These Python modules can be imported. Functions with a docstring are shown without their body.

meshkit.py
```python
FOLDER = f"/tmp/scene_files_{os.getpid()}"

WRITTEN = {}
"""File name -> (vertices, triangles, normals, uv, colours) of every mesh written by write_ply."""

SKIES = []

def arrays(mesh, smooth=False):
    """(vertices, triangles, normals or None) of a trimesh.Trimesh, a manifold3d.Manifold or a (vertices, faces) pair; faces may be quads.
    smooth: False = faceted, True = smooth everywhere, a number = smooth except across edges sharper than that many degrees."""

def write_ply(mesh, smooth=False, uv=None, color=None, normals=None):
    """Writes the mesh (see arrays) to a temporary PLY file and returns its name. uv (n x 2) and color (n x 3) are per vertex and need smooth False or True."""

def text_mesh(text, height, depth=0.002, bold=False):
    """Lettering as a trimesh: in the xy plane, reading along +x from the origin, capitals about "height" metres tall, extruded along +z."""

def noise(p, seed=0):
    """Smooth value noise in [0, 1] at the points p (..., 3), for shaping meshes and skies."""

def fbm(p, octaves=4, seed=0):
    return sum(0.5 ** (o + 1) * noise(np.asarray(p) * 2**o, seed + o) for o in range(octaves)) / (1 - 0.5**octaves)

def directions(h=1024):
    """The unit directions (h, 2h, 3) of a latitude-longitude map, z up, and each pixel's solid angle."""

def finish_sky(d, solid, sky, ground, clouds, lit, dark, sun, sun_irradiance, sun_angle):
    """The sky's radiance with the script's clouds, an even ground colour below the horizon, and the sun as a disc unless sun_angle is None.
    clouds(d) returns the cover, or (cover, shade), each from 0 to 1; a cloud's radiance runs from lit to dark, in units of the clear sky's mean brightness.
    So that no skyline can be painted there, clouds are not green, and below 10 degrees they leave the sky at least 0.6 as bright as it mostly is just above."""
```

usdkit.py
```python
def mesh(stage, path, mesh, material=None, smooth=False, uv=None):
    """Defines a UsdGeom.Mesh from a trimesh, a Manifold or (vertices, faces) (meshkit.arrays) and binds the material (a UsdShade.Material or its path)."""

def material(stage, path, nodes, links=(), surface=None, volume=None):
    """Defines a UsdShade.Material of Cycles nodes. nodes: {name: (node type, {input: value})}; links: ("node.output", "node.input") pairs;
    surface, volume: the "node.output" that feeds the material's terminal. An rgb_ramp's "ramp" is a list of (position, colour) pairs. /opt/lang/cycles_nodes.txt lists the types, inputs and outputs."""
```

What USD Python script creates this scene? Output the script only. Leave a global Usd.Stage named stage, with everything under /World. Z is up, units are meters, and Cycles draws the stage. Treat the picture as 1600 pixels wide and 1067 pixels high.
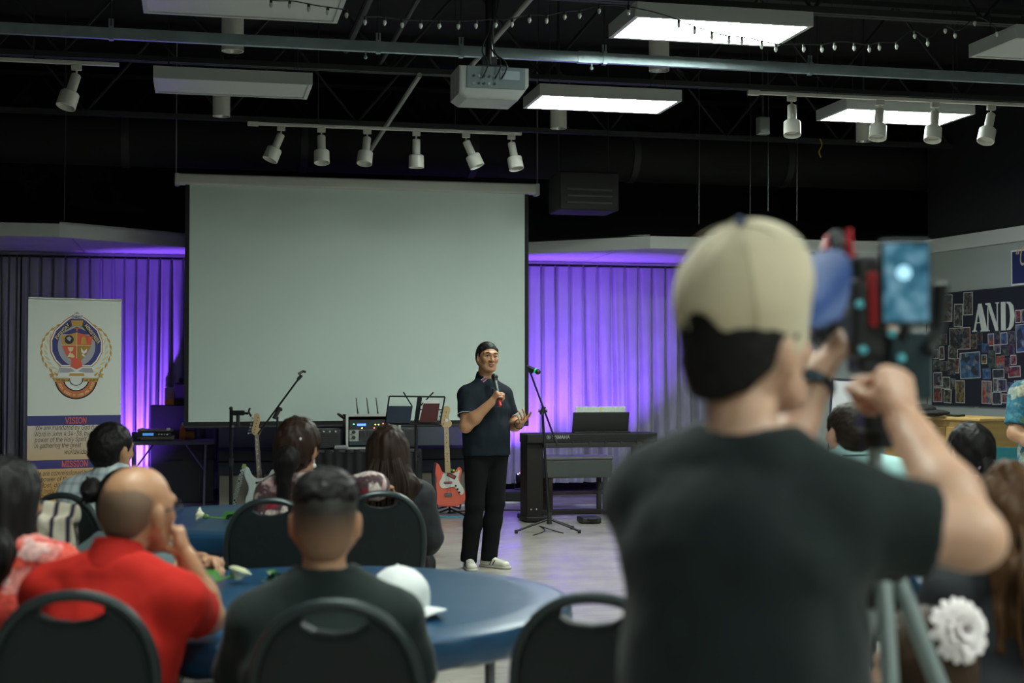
import math, random, re
import numpy as np
import trimesh, usdkit, meshkit
import manifold3d as m3
from shapely.geometry import Polygon, box as sbox, Point, LineString
from shapely.ops import unary_union
from shapely import affinity
from pxr import Usd, UsdGeom, UsdLux, UsdShade, Gf, Sdf

random.seed(7)
stage = Usd.Stage.CreateInMemory()
UsdGeom.SetStageUpAxis(stage, 'Z'); UsdGeom.SetStageMetersPerUnit(stage, 1.0)
UsdGeom.Xform.Define(stage, '/World')
UsdGeom.Scope.Define(stage, '/World/Looks')

# ------------------------------------------------------------------ camera
TH = math.radians(12.5)                 # the room is turned 12.5 degrees against the line of sight
F = 2222.0                              # 50 mm on a 36 mm wide frame of 1600 pixels
TILT = math.atan((590 - 533.5) / F)
CAM = np.array([0, 0, 1.46])
RT = np.array([math.cos(TH), -math.sin(TH), 0]); FH = np.array([math.sin(TH), math.cos(TH), 0])
FW = FH * math.cos(TILT) + np.array([0, 0, math.sin(TILT)])
UP = -FH * math.sin(TILT) + np.array([0, 0, math.cos(TILT)])
cam = UsdGeom.Camera.Define(stage, '/World/camera')
cm = Gf.Matrix4d(*RT, 0, *UP, 0, *(-FW), 0, *CAM, 1)
cam.AddTransformOp().Set(cm)
cam.CreateFocalLengthAttr(50.0); cam.CreateHorizontalApertureAttr(36.0); cam.CreateVerticalApertureAttr(24.0)
cam.CreateClippingRangeAttr(Gf.Vec2f(0.05, 200))
cam.CreateFStopAttr(2.3); cam.CreateFocusDistanceAttr(11.2)
cam.CreateExposureAttr(1.0)

# levels of the lamps (the lamps themselves are built with their housings)
TUBE = 25.0                              # radiance of a lit ceiling panel
TUBE_COL = (0.89, 1.0, 0.915)
PURPLE = (0.23, 0.075, 1.0)
PAR_POWER = 90.0
world = UsdLux.DomeLight.Define(stage, '/World/ambient_dome')
world.CreateIntensityAttr(0.0); world.CreateColorAttr(Gf.Vec3f(0.8, 0.9, 1.0))

# ------------------------------------------------------------------ helpers
def at(px, py, d):
    """the point that lies d metres along the lens axis, seen at a pixel of the photograph"""
    return CAM + d * (FW + RT * (px - 800) / F + UP * (533.5 - py) / F)
def W(px, d, z=0.0):
    """world point on the vertical through pixel column px, d metres ahead"""
    p = CAM + d * (FH + RT * (px - 800) / F); p[2] = z
    return p
def zat(py, d): return 1.46 + (590 - py) * d / F
def yplane(px, y):
    k = (px - 800) / F
    d = y / (math.cos(TH) - k * math.sin(TH))
    return d * (k * math.cos(TH) + math.sin(TH)), d
HEAD = -math.degrees(TH)                # turn that makes local +y point along the line of sight

used = {}
def numbered(parent, name):
    k = (parent, name); n = used.get(k, -1) + 1; used[k] = n
    return f'{parent}/{name}' + (f'_{n:03d}' if n else '')
def meta(prim, label=None, cat=None, group=None, kind=None):
    for k, v in (('label', label), ('category', cat), ('group', group), ('kind', kind)):
        if v: prim.SetCustomDataByKey(k, v)
def thing(name, label, cat, loc=(0, 0, 0), rz=0.0, group=None, kind=None):
    x = UsdGeom.Xform.Define(stage, numbered('/World', name))
    x.AddTranslateOp().Set(Gf.Vec3d(*map(float, loc)))
    if rz: x.AddRotateZOp().Set(float(rz))
    meta(x.GetPrim(), label, cat, group, kind)
    return str(x.GetPath())
def dup(src, loc, rz=0.0, label=None, cat=None, group=None):
    name = re.sub(r'_\d{3}$', '', src.rsplit('/', 1)[1])
    was = stage.GetPrimAtPath(src).GetCustomData()
    x = UsdGeom.Xform.Define(stage, numbered('/World', name))
    x.GetPrim().GetReferences().AddInternalReference(src)
    x.GetPrim().SetInstanceable(True)
    x.ClearXformOpOrder()
    for op in ('xformOp:translate', 'xformOp:rotateZ'):
        pass
    x.GetPrim().CreateAttribute('xformOp:translate', Sdf.ValueTypeNames.Double3).Set(Gf.Vec3d(*map(float, loc)))
    x.GetPrim().CreateAttribute('xformOp:rotateZ', Sdf.ValueTypeNames.Float).Set(float(rz))
    x.GetPrim().CreateAttribute('xformOpOrder', Sdf.ValueTypeNames.TokenArray, False, Sdf.VariabilityUniform).Set(['xformOp:translate', 'xformOp:rotateZ'])
    meta(x.GetPrim(), label or was.get('label'), cat or was.get('category'), group or was.get('group'))
    return str(x.GetPath())
def part(parent, name, mesh, mat, label=None, smooth=35, kind=None, col=None):
    p = numbered(parent, name)
    m = usdkit.mesh(stage, p, mesh, mat, smooth=smooth)
    if col is not None:
        UsdGeom.PrimvarsAPI(m).CreatePrimvar('tint', Sdf.ValueTypeNames.Color3fArray, 'vertex').Set([Gf.Vec3f(*map(float, c)) for c in col])
    meta(m.GetPrim(), label, None, None, kind)
    return p
def solo(name, mesh, mat, label, cat, group=None, kind=None, smooth=35):
    p = numbered('/World', name)
    m = usdkit.mesh(stage, p, mesh, mat, smooth=smooth)
    meta(m.GetPrim(), label, cat, group, kind)
    return p
def struct(name, mesh, mat, parent=None, smooth=35, label=None):
    p = f'{parent}/{name}' if parent and f'{parent}/{name}' not in used else numbered(parent or '/World', name)
    p = numbered(parent or '/World', name) if not parent else p
    m = usdkit.mesh(stage, p, mesh, mat, smooth=smooth)
    if not parent: meta(m.GetPrim(), label, None, None, 'structure')
    return p

# mesh pieces -------------------------------------------------------
T4 = trimesh.transformations
def cat(*ms):
    L = []
    for m in ms: L += list(m) if isinstance(m, (list, tuple)) else [m]
    return trimesh.util.concatenate(L)
def bx(c, s, rz=0, rot=None):
    m = trimesh.creation.box(s)
    if rz: m.apply_transform(T4.rotation_matrix(math.radians(rz), [0, 0, 1]))
    if rot is not None: m.apply_transform(rot)
    m.apply_translation(c); return m
def rbx(c, s, r=0.01, n=8, rz=0, rot=None):
    """rounded box"""
    r = min(r, min(s) / 2 - 1e-4)
    sp = m3.Manifold.sphere(r, n)
    h = [x / 2 - r for x in s]
    mm = m3.Manifold.batch_hull([sp.translate((a * h[0], b * h[1], c_ * h[2])) for a in (-1, 1) for b in (-1, 1) for c_ in (-1, 1)])
    k = mm.to_mesh(); m = trimesh.Trimesh(k.vert_properties[:, :3], k.tri_verts, process=False)
    if rz: m.apply_transform(T4.rotation_matrix(math.radians(rz), [0, 0, 1]))
    if rot is not None: m.apply_transform(rot)
    m.apply_translation(c); return m
def cyl(a, b, r, r2=None, n=14):
    a, b = np.asarray(a, float), np.asarray(b, float); r2 = r if r2 is None else r2
    L = np.linalg.norm(b - a); m = trimesh.creation.cylinder(1, 1, sections=n)
    v = np.array(m.vertices); t = v[:, 2] + .5
    v[:, :2] *= (r + (r2 - r) * t)[:, None]; v[:, 2] = t * L
    m = trimesh.Trimesh(v, m.faces, process=False)
    m.apply_transform(trimesh.geometry.align_vectors([0, 0, 1], (b - a) / L)); m.apply_translation(a)
    return m
def ball(c, r, sub=2):
    m = trimesh.creation.icosphere(sub, 1.0); m.apply_scale(r); m.apply_translation(c); return m
def tube(pts, r, n=8, closed=False):
    p = np.asarray(pts, float); N = len(p)
    r = np.broadcast_to(r, (N,)).astype(float)
    t = (np.roll(p, -1, 0) - np.roll(p, 1, 0)) if closed else np.gradient(p, axis=0)
    t /= np.linalg.norm(t, axis=1, keepdims=True) + 1e-12
    u = np.zeros_like(p); a = np.array([0, 0, 1.0]) if abs(t[0, 2]) < .9 else np.array([1.0, 0, 0])
    for i in range(N):
        a = a - t[i] * (a @ t[i]); a /= np.linalg.norm(a) + 1e-12; u[i] = a
    w = np.cross(t, u); ang = np.arange(n) * 2 * np.pi / n
    v = p[:, None] + r[:, None, None] * (np.cos(ang)[None, :, None] * u[:, None] + np.sin(ang)[None, :, None] * w[:, None])
    v = v.reshape(-1, 3); f = []
    for i in range(N if closed else N - 1):
        i2 = (i + 1) % N
        for j in range(n):
            j2 = (j + 1) % n
            f += [[i * n + j, i2 * n + j2, i2 * n + j], [i * n + j, i * n + j2, i2 * n + j2]]
    if not closed:
        v = np.vstack([v, p[0], p[-1]]); c0, c1 = N * n, N * n + 1
        for j in range(n):
            j2 = (j + 1) % n
            f += [[c0, j2, j], [c1, (N - 1) * n + j, (N - 1) * n + j2]]
    return trimesh.Trimesh(v, np.array(f)[:, ::-1], process=False)
def spline(pts, n=8, closed=False):
    from scipy.interpolate import CubicSpline
    p = np.asarray(pts, float)
    if closed: p = np.vstack([p, p[:1]])
    s = np.r_[0, np.cumsum(np.linalg.norm(np.diff(p, axis=0), axis=1))]
    c = CubicSpline(s, p, bc_type='periodic' if closed else 'natural')
    q = c(np.linspace(0, s[-1], n * (len(p) - 1) + 1))
    return q[:-1] if closed else q
def lathe(prof, n=24, c=(0, 0, 0)):
    m = trimesh.creation.revolve(np.asarray(prof, float), sections=n); m.apply_translation(c); return m
def ext(poly, h, z=0.0):
    """shapely polygon(s) in xy, extruded along z"""
    gs = getattr(poly, 'geoms', [poly])
    ms = [trimesh.creation.extrude_polygon(g, h, engine='earcut') for g in gs if g.geom_type == 'Polygon' and g.area > 1e-9]
    m = cat(ms); m.apply_translation([0, 0, z]); return m
def puff(poly, t, b=0.008, steps=3):
    """extruded shape with rounded rims, centred on z=0"""
    ms = []
    for i in range(steps + 1):
        a = i / steps * math.pi / 2
        q = poly.buffer(-b * (1 - math.cos(a)) - 1e-5) if i else poly
        h = t - 2 * b + 2 * b * math.sin(a)
        if q.is_empty: break
        ms.append(ext(q, h, -h / 2))
    mm = None
    for m in ms:
        k = m3.Manifold(m3.Mesh(np.asarray(m.vertices, np.float32), np.asarray(m.faces, np.uint32)))
        mm = k if mm is None else mm + k
    k = mm.to_mesh(); return trimesh.Trimesh(k.vert_properties[:, :3], k.tri_verts, process=False)
def xf(m, R=None, t=None):
    m = m.copy()
    if R is not None:
        M_ = np.eye(4); M_[:3, :3] = R; m.apply_transform(M_)
    if t is not None: m.apply_translation(t)
    return m
def stand(m):
    """xy drawing -> xz wall drawing facing -y"""
    return xf(m, np.array([[1, 0, 0], [0, 0, -1], [0, 1, 0]], float))
def Rz(deg):
    a = math.radians(deg); return np.array([[math.cos(a), -math.sin(a), 0], [math.sin(a), math.cos(a), 0], [0, 0, 1]])
def Rx(deg):
    a = math.radians(deg); return np.array([[1, 0, 0], [0, math.cos(a), -math.sin(a)], [0, math.sin(a), math.cos(a)]])
def Ry(deg):
    a = math.radians(deg); return np.array([[math.cos(a), 0, math.sin(a)], [0, 1, 0], [-math.sin(a), 0, math.cos(a)]])

# materials ---------------------------------------------------------
MATS = {}
def M(name, col=(.5, .5, .5), rough=.5, metal=0.0, spec=.5, mott=None, bump=None, sheen=0, coat=0, emit=None, attr=False):
    """plain procedural material; mott=(scale, second colour[, stretch]) mottles it, bump=(scale, height[, stretch]) gives relief"""
    if name in MATS: return MATS[name]
    nodes = {'p': ('principled_bsdf', {'base_color': col, 'roughness': rough, 'metallic': metal, 'specular_ior_level': spec, 'sheen_weight': sheen, 'coat_weight': coat})}
    links = []
    if mott or bump: nodes['tc'] = ('texture_coordinate', {})
    if mott:
        st = mott[2] if len(mott) > 2 else (1, 1, 1)
        nodes['mp'] = ('mapping', {'scale': st}); nodes['n'] = ('noise_texture', {'scale': mott[0], 'detail': 4.0})
        nodes['r'] = ('rgb_ramp', {'ramp': [(.35, col), (.65, mott[1])]})
        links += [('tc.object', 'mp.vector'), ('mp.vector', 'n.vector'), ('n.fac', 'r.fac'), ('r.color', 'p.base_color')]
    if attr:
        nodes['a'] = ('attribute', {'attribute': 'tint'}); links.append(('a.color', 'p.base_color'))
    if bump:
        st = bump[2] if len(bump) > 2 else (1, 1, 1)
        nodes['mb'] = ('mapping', {'scale': st}); nodes['nb'] = ('noise_texture', {'scale': bump[0], 'detail': 3.0})
        nodes['b'] = ('bump', {'strength': 0.6, 'distance': bump[1]})
        links += [('tc.object', 'mb.vector'), ('mb.vector', 'nb.vector'), ('nb.fac', 'b.height'), ('b.normal', 'p.normal')]
    if emit:
        nodes['p'][1]['emission_color'] = emit[0]; nodes['p'][1]['emission_strength'] = emit[1]
    MATS[name] = usdkit.material(stage, '/World/Looks/' + name, nodes, links, 'p.BSDF')
    return MATS[name]
# ------------------------------------------------------------------ materials of the room
black_paint = M('black_paint', (.012, .014, .014), .75)
deck_paint = M('deck_paint', (.009, .0105, .010), .85, bump=(3, .01))
joist_paint = M('joist_paint', (.024, .028, .027), .6)
white_paint = M('white_paint', (.62, .64, .62), .6, mott=(.8, (.57, .6, .57)))
wall_paint = M('wall_paint', (.37, .41, .39), .65, mott=(.6, (.34, .38, .36)))
white_metal = M('white_metal', (.72, .72, .66), .35)
galv = M('galvanised', (.45, .55, .58), .38, .7, mott=(9, (.36, .46, .5)))
grey_pipe = M('grey_pipe', (.30, .31, .30), .5)
black_metal = M('black_metal', (.012, .014, .015), .38, .3)
black_plastic = M('black_plastic', (.014, .016, .017), .45)
rubber = M('rubber', (.01, .01, .01), .8)
chrome = M('chrome', (.75, .75, .75), .2, 1.0)
lamp_on = usdkit.material(stage, '/World/Looks/lamp_on', {'e': ('emission', {'color': TUBE_COL, 'strength': TUBE})}, [], 'e.emission')
lamp_off = M('lamp_off', (.56, .58, .57), .4)

floor_mat = usdkit.material(stage, '/World/Looks/vinyl_floor', {
    'tc': ('texture_coordinate', {}), 'mp': ('mapping', {'scale': (1.2, 9.0, 1.0), 'rotation': (0, 0, 0)}),
    'n': ('noise_texture', {'scale': 1.6, 'detail': 5.0, 'roughness': .6}),
    'r': ('rgb_ramp', {'ramp': [(.3, (.31, .285, .245)), (.5, (.37, .342, .297)), (.72, (.41, .382, .335))]}),
    'bk': ('brick_texture', {'scale': 1.0, 'brick_width': 1.2, 'row_height': .18, 'mortar_size': .0018, 'color1': (1, 1, 1), 'color2': (.90, .90, .90), 'mortar': (.72, .72, .72)}),
    'mx': ('mix', {'mix_type': 'multiply', 'fac': 1.0}),
    'n2': ('noise_texture', {'scale': 2.2, 'detail': 3.0}), 'mr': ('map_range', {'from_min': .3, 'from_max': .7, 'to_min': .2, 'to_max': .34}),
    'p': ('principled_bsdf', {'specular_ior_level': .5})},
    [('tc.object', 'mp.vector'), ('mp.vector', 'n.vector'), ('n.fac', 'r.fac'), ('tc.object', 'bk.vector'), ('r.color', 'mx.color1'), ('bk.color', 'mx.color2'),
     ('mx.color', 'p.base_color'), ('tc.object', 'n2.vector'), ('n2.fac', 'mr.value'), ('mr.result', 'p.roughness')], 'p.BSDF')

# ------------------------------------------------------------------ the room shell
XL, YB, YN, DECK = -7.5, 18.0, -6.0, 5.1
RW0 = np.array([8.47, 15.42]); RWD = np.array([.113, -1.0])      # right wall: corner and run towards the viewer
def rwx(y): return RW0[0] + RWD[0] * (RW0[1] - y)
XR = rwx(YN) + .2
struct('floor', bx(((XL + XR) / 2, (YB + YN) / 2, -.05), (XR - XL, YB - YN, .1)), floor_mat)
struct('ceiling', bx(((XL + XR) / 2, (YB + YN) / 2, DECK + .05), (XR - XL, YB - YN, .1)), deck_paint)
struct('wall_back', bx(((XL + XR) / 2, YB + .05, DECK / 2), (XR - XL, .1, DECK)), black_paint)
struct('wall_left', bx((XL - .05, (YB + YN) / 2, DECK / 2), (.1, YB - YN, DECK)), wall_paint)
struct('wall_near', bx(((XL + XR) / 2, YN - .05, DECK / 2), (XR - XL, .1, DECK)), wall_paint)
def rwall(z0, z1, t0, t1, y0=YN, y1=RW0[1]):
    """slab along the right wall between heights, t = distance out of the wall plane into the room"""
    n = np.array([-1.0, -.113]); n /= np.linalg.norm(n)
    P = lambda y, t: np.array([rwx(y), y]) + n * t
    q = Polygon([P(y0, t0), P(y1, t0), P(y1, t1), P(y0, t1)])
    return ext(q, z1 - z0, z0)
wr = struct('wall_right', rwall(0, 2.93, -.12, 0), wall_paint)
struct('upper_wall', rwall(3.09, DECK, -.12, -.02), black_paint, wr)
struct('trim_1', rwall(2.93, 3.09, -.06, .035), white_paint)
struct('baseboard_right', rwall(0, .1, 0, .012), M('baseboard_paint', (.05, .055, .06), .6))
# flush wall right of the stage, below the soffit
struct('wall_stage_right', bx(((7.05 + 8.47) / 2, 15.5, 1.465), (8.47 - 7.05, .12, 2.93)), wall_paint)

# soffit round the stage: fascia with 45 degree corners, its underside a grid of lay-in tiles
out = [(-7.4, 15.5), (-1.41, 15.5), (-.12, 16.42), (.1, 16.55), (3.7, 16.55), (5.03, 15.42), (8.6, 15.42), (8.6, 17.95), (-7.4, 17.95)]
P_sof = Polygon(out)
inner = P_sof.buffer(-.05, join_style=2)
so = struct('ceiling_soffit', ext(P_sof.difference(inner), .16, 2.93), white_paint, label='white fascia with angled corners above the stage curtains')
part(so, 'top_board', ext(P_sof, .02, 3.07), black_paint)
tile_mat = M('ceiling_tile', (.58, .58, .6), .8, bump=(60, .002), mott=(25, (.54, .54, .56)))
x = -7.4
while x < 8.6:
    for y in (15.48, 16.09, 16.7, 17.31):
        q = sbox(x + .006, y + .006, min(x + 1.214, 8.6), y + .604).intersection(inner)
        if not q.is_empty and q.area > .02: part(so, 'ceiling_tile', ext(q, .012, 2.938), tile_mat)
    x += 1.22

# ------------------------------------------------------------------ curtains
curtain_mat = usdkit.material(stage, '/World/Looks/curtain_cloth', {
    'tc': ('texture_coordinate', {}), 'n': ('noise_texture', {'scale': 4.0, 'detail': 4.0}), 'r': ('rgb_ramp', {'ramp': [(.3, (.40, .40, .43)), (.7, (.46, .46, .49))]}),
    'd': ('principled_bsdf', {'roughness': .85, 'sheen_weight': .15}), 't': ('translucent_bsdf', {'color': (.4, .4, .44)}), 'm': ('mix_closure', {'fac': .12})},
    [('tc.object', 'n.vector'), ('n.fac', 'r.fac'), ('r.color', 'd.base_color'), ('d.BSDF', 'm.closure1'), ('t.BSDF', 'm.closure2')], 'm.closure')
def curtain(x0, x1, y, label, seed, pleat=.135, z0=.13, z1=2.868):
    rng = np.random.default_rng(seed)
    n = int((x1 - x0) / pleat); per = 14; nx, nz = n * per + 1, 26
    u = np.linspace(0, n, nx); zs = np.linspace(0, 1, nz)
    ph = np.interp(u, np.arange(n + 1), rng.normal(0, .10, n + 1))
    wob = np.interp(u, np.arange(n + 1), rng.normal(0, 1, n + 1)); am = np.interp(u, np.arange(n + 1), rng.uniform(.7, 1.25, n + 1))
    v = []
    for t in zs:
        s = (u + ph * (1 - t) * 1.2) % 1
        pinch = np.exp(-((s - .5) / (.08 + .09 * (1 - t))) ** 2) * (.105 - .03 * t)         # sharp fold that opens downwards
        soft = .034 * (1 - t) * np.sin(2 * np.pi * (u + .3 * wob)) + .03 * (1 - t) * np.sin(.9 * u + wob)
        yy = y + pinch * am - soft - .03
        v.append(np.stack([x0 + (x1 - x0) * u / n + .02 * (1 - t) * wob, yy, np.full(nx, z0 + (z1 - z0) * t) ], 1))
    v = np.array(v).reshape(-1, 3); i, j = np.meshgrid(np.arange(nz - 1), np.arange(nx - 1), indexing='ij')
    a = (i * nx + j).ravel(); f = np.stack([a, a + 1, a + nx + 1, a + nx], 1)
    k = thing('stage_curtain', label, 'curtain')
    part(k, 'cloth', (v, f), curtain_mat, smooth=True)
    part(k, 'heading_tape', bx(((x0 + x1) / 2, y + .035, z1 + .0), (x1 - x0, .03, .03)), M('tape', (.25, .25, .27), .8))
    for q in range(n):
        part(k, 'hook', bx((x0 + (q + .5) * (x1 - x0) / n, y + .03, z1 + .024), (.008, .012, .02)), chrome)
    return k
curtain(-4.6, -2.02, 17.5, 'bunched grey curtain at the far left edge, out of the purple light', 3, pleat=.085)
curtain(-2.0, 1.55, 17.5, 'tall pleated curtain lit violet between roll-up banner and projection screen', 4)
curtain(1.6, 8.4, 17.5, 'tall pleated curtain lit violet behind the digital piano', 5, pleat=.18)
tr = thing('curtain_track', 'double curtain track under the soffit over the stage curtains', 'curtain track')
for y in (17.42, 17.57): part(tr, 'rail', bx((1.9, y, 2.912), (13.1, .025, .024)), grey_pipe)

# ------------------------------------------------------------------ roof steel
def joist(y, label, x0=-7.3, x1=9.2, zb=4.12, zt=4.98):
    t = thing('roof_joist', label, 'roof joist')
    for dy in (-.028, .028):
        part(t, 'bottom_chord', bx(((x0 + x1) / 2, y + dy, zb + .022), (x1 - x0, .045, .045)), joist_paint)
    part(t, 'top_chord', bx(((x0 + x1) / 2, y, zt), (x1 - x0, .1, .05)), joist_paint)
    n = 24; st = (x1 - x0) / n
    for i in range(n):
        a, b = x0 + i * st, x0 + (i + 1) * st
        za, zb_ = (zb + .03, zt) if i % 2 else (zt, zb + .03)
        part(t, 'web_bar', cyl((a, y, za), (b, y, zb_), .014, n=6), joist_paint)
    return t
for y, l in ((9.62, 'black roof joist above the nearest row of ceiling lights'), (12.3, 'black roof joist behind the projector and second row of lights'),
             (14.95, 'black roof joist over the six-lamp track'), (17.2, 'black roof joist farthest back above the screen'), (7.0, 'black roof joist nearest the viewer, mostly above the frame')):
    joist(y, l)
def run_y(x, z, y0, y1, r, mat, name, label):
    return solo(name, cyl((x, y0, z), (x, y1, z), r, n=10), mat, label, 'pipe')
run_y(2.24, 4.08, 6, 12.3, .021, grey_pipe, 'ceiling_pipe', 'pale grey pipe slanting away right of the projector pole')
run_y(1.55, 4.2, 6, 12.3, .02, joist_paint, 'ceiling_pipe', 'dark pipe slanting away left of the projector pole')
run_y(1.25, 4.3, 6, 12.3, .03, joist_paint, 'ceiling_pipe', 'thicker dark pipe, left of the two pipes by the projector pole')
for xx, l in ((-.6, 'round dark duct over the left half of the stage'), ):
    t = thing('air_duct', 'big round black air duct running across above the stage', 'duct')
    part(t, 'duct', cyl((-7, 15.9, 4.05), (9, 15.9, 4.05), .3, n=28), deck_paint)
    for q in range(9): part(t, 'duct_collar', cyl((-6.5 + q * 1.9, 15.9, 4.05), (-6.42 + q * 1.9, 15.9, 4.05), .315, n=28), joist_paint)
t = thing('air_handler', 'black box unit hanging from the ceiling right of the screen top', 'ceiling unit', W(912, 15.4, 0))
z0, z1 = zat(332, 15.4), zat(272, 15.4)
part(t, 'cabinet', rbx((0, 0, (z0 + z1) / 2), (.66, .5, z1 - z0), .02), M('unit_paint', (.006, .0065, .0065), .7))
for s in (-.28, .28): part(t, 'hanger_rod', cyl((s, 0, z1), (s, 0, DECK), .006, n=6), joist_paint)
for q in range(3): part(t, 'louvre', bx((0, -.255, z0 + .08 + q * .07), (.5, .02, .02)), joist_paint)
solo('diagonal_brace', cyl(at(656, 117, 12.4), at(578, 236, 14.6), .022, n=8), grey_pipe, 'pale diagonal brace pipe between projector and six-lamp track', 'pipe')
p_ = at(1192, 197, 13.2)
t = thing('junction_box', 'grey electrical box among the dark steel left of the right track lights', 'junction box', p_); part(t, 'box', rbx((0, 0, 0), (.11, .08, .16), .006), M('box_grey', (.16, .17, .17), .5)); part(t, 'cover', bx((0, -.043, 0), (.085, .008, .13)), M('box_cover', (.22, .23, .23), .5)); part(t, 'conduit', cyl((0, 0, .08), (0, 0, DECK - p_[2]), .012, n=8), joist_paint)
solo('yellow_strap', tube(spline([at(1281, 217, 16.07), at(1284, 228, 16.07), at(1280, 236, 16.07), at(1283, 246, 16.07)], 5), .008, 6), M('strap_yellow', (.45, .40, .03), .6), 'short yellow strap hanging from the dark steel at right', 'strap')
for px, py, d_, lab in ((1200, 330, 14.2, 'pale hanging wire left of the others above the cameraman'), (1245, 345, 14.6, 'thin hanging wire above the cap, right of the pale one'), (1092, 350, 14.6, 'thin hanging wire left of the cameraman'), (1172, 335, 15.0, 'thin hanging wire just left of the pale one'), (100, 345, 14.0, 'thin hanging wire above the left fascia corner')):
    a = at(px, py, d_); b = a.copy(); b[2] = DECK
    solo('hanging_wire', tube([a, (a + b) / 2 + [.01, 0, 0], b], .005, 5), M('wire_grey', (.05, .055, .052), .5), lab, 'wire')
# strut channel with clamps, across the room
st = thing('strut_channel', 'long galvanised strut channel crossing under the ceiling', 'strut channel', (0, 9.75, 0))
ZS = 3.745
prof = Polygon([(-.021, -.036), (.021, -.036), (.021, .036), (.012, .036), (.012, .03), (.016, .03), (.016, -.031), (-.016, -.031), (-.016, .03), (-.012, .03), (-.012, .036), (-.021, .036)])
def chan(x0, x1): return xf(ext(prof, x1 - x0), np.array([[0, 0, 1], [1, 0, 0], [0, 1, 0]], float), (x0, 0, ZS))
part(st, 'channel', chan(-4.5, 2.72), galv); part(st, 'channel', chan(2.72, 9.2), galv)
for px in (170, 590, 720, 945, 1268):
    xx, d = yplane(px, 9.75)
    part(st, 'clamp', cat(bx((xx, -.002, ZS), (.03, .05, .09)), bx((xx, 0, ZS + .07), (.035, .006, .06))), galv)
    part(st, 'hanger_rod', cyl((xx, 0, ZS + .05), (xx, 0, DECK), .005, n=6), joist_paint)
part(st, 'coupling', bx((2.72, 0, ZS), (.16, .05, .082)), galv)
for px in (925, 570):
    xx, d = yplane(px, 9.75); part(st, 'eye_bolt', cat(cyl((xx, 0, ZS - .07), (xx, 0, ZS - .03), .006), ball((xx, 0, ZS - .075), .014, 1)), galv)

# ------------------------------------------------------------------ ceiling lights
LW, LD, LZ = 1.22, .61, 3.765
fix_mat = M('fixture_enamel', (.50, .53, .52), .45)
def troffer(x, y, on, label, group=None):
    t = thing('ceiling_light', label, 'ceiling light', (x + LW / 2, y + LD / 2, LZ), 0, group)
    h = .095
    for s in (-1, 1):
        part(t, 'side_panel', bx((0, s * (LD / 2 - .006), h / 2), (LW, .012, h)), fix_mat)
        part(t, 'end_panel', bx((s * (LW / 2 - .006), 0, h / 2), (.012, LD - .024, h)), fix_mat)
    part(t, 'top_panel', bx((0, 0, h - .004), (LW - .024, LD - .024, .008)), fix_mat)
    part(t, 'diffuser', bx((0, 0, .012), (LW - .05, LD - .05, .006)), lamp_on if on else lamp_off, label='lit white diffuser' if on else None)
    fr = sbox(-LW / 2 + .012, -LD / 2 + .012, LW / 2 - .012, LD / 2 - .012).difference(sbox(-LW / 2 + .03, -LD / 2 + .03, LW / 2 - .03, LD / 2 - .03))
    part(t, 'diffuser_frame', ext(fr, .014, 0), fix_mat)
    for sx in (-.5, .5):
        for sy in (-.2, .2): part(t, 'hanger_wire', cyl((sx, sy, h), (sx, sy, DECK - LZ), .003, n=5), joist_paint)
cols, rows = (-.34, 2.72, 5.42), (8.63, 11.22, 6.03, 3.44, .85, -1.74)
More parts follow.
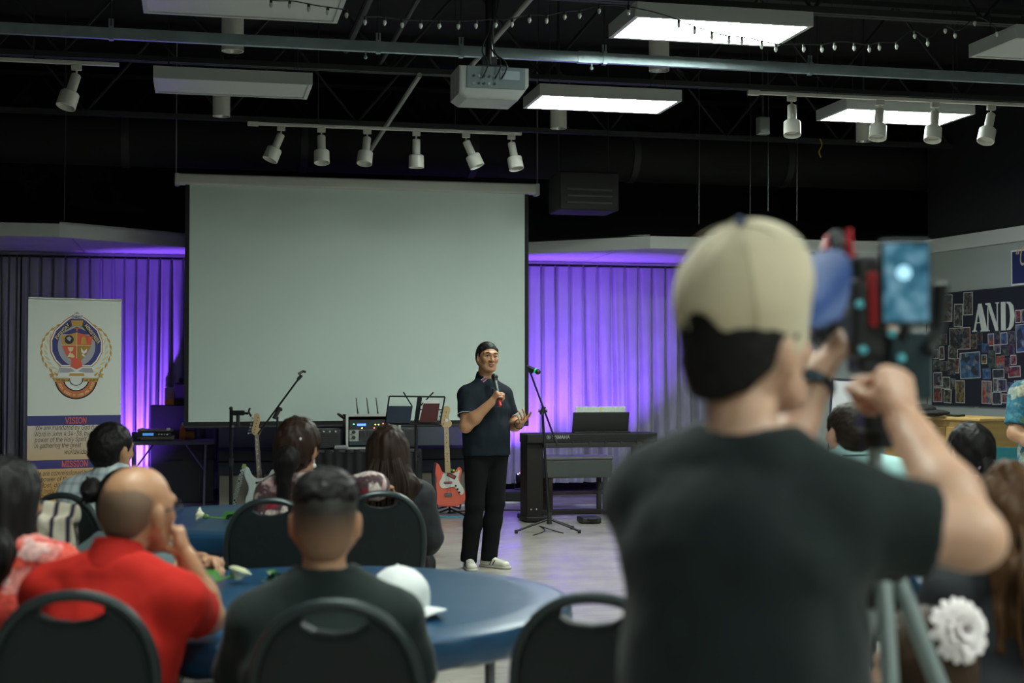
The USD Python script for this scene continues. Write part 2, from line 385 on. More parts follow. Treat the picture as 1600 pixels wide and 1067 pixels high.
LAB = {(0, 0): 'unlit white ceiling light cut by the top frame edge', (1, 0): 'lit ceiling light, the biggest and brightest, upper right', (2, 0): 'unlit ceiling light at the right frame edge',
       (0, 1): 'unlit white ceiling light hanging at left', (1, 1): 'lit ceiling light right of the projector', (2, 1): 'lit ceiling light behind the track heads at right'}
for j, y in enumerate(rows):
    for i, x in enumerate(cols):
        if j < 2: on = (i, j) in ((1, 0), (1, 1), (2, 1))
        else: on = (i, j) in ((1, 2), (0, 3), (1, 4), (2, 4), (0, 5), (1, 5))
        troffer(x, y, on, LAB.get((i, j), 'ceiling light in the rows behind the viewer, outside the frame'), None if (i, j) in LAB else 'ceiling lights outside the frame')

# cylinder downlights (not lit)
def downlight(px, y, zb, label):
    x, d = yplane(px, y)
    t = thing('cylinder_downlight', label, 'downlight', (x, y, zb), group=None)
    part(t, 'housing', lathe([(.074, 0), (.078, 0), (.078, .32), (0, .32)], 28), white_metal)
    part(t, 'reflector', lathe([(.072, .003), (.05, .10), (0, .13)], 28), chrome, label='silvery reflector inside the open end')
    part(t, 'stem', cyl((0, 0, .32), (0, 0, DECK - zb), .012, n=8), joist_paint)
for a in ((361, 10.3, 3.79, 'white cylinder downlight below the cut-off light at top left'), (344, 13.07, 3.82, 'white cylinder downlight under the unlit light at left'),
          (873, 13.07, 3.83, 'white cylinder downlight under the lit light right of the projector'), (1031, 10.3, 3.80, 'white cylinder downlight under the brightest light'),
          (1352, 13.07, 3.82, 'white cylinder downlight between two track heads at right')): downlight(*a)

# track lights
def track(px0, px1, y, z, label, heads, ext0=0, ext1=0):
    xa, xb = yplane(px0, y)[0] - ext0, yplane(px1, y)[0] + ext1
    t = thing('track_rail', label[0], 'lighting track', (0, y, z))
    part(t, 'rail', rbx(((xa + xb) / 2, 0, 0), (xb - xa, .036, .028), .004), white_metal)
    part(t, 'feed_box', rbx((xa + .05, 0, -.002), (.1, .044, .04), .004), white_metal)
    n = max(2, int((xb - xa) / 1.1))
    for q in range(n): part(t, 'hanger_rod', cyl((xa + (q + .5) * (xb - xa) / n, 0, .014), (xa + (q + .5) * (xb - xa) / n, 0, DECK - z), .005, n=6), joist_paint)
    for px, lean, fwd, lab in heads:
        x, d = yplane(px, y)
        h = thing('track_spotlight', lab, 'track light', (x, y, z - .014))
        part(h, 'adapter', rbx((0, 0, -.022), (.075, .034, .044), .005), white_metal)
        part(h, 'yoke', cat(cyl((0, 0, -.04), (0, 0, -.09), .008), bx((0, 0, -.085), (.014, .03, .03))), white_metal)
        R = trimesh.geometry.align_vectors([0, 0, -1], np.array([math.sin(math.radians(lean)), math.sin(math.radians(fwd)), -1.0]) / np.linalg.norm([math.sin(math.radians(lean)), math.sin(math.radians(fwd)), 1]))[:3, :3]
        o = (0, 0, -.075)
        part(h, 'neck', xf(lathe([(0, .0), (.03, .0), (.037, -.008), (.037, -.15), (0, -.15)][::-1], 24), R, o), white_metal)
        part(h, 'lamp_can', xf(lathe([(0, -.15), (.062, -.15), (.07, -.158), (.072, -.27), (.066, -.27), (.06, -.2), (0, -.2)][::-1], 28), R, o), white_metal)
        part(h, 'bulb', xf(lathe([(0, -.2), (.056, -.205), (.06, -.235), (0, -.25)][::-1], 20), R, o), M('dead_bulb', (.5, .5, .48), .2))
track(385, 815, 13.2, 3.79, ['white lighting track with six heads above the screen'], [
    (438, -25, -8, 'track head leaning left, first of the six above the screen'), (501, 0, -14, 'track head hanging straight, second of the six above the screen'),
    (573, -8, -16, 'track head third of the six above the screen, tilted slightly left'), (650, 0, 0, 'upright track head, fourth of the six above the screen'),
    (728, 24, -10, 'track head tilted right, fifth of the six above the screen'), (799, 8, -14, 'last track head at the right end above the screen')])
track(1170, 1600, 10.85, 3.785, ['white lighting track crossing in front of the lit light at right'], [
    (1239, -6, -16, 'track head left of the lit light at right'), (1377, -12, -14, 'track head in front of the lit light, left of two'),
    (1464, -14, -14, 'track head in front of the lit light, right of two'), (1552, -22, -14, 'track head nearest the right frame edge')], ext1=1.2)
track(0, 183, 10.9, 3.785, ['white lighting track at the upper left edge'], [(116, -16, -14, 'single track head at the upper left')], ext0=1.6)

# string of bulbs
SB = [(530 + a * .3375, b * .3375) for a, b in ((115, 95), (207, 97), (288, 108), (375, 112), (461, 113), (550, 115), (632, 112), (724, 108), (800, 105), (881, 85), (961, 88), (1045, 70), (1115, 65), (1206, 42), (1342, 48))]
SB += [(1060 + a * .3375, b * .3375) for a, b in ((6, 110), (80, 140), (160, 165), (240, 185), (300, 190), (392, 208), (458, 222), (588, 222), (673, 224), (732, 213), (823, 217), (893, 224), (940, 215), (1020, 210), (1105, 160), (1165, 195), (1247, 135), (1293, 158), (1385, 100), (1487, 150))]
SA = [(a * .3375, b * .3375) for a, b in ((1180, -30), (1248, 15), (1335, 20), (1423, 35), (1512, 50), (1600, 62))]
sl = thing('string_lights', 'drooping string of clear bulbs strung along the ceiling front', 'string lights')
cab_mat = M('dark_cable', (.012, .02, .018), .5); bulb_mat = M('clear_bulb', (.62, .66, .62), .25)
YS = 8.35
def spt(px, py): x, d = yplane(px, YS); return np.array([x, YS, zat(py, d)])
for seq in (SA, SB):
    pts = [spt(a, b - 9) for a, b in seq]
    part(sl, 'cable', tube(spline(pts, 5), .004, 5), cab_mat)
    for a, b in seq:
        p = spt(a, b)
        part(sl, 'socket', cyl(p + [0, 0, .012], p + [0, 0, .036], .009, n=8), cab_mat)
        part(sl, 'bulb', xf(lathe([(0, -.018), (.006, -.014), (.012, .002), (.009, .014), (0, .016)], 10), None, p), bulb_mat)

# projector on its pole
pj = thing('projector', 'grey ceiling projector hanging on a black pole', 'projector', W(764, 8.75, 3.15))
ps = .435
body = puff(Polygon([(-.217, .03), (-.17, 0), (.15, 0), (.217, .09), (.217, .2), (-.217, .2)]).buffer(.012).buffer(-.012), .32, .015)
part(pj, 'body', stand(body), M('projector_shell', (.36, .38, .37), .45))
part(pj, 'back_panel', bx((.01, -.163, .13), (.36, .012, .13)), M('projector_back', (.13, .18, .19), .5))
part(pj, 'vent_grille', bx((.095, -.171, .145), (.12, .01, .055)), M('projector_vent', (.3, .38, .42), .5))
for q in range(10): part(pj, 'socket', cyl((-.13 + (q % 5) * .032, -.165, .09 + (q // 5) * .045), (-.13 + (q % 5) * .032, -.176, .09 + (q // 5) * .045), .008, n=10), black_plastic if q % 3 else chrome)
part(pj, 'lens', cyl((-.1, .16, .1), (-.1, .2, .1), .045, n=24), black_plastic)
part(pj, 'ceiling_mount', cat(rbx((0, 0, .215), (.2, .2, .02), .005), cyl((0, 0, .21), (0, 0, .30), .03), bx((0, 0, .26), (.09, .05, .06))), black_metal)
part(pj, 'pole', cyl((0, 0, .26), (0, 0, DECK - 3.15), .024, n=16), black_metal)
for q, (a, b) in enumerate(((-.05, -.06), (.03, .02), (.07, .01))):
    part(pj, 'cable', tube(spline([(a - .03, -.18, .12), (a, -.2, .19), (b, -.09, .3), (.02, -.02, .5), (.026, -.01, 1.0)], 6), .005, 6), rubber)

# ------------------------------------------------------------------ projection screen
YSC = 15.25
xs0, ds0 = yplane(272, YSC); xs1, ds1 = yplane(842, YSC)
zt = zat(270, ds0)
sc = thing('projection_screen', 'big pull-down projection screen with black border', 'projection screen', ((xs0 + xs1) / 2, YSC, 0))
hw = (xs1 - xs0) / 2
part(sc, 'housing', rbx((0, .03, zt - .055), (2 * hw, .14, .115), .02), M('screen_housing', (.62, .64, .60), .45), label='pale grey roller housing')
for s in (-1, 1):
    part(sc, 'end_cap', rbx((s * (hw - .02), .03, zt - .06), (.05, .15, .13), .012), M('screen_cap', (.55, .57, .54), .4))
    part(sc, 'chain', tube([(s * (hw - .01), .03, zt), (s * (hw - .01), .03, DECK)], .006, 6), grey_pipe)
xi0, di0 = yplane(295, YSC); xi1, di1 = yplane(820, YSC); xc = (xs0 + xs1) / 2
zb_ = zat(659, di0)
part(sc, 'border', bx(((xi0 + xi1) / 2 - xc, .012, (zt - .1 + zb_ - .05) / 2), (xi1 - xi0 + .09, .004, zt - .1 - zb_ + .05)), M('screen_black', (.008, .009, .009), .7), label='black border of the screen')
part(sc, 'fabric', bx(((xi0 + xi1) / 2 - xc, .008, (zt - .1 + zb_) / 2), (xi1 - xi0, .004, zt - .1 - zb_)), M('screen_cloth', (.62, .73, .68), .85))
part(sc, 'bottom_bar', rbx(((xi0 + xi1) / 2 - xc, .012, zb_ - .055), (xi1 - xi0 + .09, .022, .03), .008), M('screen_bar', (.02, .022, .022), .4))

# bench-like ledge under the screen: grey back panel, navy band, beige base
YL = 16.35
bl = thing('stage_ledge', 'long built-in ledge with navy band and beige base under the screen', 'ledge', (0, YL, 0))
lx0, lx1 = yplane(344, YL)[0], yplane(735, YL)[0]
part(bl, 'base', bx(((lx0 + lx1) / 2, .3, .185), (lx1 - lx0, .6, .37)), M('ledge_beige', (.30, .28, .22), .6))
part(bl, 'band', rbx(((lx0 + lx1) / 2, .28, .44), (lx1 - lx0 + .04, .68, .145), .01), M('ledge_navy', (.012, .02, .035), .6))
part(bl, 'band', rbx(((lx0 + lx1) / 2, .28, .58), (lx1 - lx0 + .04, .66, .13), .01), M('ledge_navy2', (.008, .012, .02), .6))
bp = thing('stage_back_panel', 'long grey-blue panel standing behind the ledge, just below the screen', 'panel', (0, YL, 0))
part(bp, 'panel', bx(((lx0 + lx1) / 2, .70, .48), (lx1 - lx0, .05, .96)), M('ledge_grey', (.42, .47, .52), .6))
part(bp, 'top_trim', bx(((lx0 + lx1) / 2, .70, .97), (lx1 - lx0, .07, .02)), M('ledge_trim', (.1, .11, .13), .5))
# ------------------------------------------------------------------ violet LED pars on the floor, aimed at the curtains
purple_lens = usdkit.material(stage, '/World/Looks/par_lens', {'e': ('emission', {'color': PURPLE, 'strength': 25.0})}, [], 'e.emission')
def par_light(px, d, z, lab, lean=58, turn=0.0, power=1.0, cone=40):
    p = W(px, d, z)
    t = thing('stage_par_light', lab, 'stage light', p, turn)
    R = Rx(-(90 - lean))
    part(t, 'bracket', cat(bx((-.1, 0, .06), (.008, .03, .12)), bx((.1, 0, .06), (.008, .03, .12)), bx((0, 0, .004), (.2, .09, .008))), black_metal)
    part(t, 'can', xf(lathe([(0, -.07), (.07, -.07), (.085, -.03), (.088, .05), (.08, .05), (.078, .03), (0, .03)], 24), R, (0, 0, .12)), black_plastic)
    part(t, 'lens', xf(lathe([(0, .034), (.072, .034), (.072, .037), (0, .037)], 20), R, (0, 0, .12)), purple_lens, label='glowing violet LED lens')
    b = UsdLux.SphereLight.Define(stage, t + '/beam'); b.CreateRadiusAttr(.03); b.CreateIntensityAttr(PAR_POWER * power); b.CreateColorAttr(Gf.Vec3f(*PURPLE)); b.CreateNormalizeAttr(True)
    sh_ = UsdLux.ShapingAPI.Apply(b.GetPrim()); sh_.CreateShapingConeAngleAttr(cone); sh_.CreateShapingConeSoftnessAttr(.7)
    o = R @ np.array([0, 0, .06]) + [0, 0, .12]; Rl = R @ Rx(180)
    b.AddTransformOp().Set(Gf.Matrix4d(*Rl[:, 0], 0, *Rl[:, 1], 0, *Rl[:, 2], 0, *o, 1))
    return t
par_light(166, 16.3, 0, 'violet LED par on the floor behind the roll-up banner', turn=-42, lean=54, power=1.15)
lp = par_light(817, 17.15, .12, 'small LED par with blue and red dots, left of the piano', turn=-12, power=.62)
for q in range(7):
    a = (-.06 + q * .02, -.055, .185 + .012 * (q % 2))
    part(lp, 'indicator', ball(a, .006, 1), M('led_red' if q % 3 == 1 else 'led_blue', (.1, 0, 0), .5, emit=(((1, .1, .1), 6) if q % 3 == 1 else ((.15, .3, 1), 8))))
par_light(968, 16.9, 0, 'violet LED par hidden behind the digital piano', power=.8)
p = W(790, 16.95, 0)
lb = thing('low_riser', 'low black box on the floor beside the piano, under the small par light', 'box', p)
part(lb, 'body', rbx((.1, .0, .06), (.8, .36, .12), .01), black_plastic)
part(lb, 'edge_strip', bx((.1, -.182, .10), (.8, .006, .01)), joist_paint)

# ------------------------------------------------------------------ roll-up banner
BD, BS, BW = 12.0, .768 / 145, .768
bn = thing('roll_up_banner', 'tall white roll-up banner with ministry crest, VISION and MISSION text', 'banner', W(117.5, BD), 16)
def bz(py): return zat(py, BD)
def bxx(px): return (px - 117.5) * BS
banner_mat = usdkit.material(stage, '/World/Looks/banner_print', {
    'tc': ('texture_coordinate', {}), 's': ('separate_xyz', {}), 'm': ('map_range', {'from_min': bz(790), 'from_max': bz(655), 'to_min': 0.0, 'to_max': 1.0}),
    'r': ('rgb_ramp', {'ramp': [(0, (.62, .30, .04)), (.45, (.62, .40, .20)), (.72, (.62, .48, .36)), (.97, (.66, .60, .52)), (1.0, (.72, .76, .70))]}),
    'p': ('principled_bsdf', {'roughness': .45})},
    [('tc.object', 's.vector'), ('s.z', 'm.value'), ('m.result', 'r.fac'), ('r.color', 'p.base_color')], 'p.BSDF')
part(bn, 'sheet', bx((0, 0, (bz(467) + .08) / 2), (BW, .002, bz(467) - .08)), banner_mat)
part(bn, 'top_rail', rbx((0, 0, bz(467)), (BW + .006, .016, .02), .005), M('banner_rail', (.5, .52, .5), .3, .8))
part(bn, 'base', rbx((0, 0, .045), (BW + .02, .2, .09), .02), M('banner_base', (.4, .42, .42), .35, .7))
part(bn, 'pole', cyl((0, .03, .05), (0, .03, bz(467)), .008), grey_pipe)
navy_print = M('print_navy', (.035, .035, .19), .5); red_print = M('print_red', (.72, .10, .05), .5); brown_print = M('print_brown', (.06, .05, .04), .5)
gold_print = M('print_gold', (.55, .30, .05), .5); cream_print = M('print_cream', (.72, .60, .34), .5); white_print = M('print_white', (.74, .76, .74), .5)
orange_print = M('print_orange', (.62, .17, .04), .5); black_print = M('print_black', (.012, .014, .02), .5); silver_print = M('print_silver', (.38, .37, .42), .5); amber_print = M('print_amber', (.40, .22, .03), .5)
def on_banner(m, layer): return xf(stand(m), None, (0, -.0012 - layer * .0004, 0))
for py0, py1 in ((649, 664), (717.5, 731)):
    part(bn, 'heading_bar', on_banner(ext(sbox(-BW / 2, bz(py1), BW / 2, bz(py0)), .0004), 0), navy_print)
def btext(s, px, py, h, mat, bold=False, slant=0, width=None, layer=1, name='lettering'):
    m = meshkit.text_mesh(s, h, .0004, bold)
    v = np.array(m.vertices); v[:, 0] += slant * v[:, 1]
    if width: v[:, 0] *= width / (v[:, 0].max() - v[:, 0].min())
    m = trimesh.Trimesh(v, m.faces, process=False); m.apply_translation([bxx(px), bz(py), 0])
    part(bn, name, on_banner(m, layer), mat, smooth=False)
btext('VISION', 102.5, 661.5, .052, red_print, True, 0, 33 * BS)
btext('MISSION', 97.5, 728.8, .052, red_print, True, 0, 40 * BS)
for s, px, py, w in (('We are mandated by God through His', 56.5, 671, 124), ('Word in John 4:34-38, by the', 55, 680.5, 96), ('power of the Holy Spirit', 56, 689.5, 80), ('in gathering the great', 55.5, 698.5, 72), ('worldwide', 101, 709, 34),
                     ('We are commissioned by', 55.5, 741.5, 84), ('the power of the', 52, 750.5, 58), ('the lost, go', 54.5, 759.5, 40), ('and indiv', 55, 769, 32), ('Cell G', 64.5, 777.5, 21)):
    btext(s, px, py, .039, brown_print, False, .2, w * BS)
# the crest, drawn in the coordinates of its own close-up
def E(x, y): return (bxx(x / 7.115 + 55), bz(y / 7.115 + 480))
def EP(*pts): return Polygon([E(*p) for p in pts])
def EC(x, y, r, ry=None): return Polygon([E(x + r * math.cos(a), y + (ry or r) * math.sin(a)) for a in np.linspace(0, 2 * math.pi, 48, endpoint=False)])
ES = BS / 7.115
def cr(poly, layer, mat, name): part(bn, name, on_banner(ext(poly, .0004), layer), mat, smooth=False)
lower = EC(458, 785, 238); cut = sbox(-1, -1, 1, E(0, 820)[1])
cr(lower.intersection(cut), 1, black_print, 'crest_crescent'); cr(EC(458, 785, 222).intersection(cut), 2, orange_print, 'crest_crescent')
cr(EC(458, 785, 150).intersection(cut), 3, black_print, 'crest_crescent'); cr(EC(458, 785, 136).intersection(cut), 4, white_print, 'crest_crescent')
for sgn in (-1, 1):                                                      # laurel
    lv, dk = [], []
    for q in range(11):
        t = q / 10; a = math.radians(-72 + 128 * t)
        for r, tw in ((338, .55), (385, -.15)):
            cx, cy = 458 + sgn * r * math.cos(a) * (1 if q else .9), 470 + r * math.sin(a) * .84 + 10
            L = 44; th = a * 1.0 - math.pi / 2 + (tw if 1 else 0)
            dx, dy = sgn * math.cos(th), math.sin(th)
            nx, ny = -dy, dx
            (lv if r > 350 else dk).append(EP((cx - dx * L, cy - dy * L), (cx + nx * 13, cy + ny * 13), (cx + dx * L, cy + dy * L), (cx - nx * 13, cy - ny * 13)))
    cr(unary_union(lv), 1, gold_print, 'crest_laurel'); cr(unary_union(dk), 1, cream_print, 'crest_laurel')
med = EP((345, 130), (460, 60), (575, 130), (700, 240), (755, 380), (750, 500), (690, 610), (630, 665), (290, 665), (220, 600), (170, 500), (165, 370), (215, 250))
cr(med, 2, orange_print, 'crest_medallion'); cr(med.buffer(-9 * ES), 3, white_print, 'crest_medallion'); cr(med.buffer(-24 * ES), 4, navy_print, 'crest_medallion')
cr(EC(460, 430, 208, 225), 5, silver_print, 'crest_medallion')
cr(EP((290, 300), (460, 215), (635, 300)), 6, navy_print, 'crest_medallion')
cr(EP((215, 360), (375, 165), (400, 215), (300, 285), (255, 370)), 6, black_print, 'crest_band'); cr(EP((710, 405), (545, 175), (520, 215), (625, 285), (672, 390)), 6, black_print, 'crest_band')
sh = EP((285, 325), (460, 280), (635, 325), (620, 430), (560, 540), (500, 600), (420, 600), (350, 540), (300, 430))
for q, m_ in ((EP((200, 200), (460, 200), (460, 422), (200, 422)), gold_print), (EP((460, 200), (700, 200), (700, 422), (460, 422)), red_print), (EP((200, 422), (460, 422), (460, 650), (200, 650)), red_print), (EP((460, 422), (700, 422), (700, 650), (460, 650)), amber_print)):
    cr(sh.intersection(q), 7, m_, 'crest_shield')
cr(unary_union([EP((457, 280), (463, 280), (463, 600), (457, 600)), EP((290, 419), (630, 419), (630, 425), (290, 425))]), 8, cream_print, 'crest_shield_cross')
cr(EC(375, 360, 50), 8, black_print, 'crest_globe'); cr(EP((345, 340), (380, 325), (400, 345), (385, 380), (360, 365)), 9, silver_print, 'crest_globe')
cr(EP((505, 410), (515, 340), (535, 325), (560, 340), (575, 410)), 8, gold_print, 'crest_bag')
cr(unary_union([EP((360, 445), (425, 445), (410, 490), (375, 490)), EP((388, 490), (398, 490), (398, 520), (388, 520)), EP((360, 555), (375, 515), (415, 515), (440, 545), (430, 560))]), 8, cream_print, 'crest_chalice')
cr(unary_union([EP((510, 450), (540, 490), (575, 455), (570, 500), (535, 520), (510, 495)), EP((525, 515), (560, 540), (540, 550), (515, 530))]), 8, white_print, 'crest_dove')
cr(EP((410, 570), (500, 570), (520, 625), (525, 660), (460, 690), (390, 660), (400, 620)), 9, red_print, 'crest_steps')
cr(EP((395, 145), (530, 145), (520, 205), (405, 205)), 8, gold_print, 'crest_crown'); cr(EP((400, 100), (425, 85), (460, 60), (500, 85), (525, 100), (525, 130), (400, 130)), 7, white_print, 'crest_top')
cr(EP((430, 72), (460, 52), (492, 72)), 8, gold_print, 'crest_top')
cr(unary_union([EP((452, 225), (468, 225), (468, 270), (452, 270)), EP((435, 230), (490, 230), (490, 242), (435, 242))]), 8, red_print, 'crest_cross')
cr(EP((290, 660), (400, 662), (460, 700), (520, 662), (630, 660), (665, 780), (540, 785), (460, 790), (380, 785), (240, 785)), 9, white_print, 'crest_book')
cr(EP((290, 672), (390, 672), (445, 712), (360, 728), (270, 728)), 10, silver_print, 'crest_book'); cr(EP((630, 672), (530, 672), (475, 712), (560, 728), (650, 728)), 10, silver_print, 'crest_book')
cr(unary_union([EP((200, 785), (385, 790), (380, 825), (225, 830)), EP((535, 790), (715, 785), (695, 830), (530, 825)), EP((385, 735), (540, 735), (550, 765), (375, 765))]), 11, gold_print, 'crest_ribbon')
for cx in (195, 730):
    cr(Polygon([E(cx + (38 if k % 2 == 0 else 16) * math.sin(k * math.pi / 5), 755 - (38 if k % 2 == 0 else 16) * math.cos(k * math.pi / 5)) for k in range(10)]), 11, gold_print, 'crest_star')
cr(EC(458, 795, 78).difference(EC(458, 795, 70)).intersection(sbox(-1, -1, 1, E(0, 790)[1])), 12, black_print, 'crest_ring')
def ctext(s, x, y, h, w, rot, mat, layer=12, bold=True):
    m = meshkit.text_mesh(s, h * ES, .0004, bold); v = np.array(m.vertices); v[:, 0] *= w * ES / np.ptp(v[:, 0]); v[:, 0] -= w * ES / 2
    a = math.radians(rot); c, s_ = math.cos(a), math.sin(a); X = v[:, 0] * c - v[:, 1] * s_; Y = v[:, 0] * s_ + v[:, 1] * c
    o = E(x, y); v[:, 0] = X + o[0]; v[:, 1] = Y + o[1]
    part(bn, 'crest_lettering', on_banner(trimesh.Trimesh(v, m.faces, process=False), layer), mat, smooth=False)
ctext('CHRIST', 460, 126, 32, 122, 0, navy_print); ctext('EVERYDAY', 312, 285, 38, 215, 50, cream_print); ctext('MINISTRIES', 618, 300, 36, 250, -54, cream_print)
ctext('THE SEAL OF', 305, 820, 20, 150, -3, black_print); ctext('THE CHURCH', 620, 820, 20, 150, 3, black_print)
for s, a, w in (('JESUS', 152, 78), ('CHRIST', 120, 90), ('IS', 97, 26), ('LORD', 75, 66), ('AND', 53, 52), ('SAVIOR', 27, 84)):
    r = 205; aa = math.radians(a); ctext(s, 458 + r * math.cos(aa), 785 + r * math.sin(aa), 26, w, 90 - a, cream_print)

# ------------------------------------------------------------------ grey folding table and the things by the curtain at left
grey_top = M('folding_table_grey', (.22, .25, .27), .5, bump=(80, .001)); grey_leg = M('folding_leg_grey', (.20, .21, .24), .4, .3)
fx0, fd0 = yplane(195, 16.75); fx1, _ = yplane(336, 16.75)
ft = thing('folding_table', 'small grey folding table beside the banner', 'table', ((fx0 + fx1) / 2, 16.75, 0)); fw = fx1 - fx0
part(ft, 'tabletop', rbx((0, 0, .725), (fw, .5, .045), .018), grey_top)
for sx in (-1, 1):
    for sy in (-1, 1): part(ft, 'leg', cyl((sx * (fw / 2 - .12), sy * .2, 0), (sx * (fw / 2 - .1), sy * .2, .70), .014), grey_leg)
    part(ft, 'leg_brace', cyl((sx * (fw / 2 - .12), -.2, .42), (sx * .18, -.03, .70), .01), grey_leg)
    part(ft, 'crossbar', cyl((sx * (fw / 2 - .12), -.2, .15), (sx * (fw / 2 - .12), .2, .15), .009), grey_leg)
def on_y(px, y): return yplane(px, y)[0]
bk = thing('equipment_cabinet', 'black cabinet behind the folding table at left of the screen', 'cabinet', (0, 17.2, 0))
x0, x1 = on_y(236, 17.2), on_y(336, 17.2); part(bk, 'body', rbx(((x0 + x1) / 2, 0, .36), (x1 - x0, .3, .72), .012), black_plastic)
x2 = on_y(292, 17.2); part(bk, 'upper_box', rbx(((x0 + x2) / 2, .02, .93), (x2 - x0, .28, .42), .012), black_plastic)
for q in range(2): part(bk, 'handle', tube(spline([((x0 + x1) / 2 - .2 + q * .4, -.15, .5), ((x0 + x1) / 2 - .15 + q * .4, -.17, .5), ((x0 + x1) / 2 - .05 + q * .4, -.17, .5), ((x0 + x1) / 2 + q * .4, -.15, .5)], 4), .008, 6), joist_paint)
sp = thing('small_loudspeaker', 'narrow black loudspeaker with a knob on top, against the screen edge', 'loudspeaker', (on_y(283, 17.2), 17.2, 1.14))
part(sp, 'box', rbx((0, 0, .13), (.15, .2, .26), .01), black_plastic); part(sp, 'grille', bx((0, -.102, .13), (.13, .008, .22)), M('speaker_grille', (.02, .02, .022), .7)); part(sp, 'knob', cat(cyl((0, 0, .26), (0, 0, .28), .012), ball((0, 0, .295), .028, 1)), black_plastic)
pb = thing('product_box', 'small orange and lilac carton standing on the black cabinet', 'carton', (on_y(265, 17.15), 17.15, 1.14), 12)
part(pb, 'carton', bx((0, 0, .10), (.10, .05, .2)), M('carton_lilac', (.35, .28, .5), .5)); part(pb, 'printed_band', bx((0, 0, .035), (.102, .052, .07)), M('carton_orange', (.7, .25, .05), .5)); part(pb, 'printed_swirl', bx((.01, -.0265, .11), (.05, .002, .08)), M('carton_swirl', (.5, .2, .25), .5)); part(pb, 'flap', bx((-.02, 0, .21), (.05, .05, .01), rot=T4.rotation_matrix(.5, [0, 1, 0])), M('carton_white', (.6, .6, .62), .5))
rc_ = thing('wireless_receiver', 'beige and black receiver case with a blue display on the folding table', 'receiver', (on_y(244, 16.7), 16.68, .748))
part(rc_, 'case', cat(rbx((0, .05, .03), (.42, .25, .05), .01), rbx((0, .05, .115), (.40, .25, .03), .01)), M('case_beige', (.45, .42, .30), .5)); part(rc_, 'front_panel', rbx((-.04, -.06, .072), (.44, .05, .055), .006), M('receiver_navy', (.01, .03, .06), .35))
part(rc_, 'display', bx((-.08, -.087, .072), (.12, .004, .03)), M('display_blue', (.02, .1, .3), .3, emit=((.1, .35, .9), .35))); 
for q in range(4): part(rc_, 'knob', cyl((.04 + q * .03, -.085, .07), (.04 + q * .03, -.1, .07), .009, n=10), chrome)
for s in (-.14, .14): part(rc_, 'latch', bx((s, -.08, .13), (.04, .01, .03)), chrome)
bt = thing('remote_tray', 'flat black tray at the left end of the folding table', 'tray', (on_y(207, 16.7), 16.66, .748)); part(bt, 'tray', rbx((0, 0, .012), (.2, .16, .024), .005), black_plastic); part(bt, 'lid', rbx((0, .01, .036), (.19, .13, .018), .005), joist_paint)
sg = thing('spray_bottle', 'orange bottle with white nozzle at the right end of the folding table', 'bottle', (on_y(286, 16.7), 16.70, .748)); part(sg, 'bottle', lathe([(0, 0), (.035, 0), (.038, .02), (.038, .1), (.02, .15), (.014, .17), (0, .17)], 20), M('bottle_orange', (.65, .22, .02), .35)); part(sg, 'nozzle', cyl((0, 0, .17), (0, 0, .2), .012, .008), white_print)
sg = thing('wipes_tub', 'amber printed box on the right end of the folding table', 'box', (on_y(298, 16.7), 16.72, .748)); part(sg, 'tub', rbx((0, 0, .05), (.10, .08, .1), .006), M('tub_amber', (.55, .24, .03), .45)); part(sg, 'lid', rbx((0, 0, .104), (.1, .08, .012), .005), black_plastic)

# ------------------------------------------------------------------ things on and before the ledge
EY, EZ = 14.72, .735
et = thing('draped_table', 'black-draped equipment table in front of the screen, carrying the rack case', 'table', (0, EY, 0))
e0, e1 = on_y(474, EY), on_y(652, EY)
part(et, 'tabletop', rbx(((e0 + e1) / 2, 0, EZ - .02), (e1 - e0, .56, .036), .008), black_plastic)
n_ = 160; pr = []
for q in range(n_ + 1):
    t_ = q / n_; L_ = e1 - e0 + .02; x_ = e0 - .01 + t_ * L_; pr.append((x_, -.285 - .010 * math.sin(t_ * 74) - .006 * math.sin(t_ * 31 + 1)))
v = [(x_, y_ * (1.0 if k_ else .985) , z_) for k_, z_ in enumerate((EZ - .004, .02)) for x_, y_ in pr]; v += [(x_, y_ + .006, z_) for x_, y_, z_ in v]; m_ = n_ + 1
f = [[q, m_ + q, m_ + q + 1, q + 1] for q in range(n_)] + [[2 * m_ + q, 2 * m_ + q + 1, 3 * m_ + q + 1, 3 * m_ + q] for q in range(n_)]
part(et, 'drape', (np.array(v), np.array(f)), M('drape_black', (.008, .009, .011), .9), smooth=50)
for x_ in (e0, e1): part(et, 'side_drape', bx((x_, 0, EZ / 2), (.008, .54, EZ - .03)), M('drape_black', (.008, .009, .011), .9))
def ledge(px, y=EY): return on_y(px, y)
rk = thing('rack_case', 'silver-edged rack case with three antennas and lit mixer, in front of the screen', 'rack case', (ledge(580), EY, EZ), 0)
w, h, dp = .545, .345, .40
alu = M('alu_edge', (.62, .66, .64), .3, .8)
part(rk, 'shell', cat(bx((0, 0, .012), (w, dp, .02)), bx((0, 0, h - .012), (w, dp, .02)), bx((-w / 2 + .01, 0, h / 2), (.02, dp, h)), bx((w / 2 - .01, 0, h / 2), (.02, dp, h)), bx((0, dp / 2 - .01, h / 2), (w, .02, h))), black_plastic)
part(rk, 'edge_frame', stand(puff(sbox(-w / 2, 0, w / 2, h).buffer(.01).difference(sbox(-w / 2 + .022, .022, w / 2 - .022, h - .022).buffer(.006)), .03, .006)).apply_translation((0, -dp / 2, 0)), alu)
part(rk, 'receiver_unit', bx((0, -dp / 2 + .03, .245), (w - .06, .04, .10)), M('rack_black', (.012, .02, .022), .4))
part(rk, 'receiver_unit', bx((0, -dp / 2 + .03, .055), (w - .06, .04, .04)), M('rack_teal', (.015, .035, .04), .4))
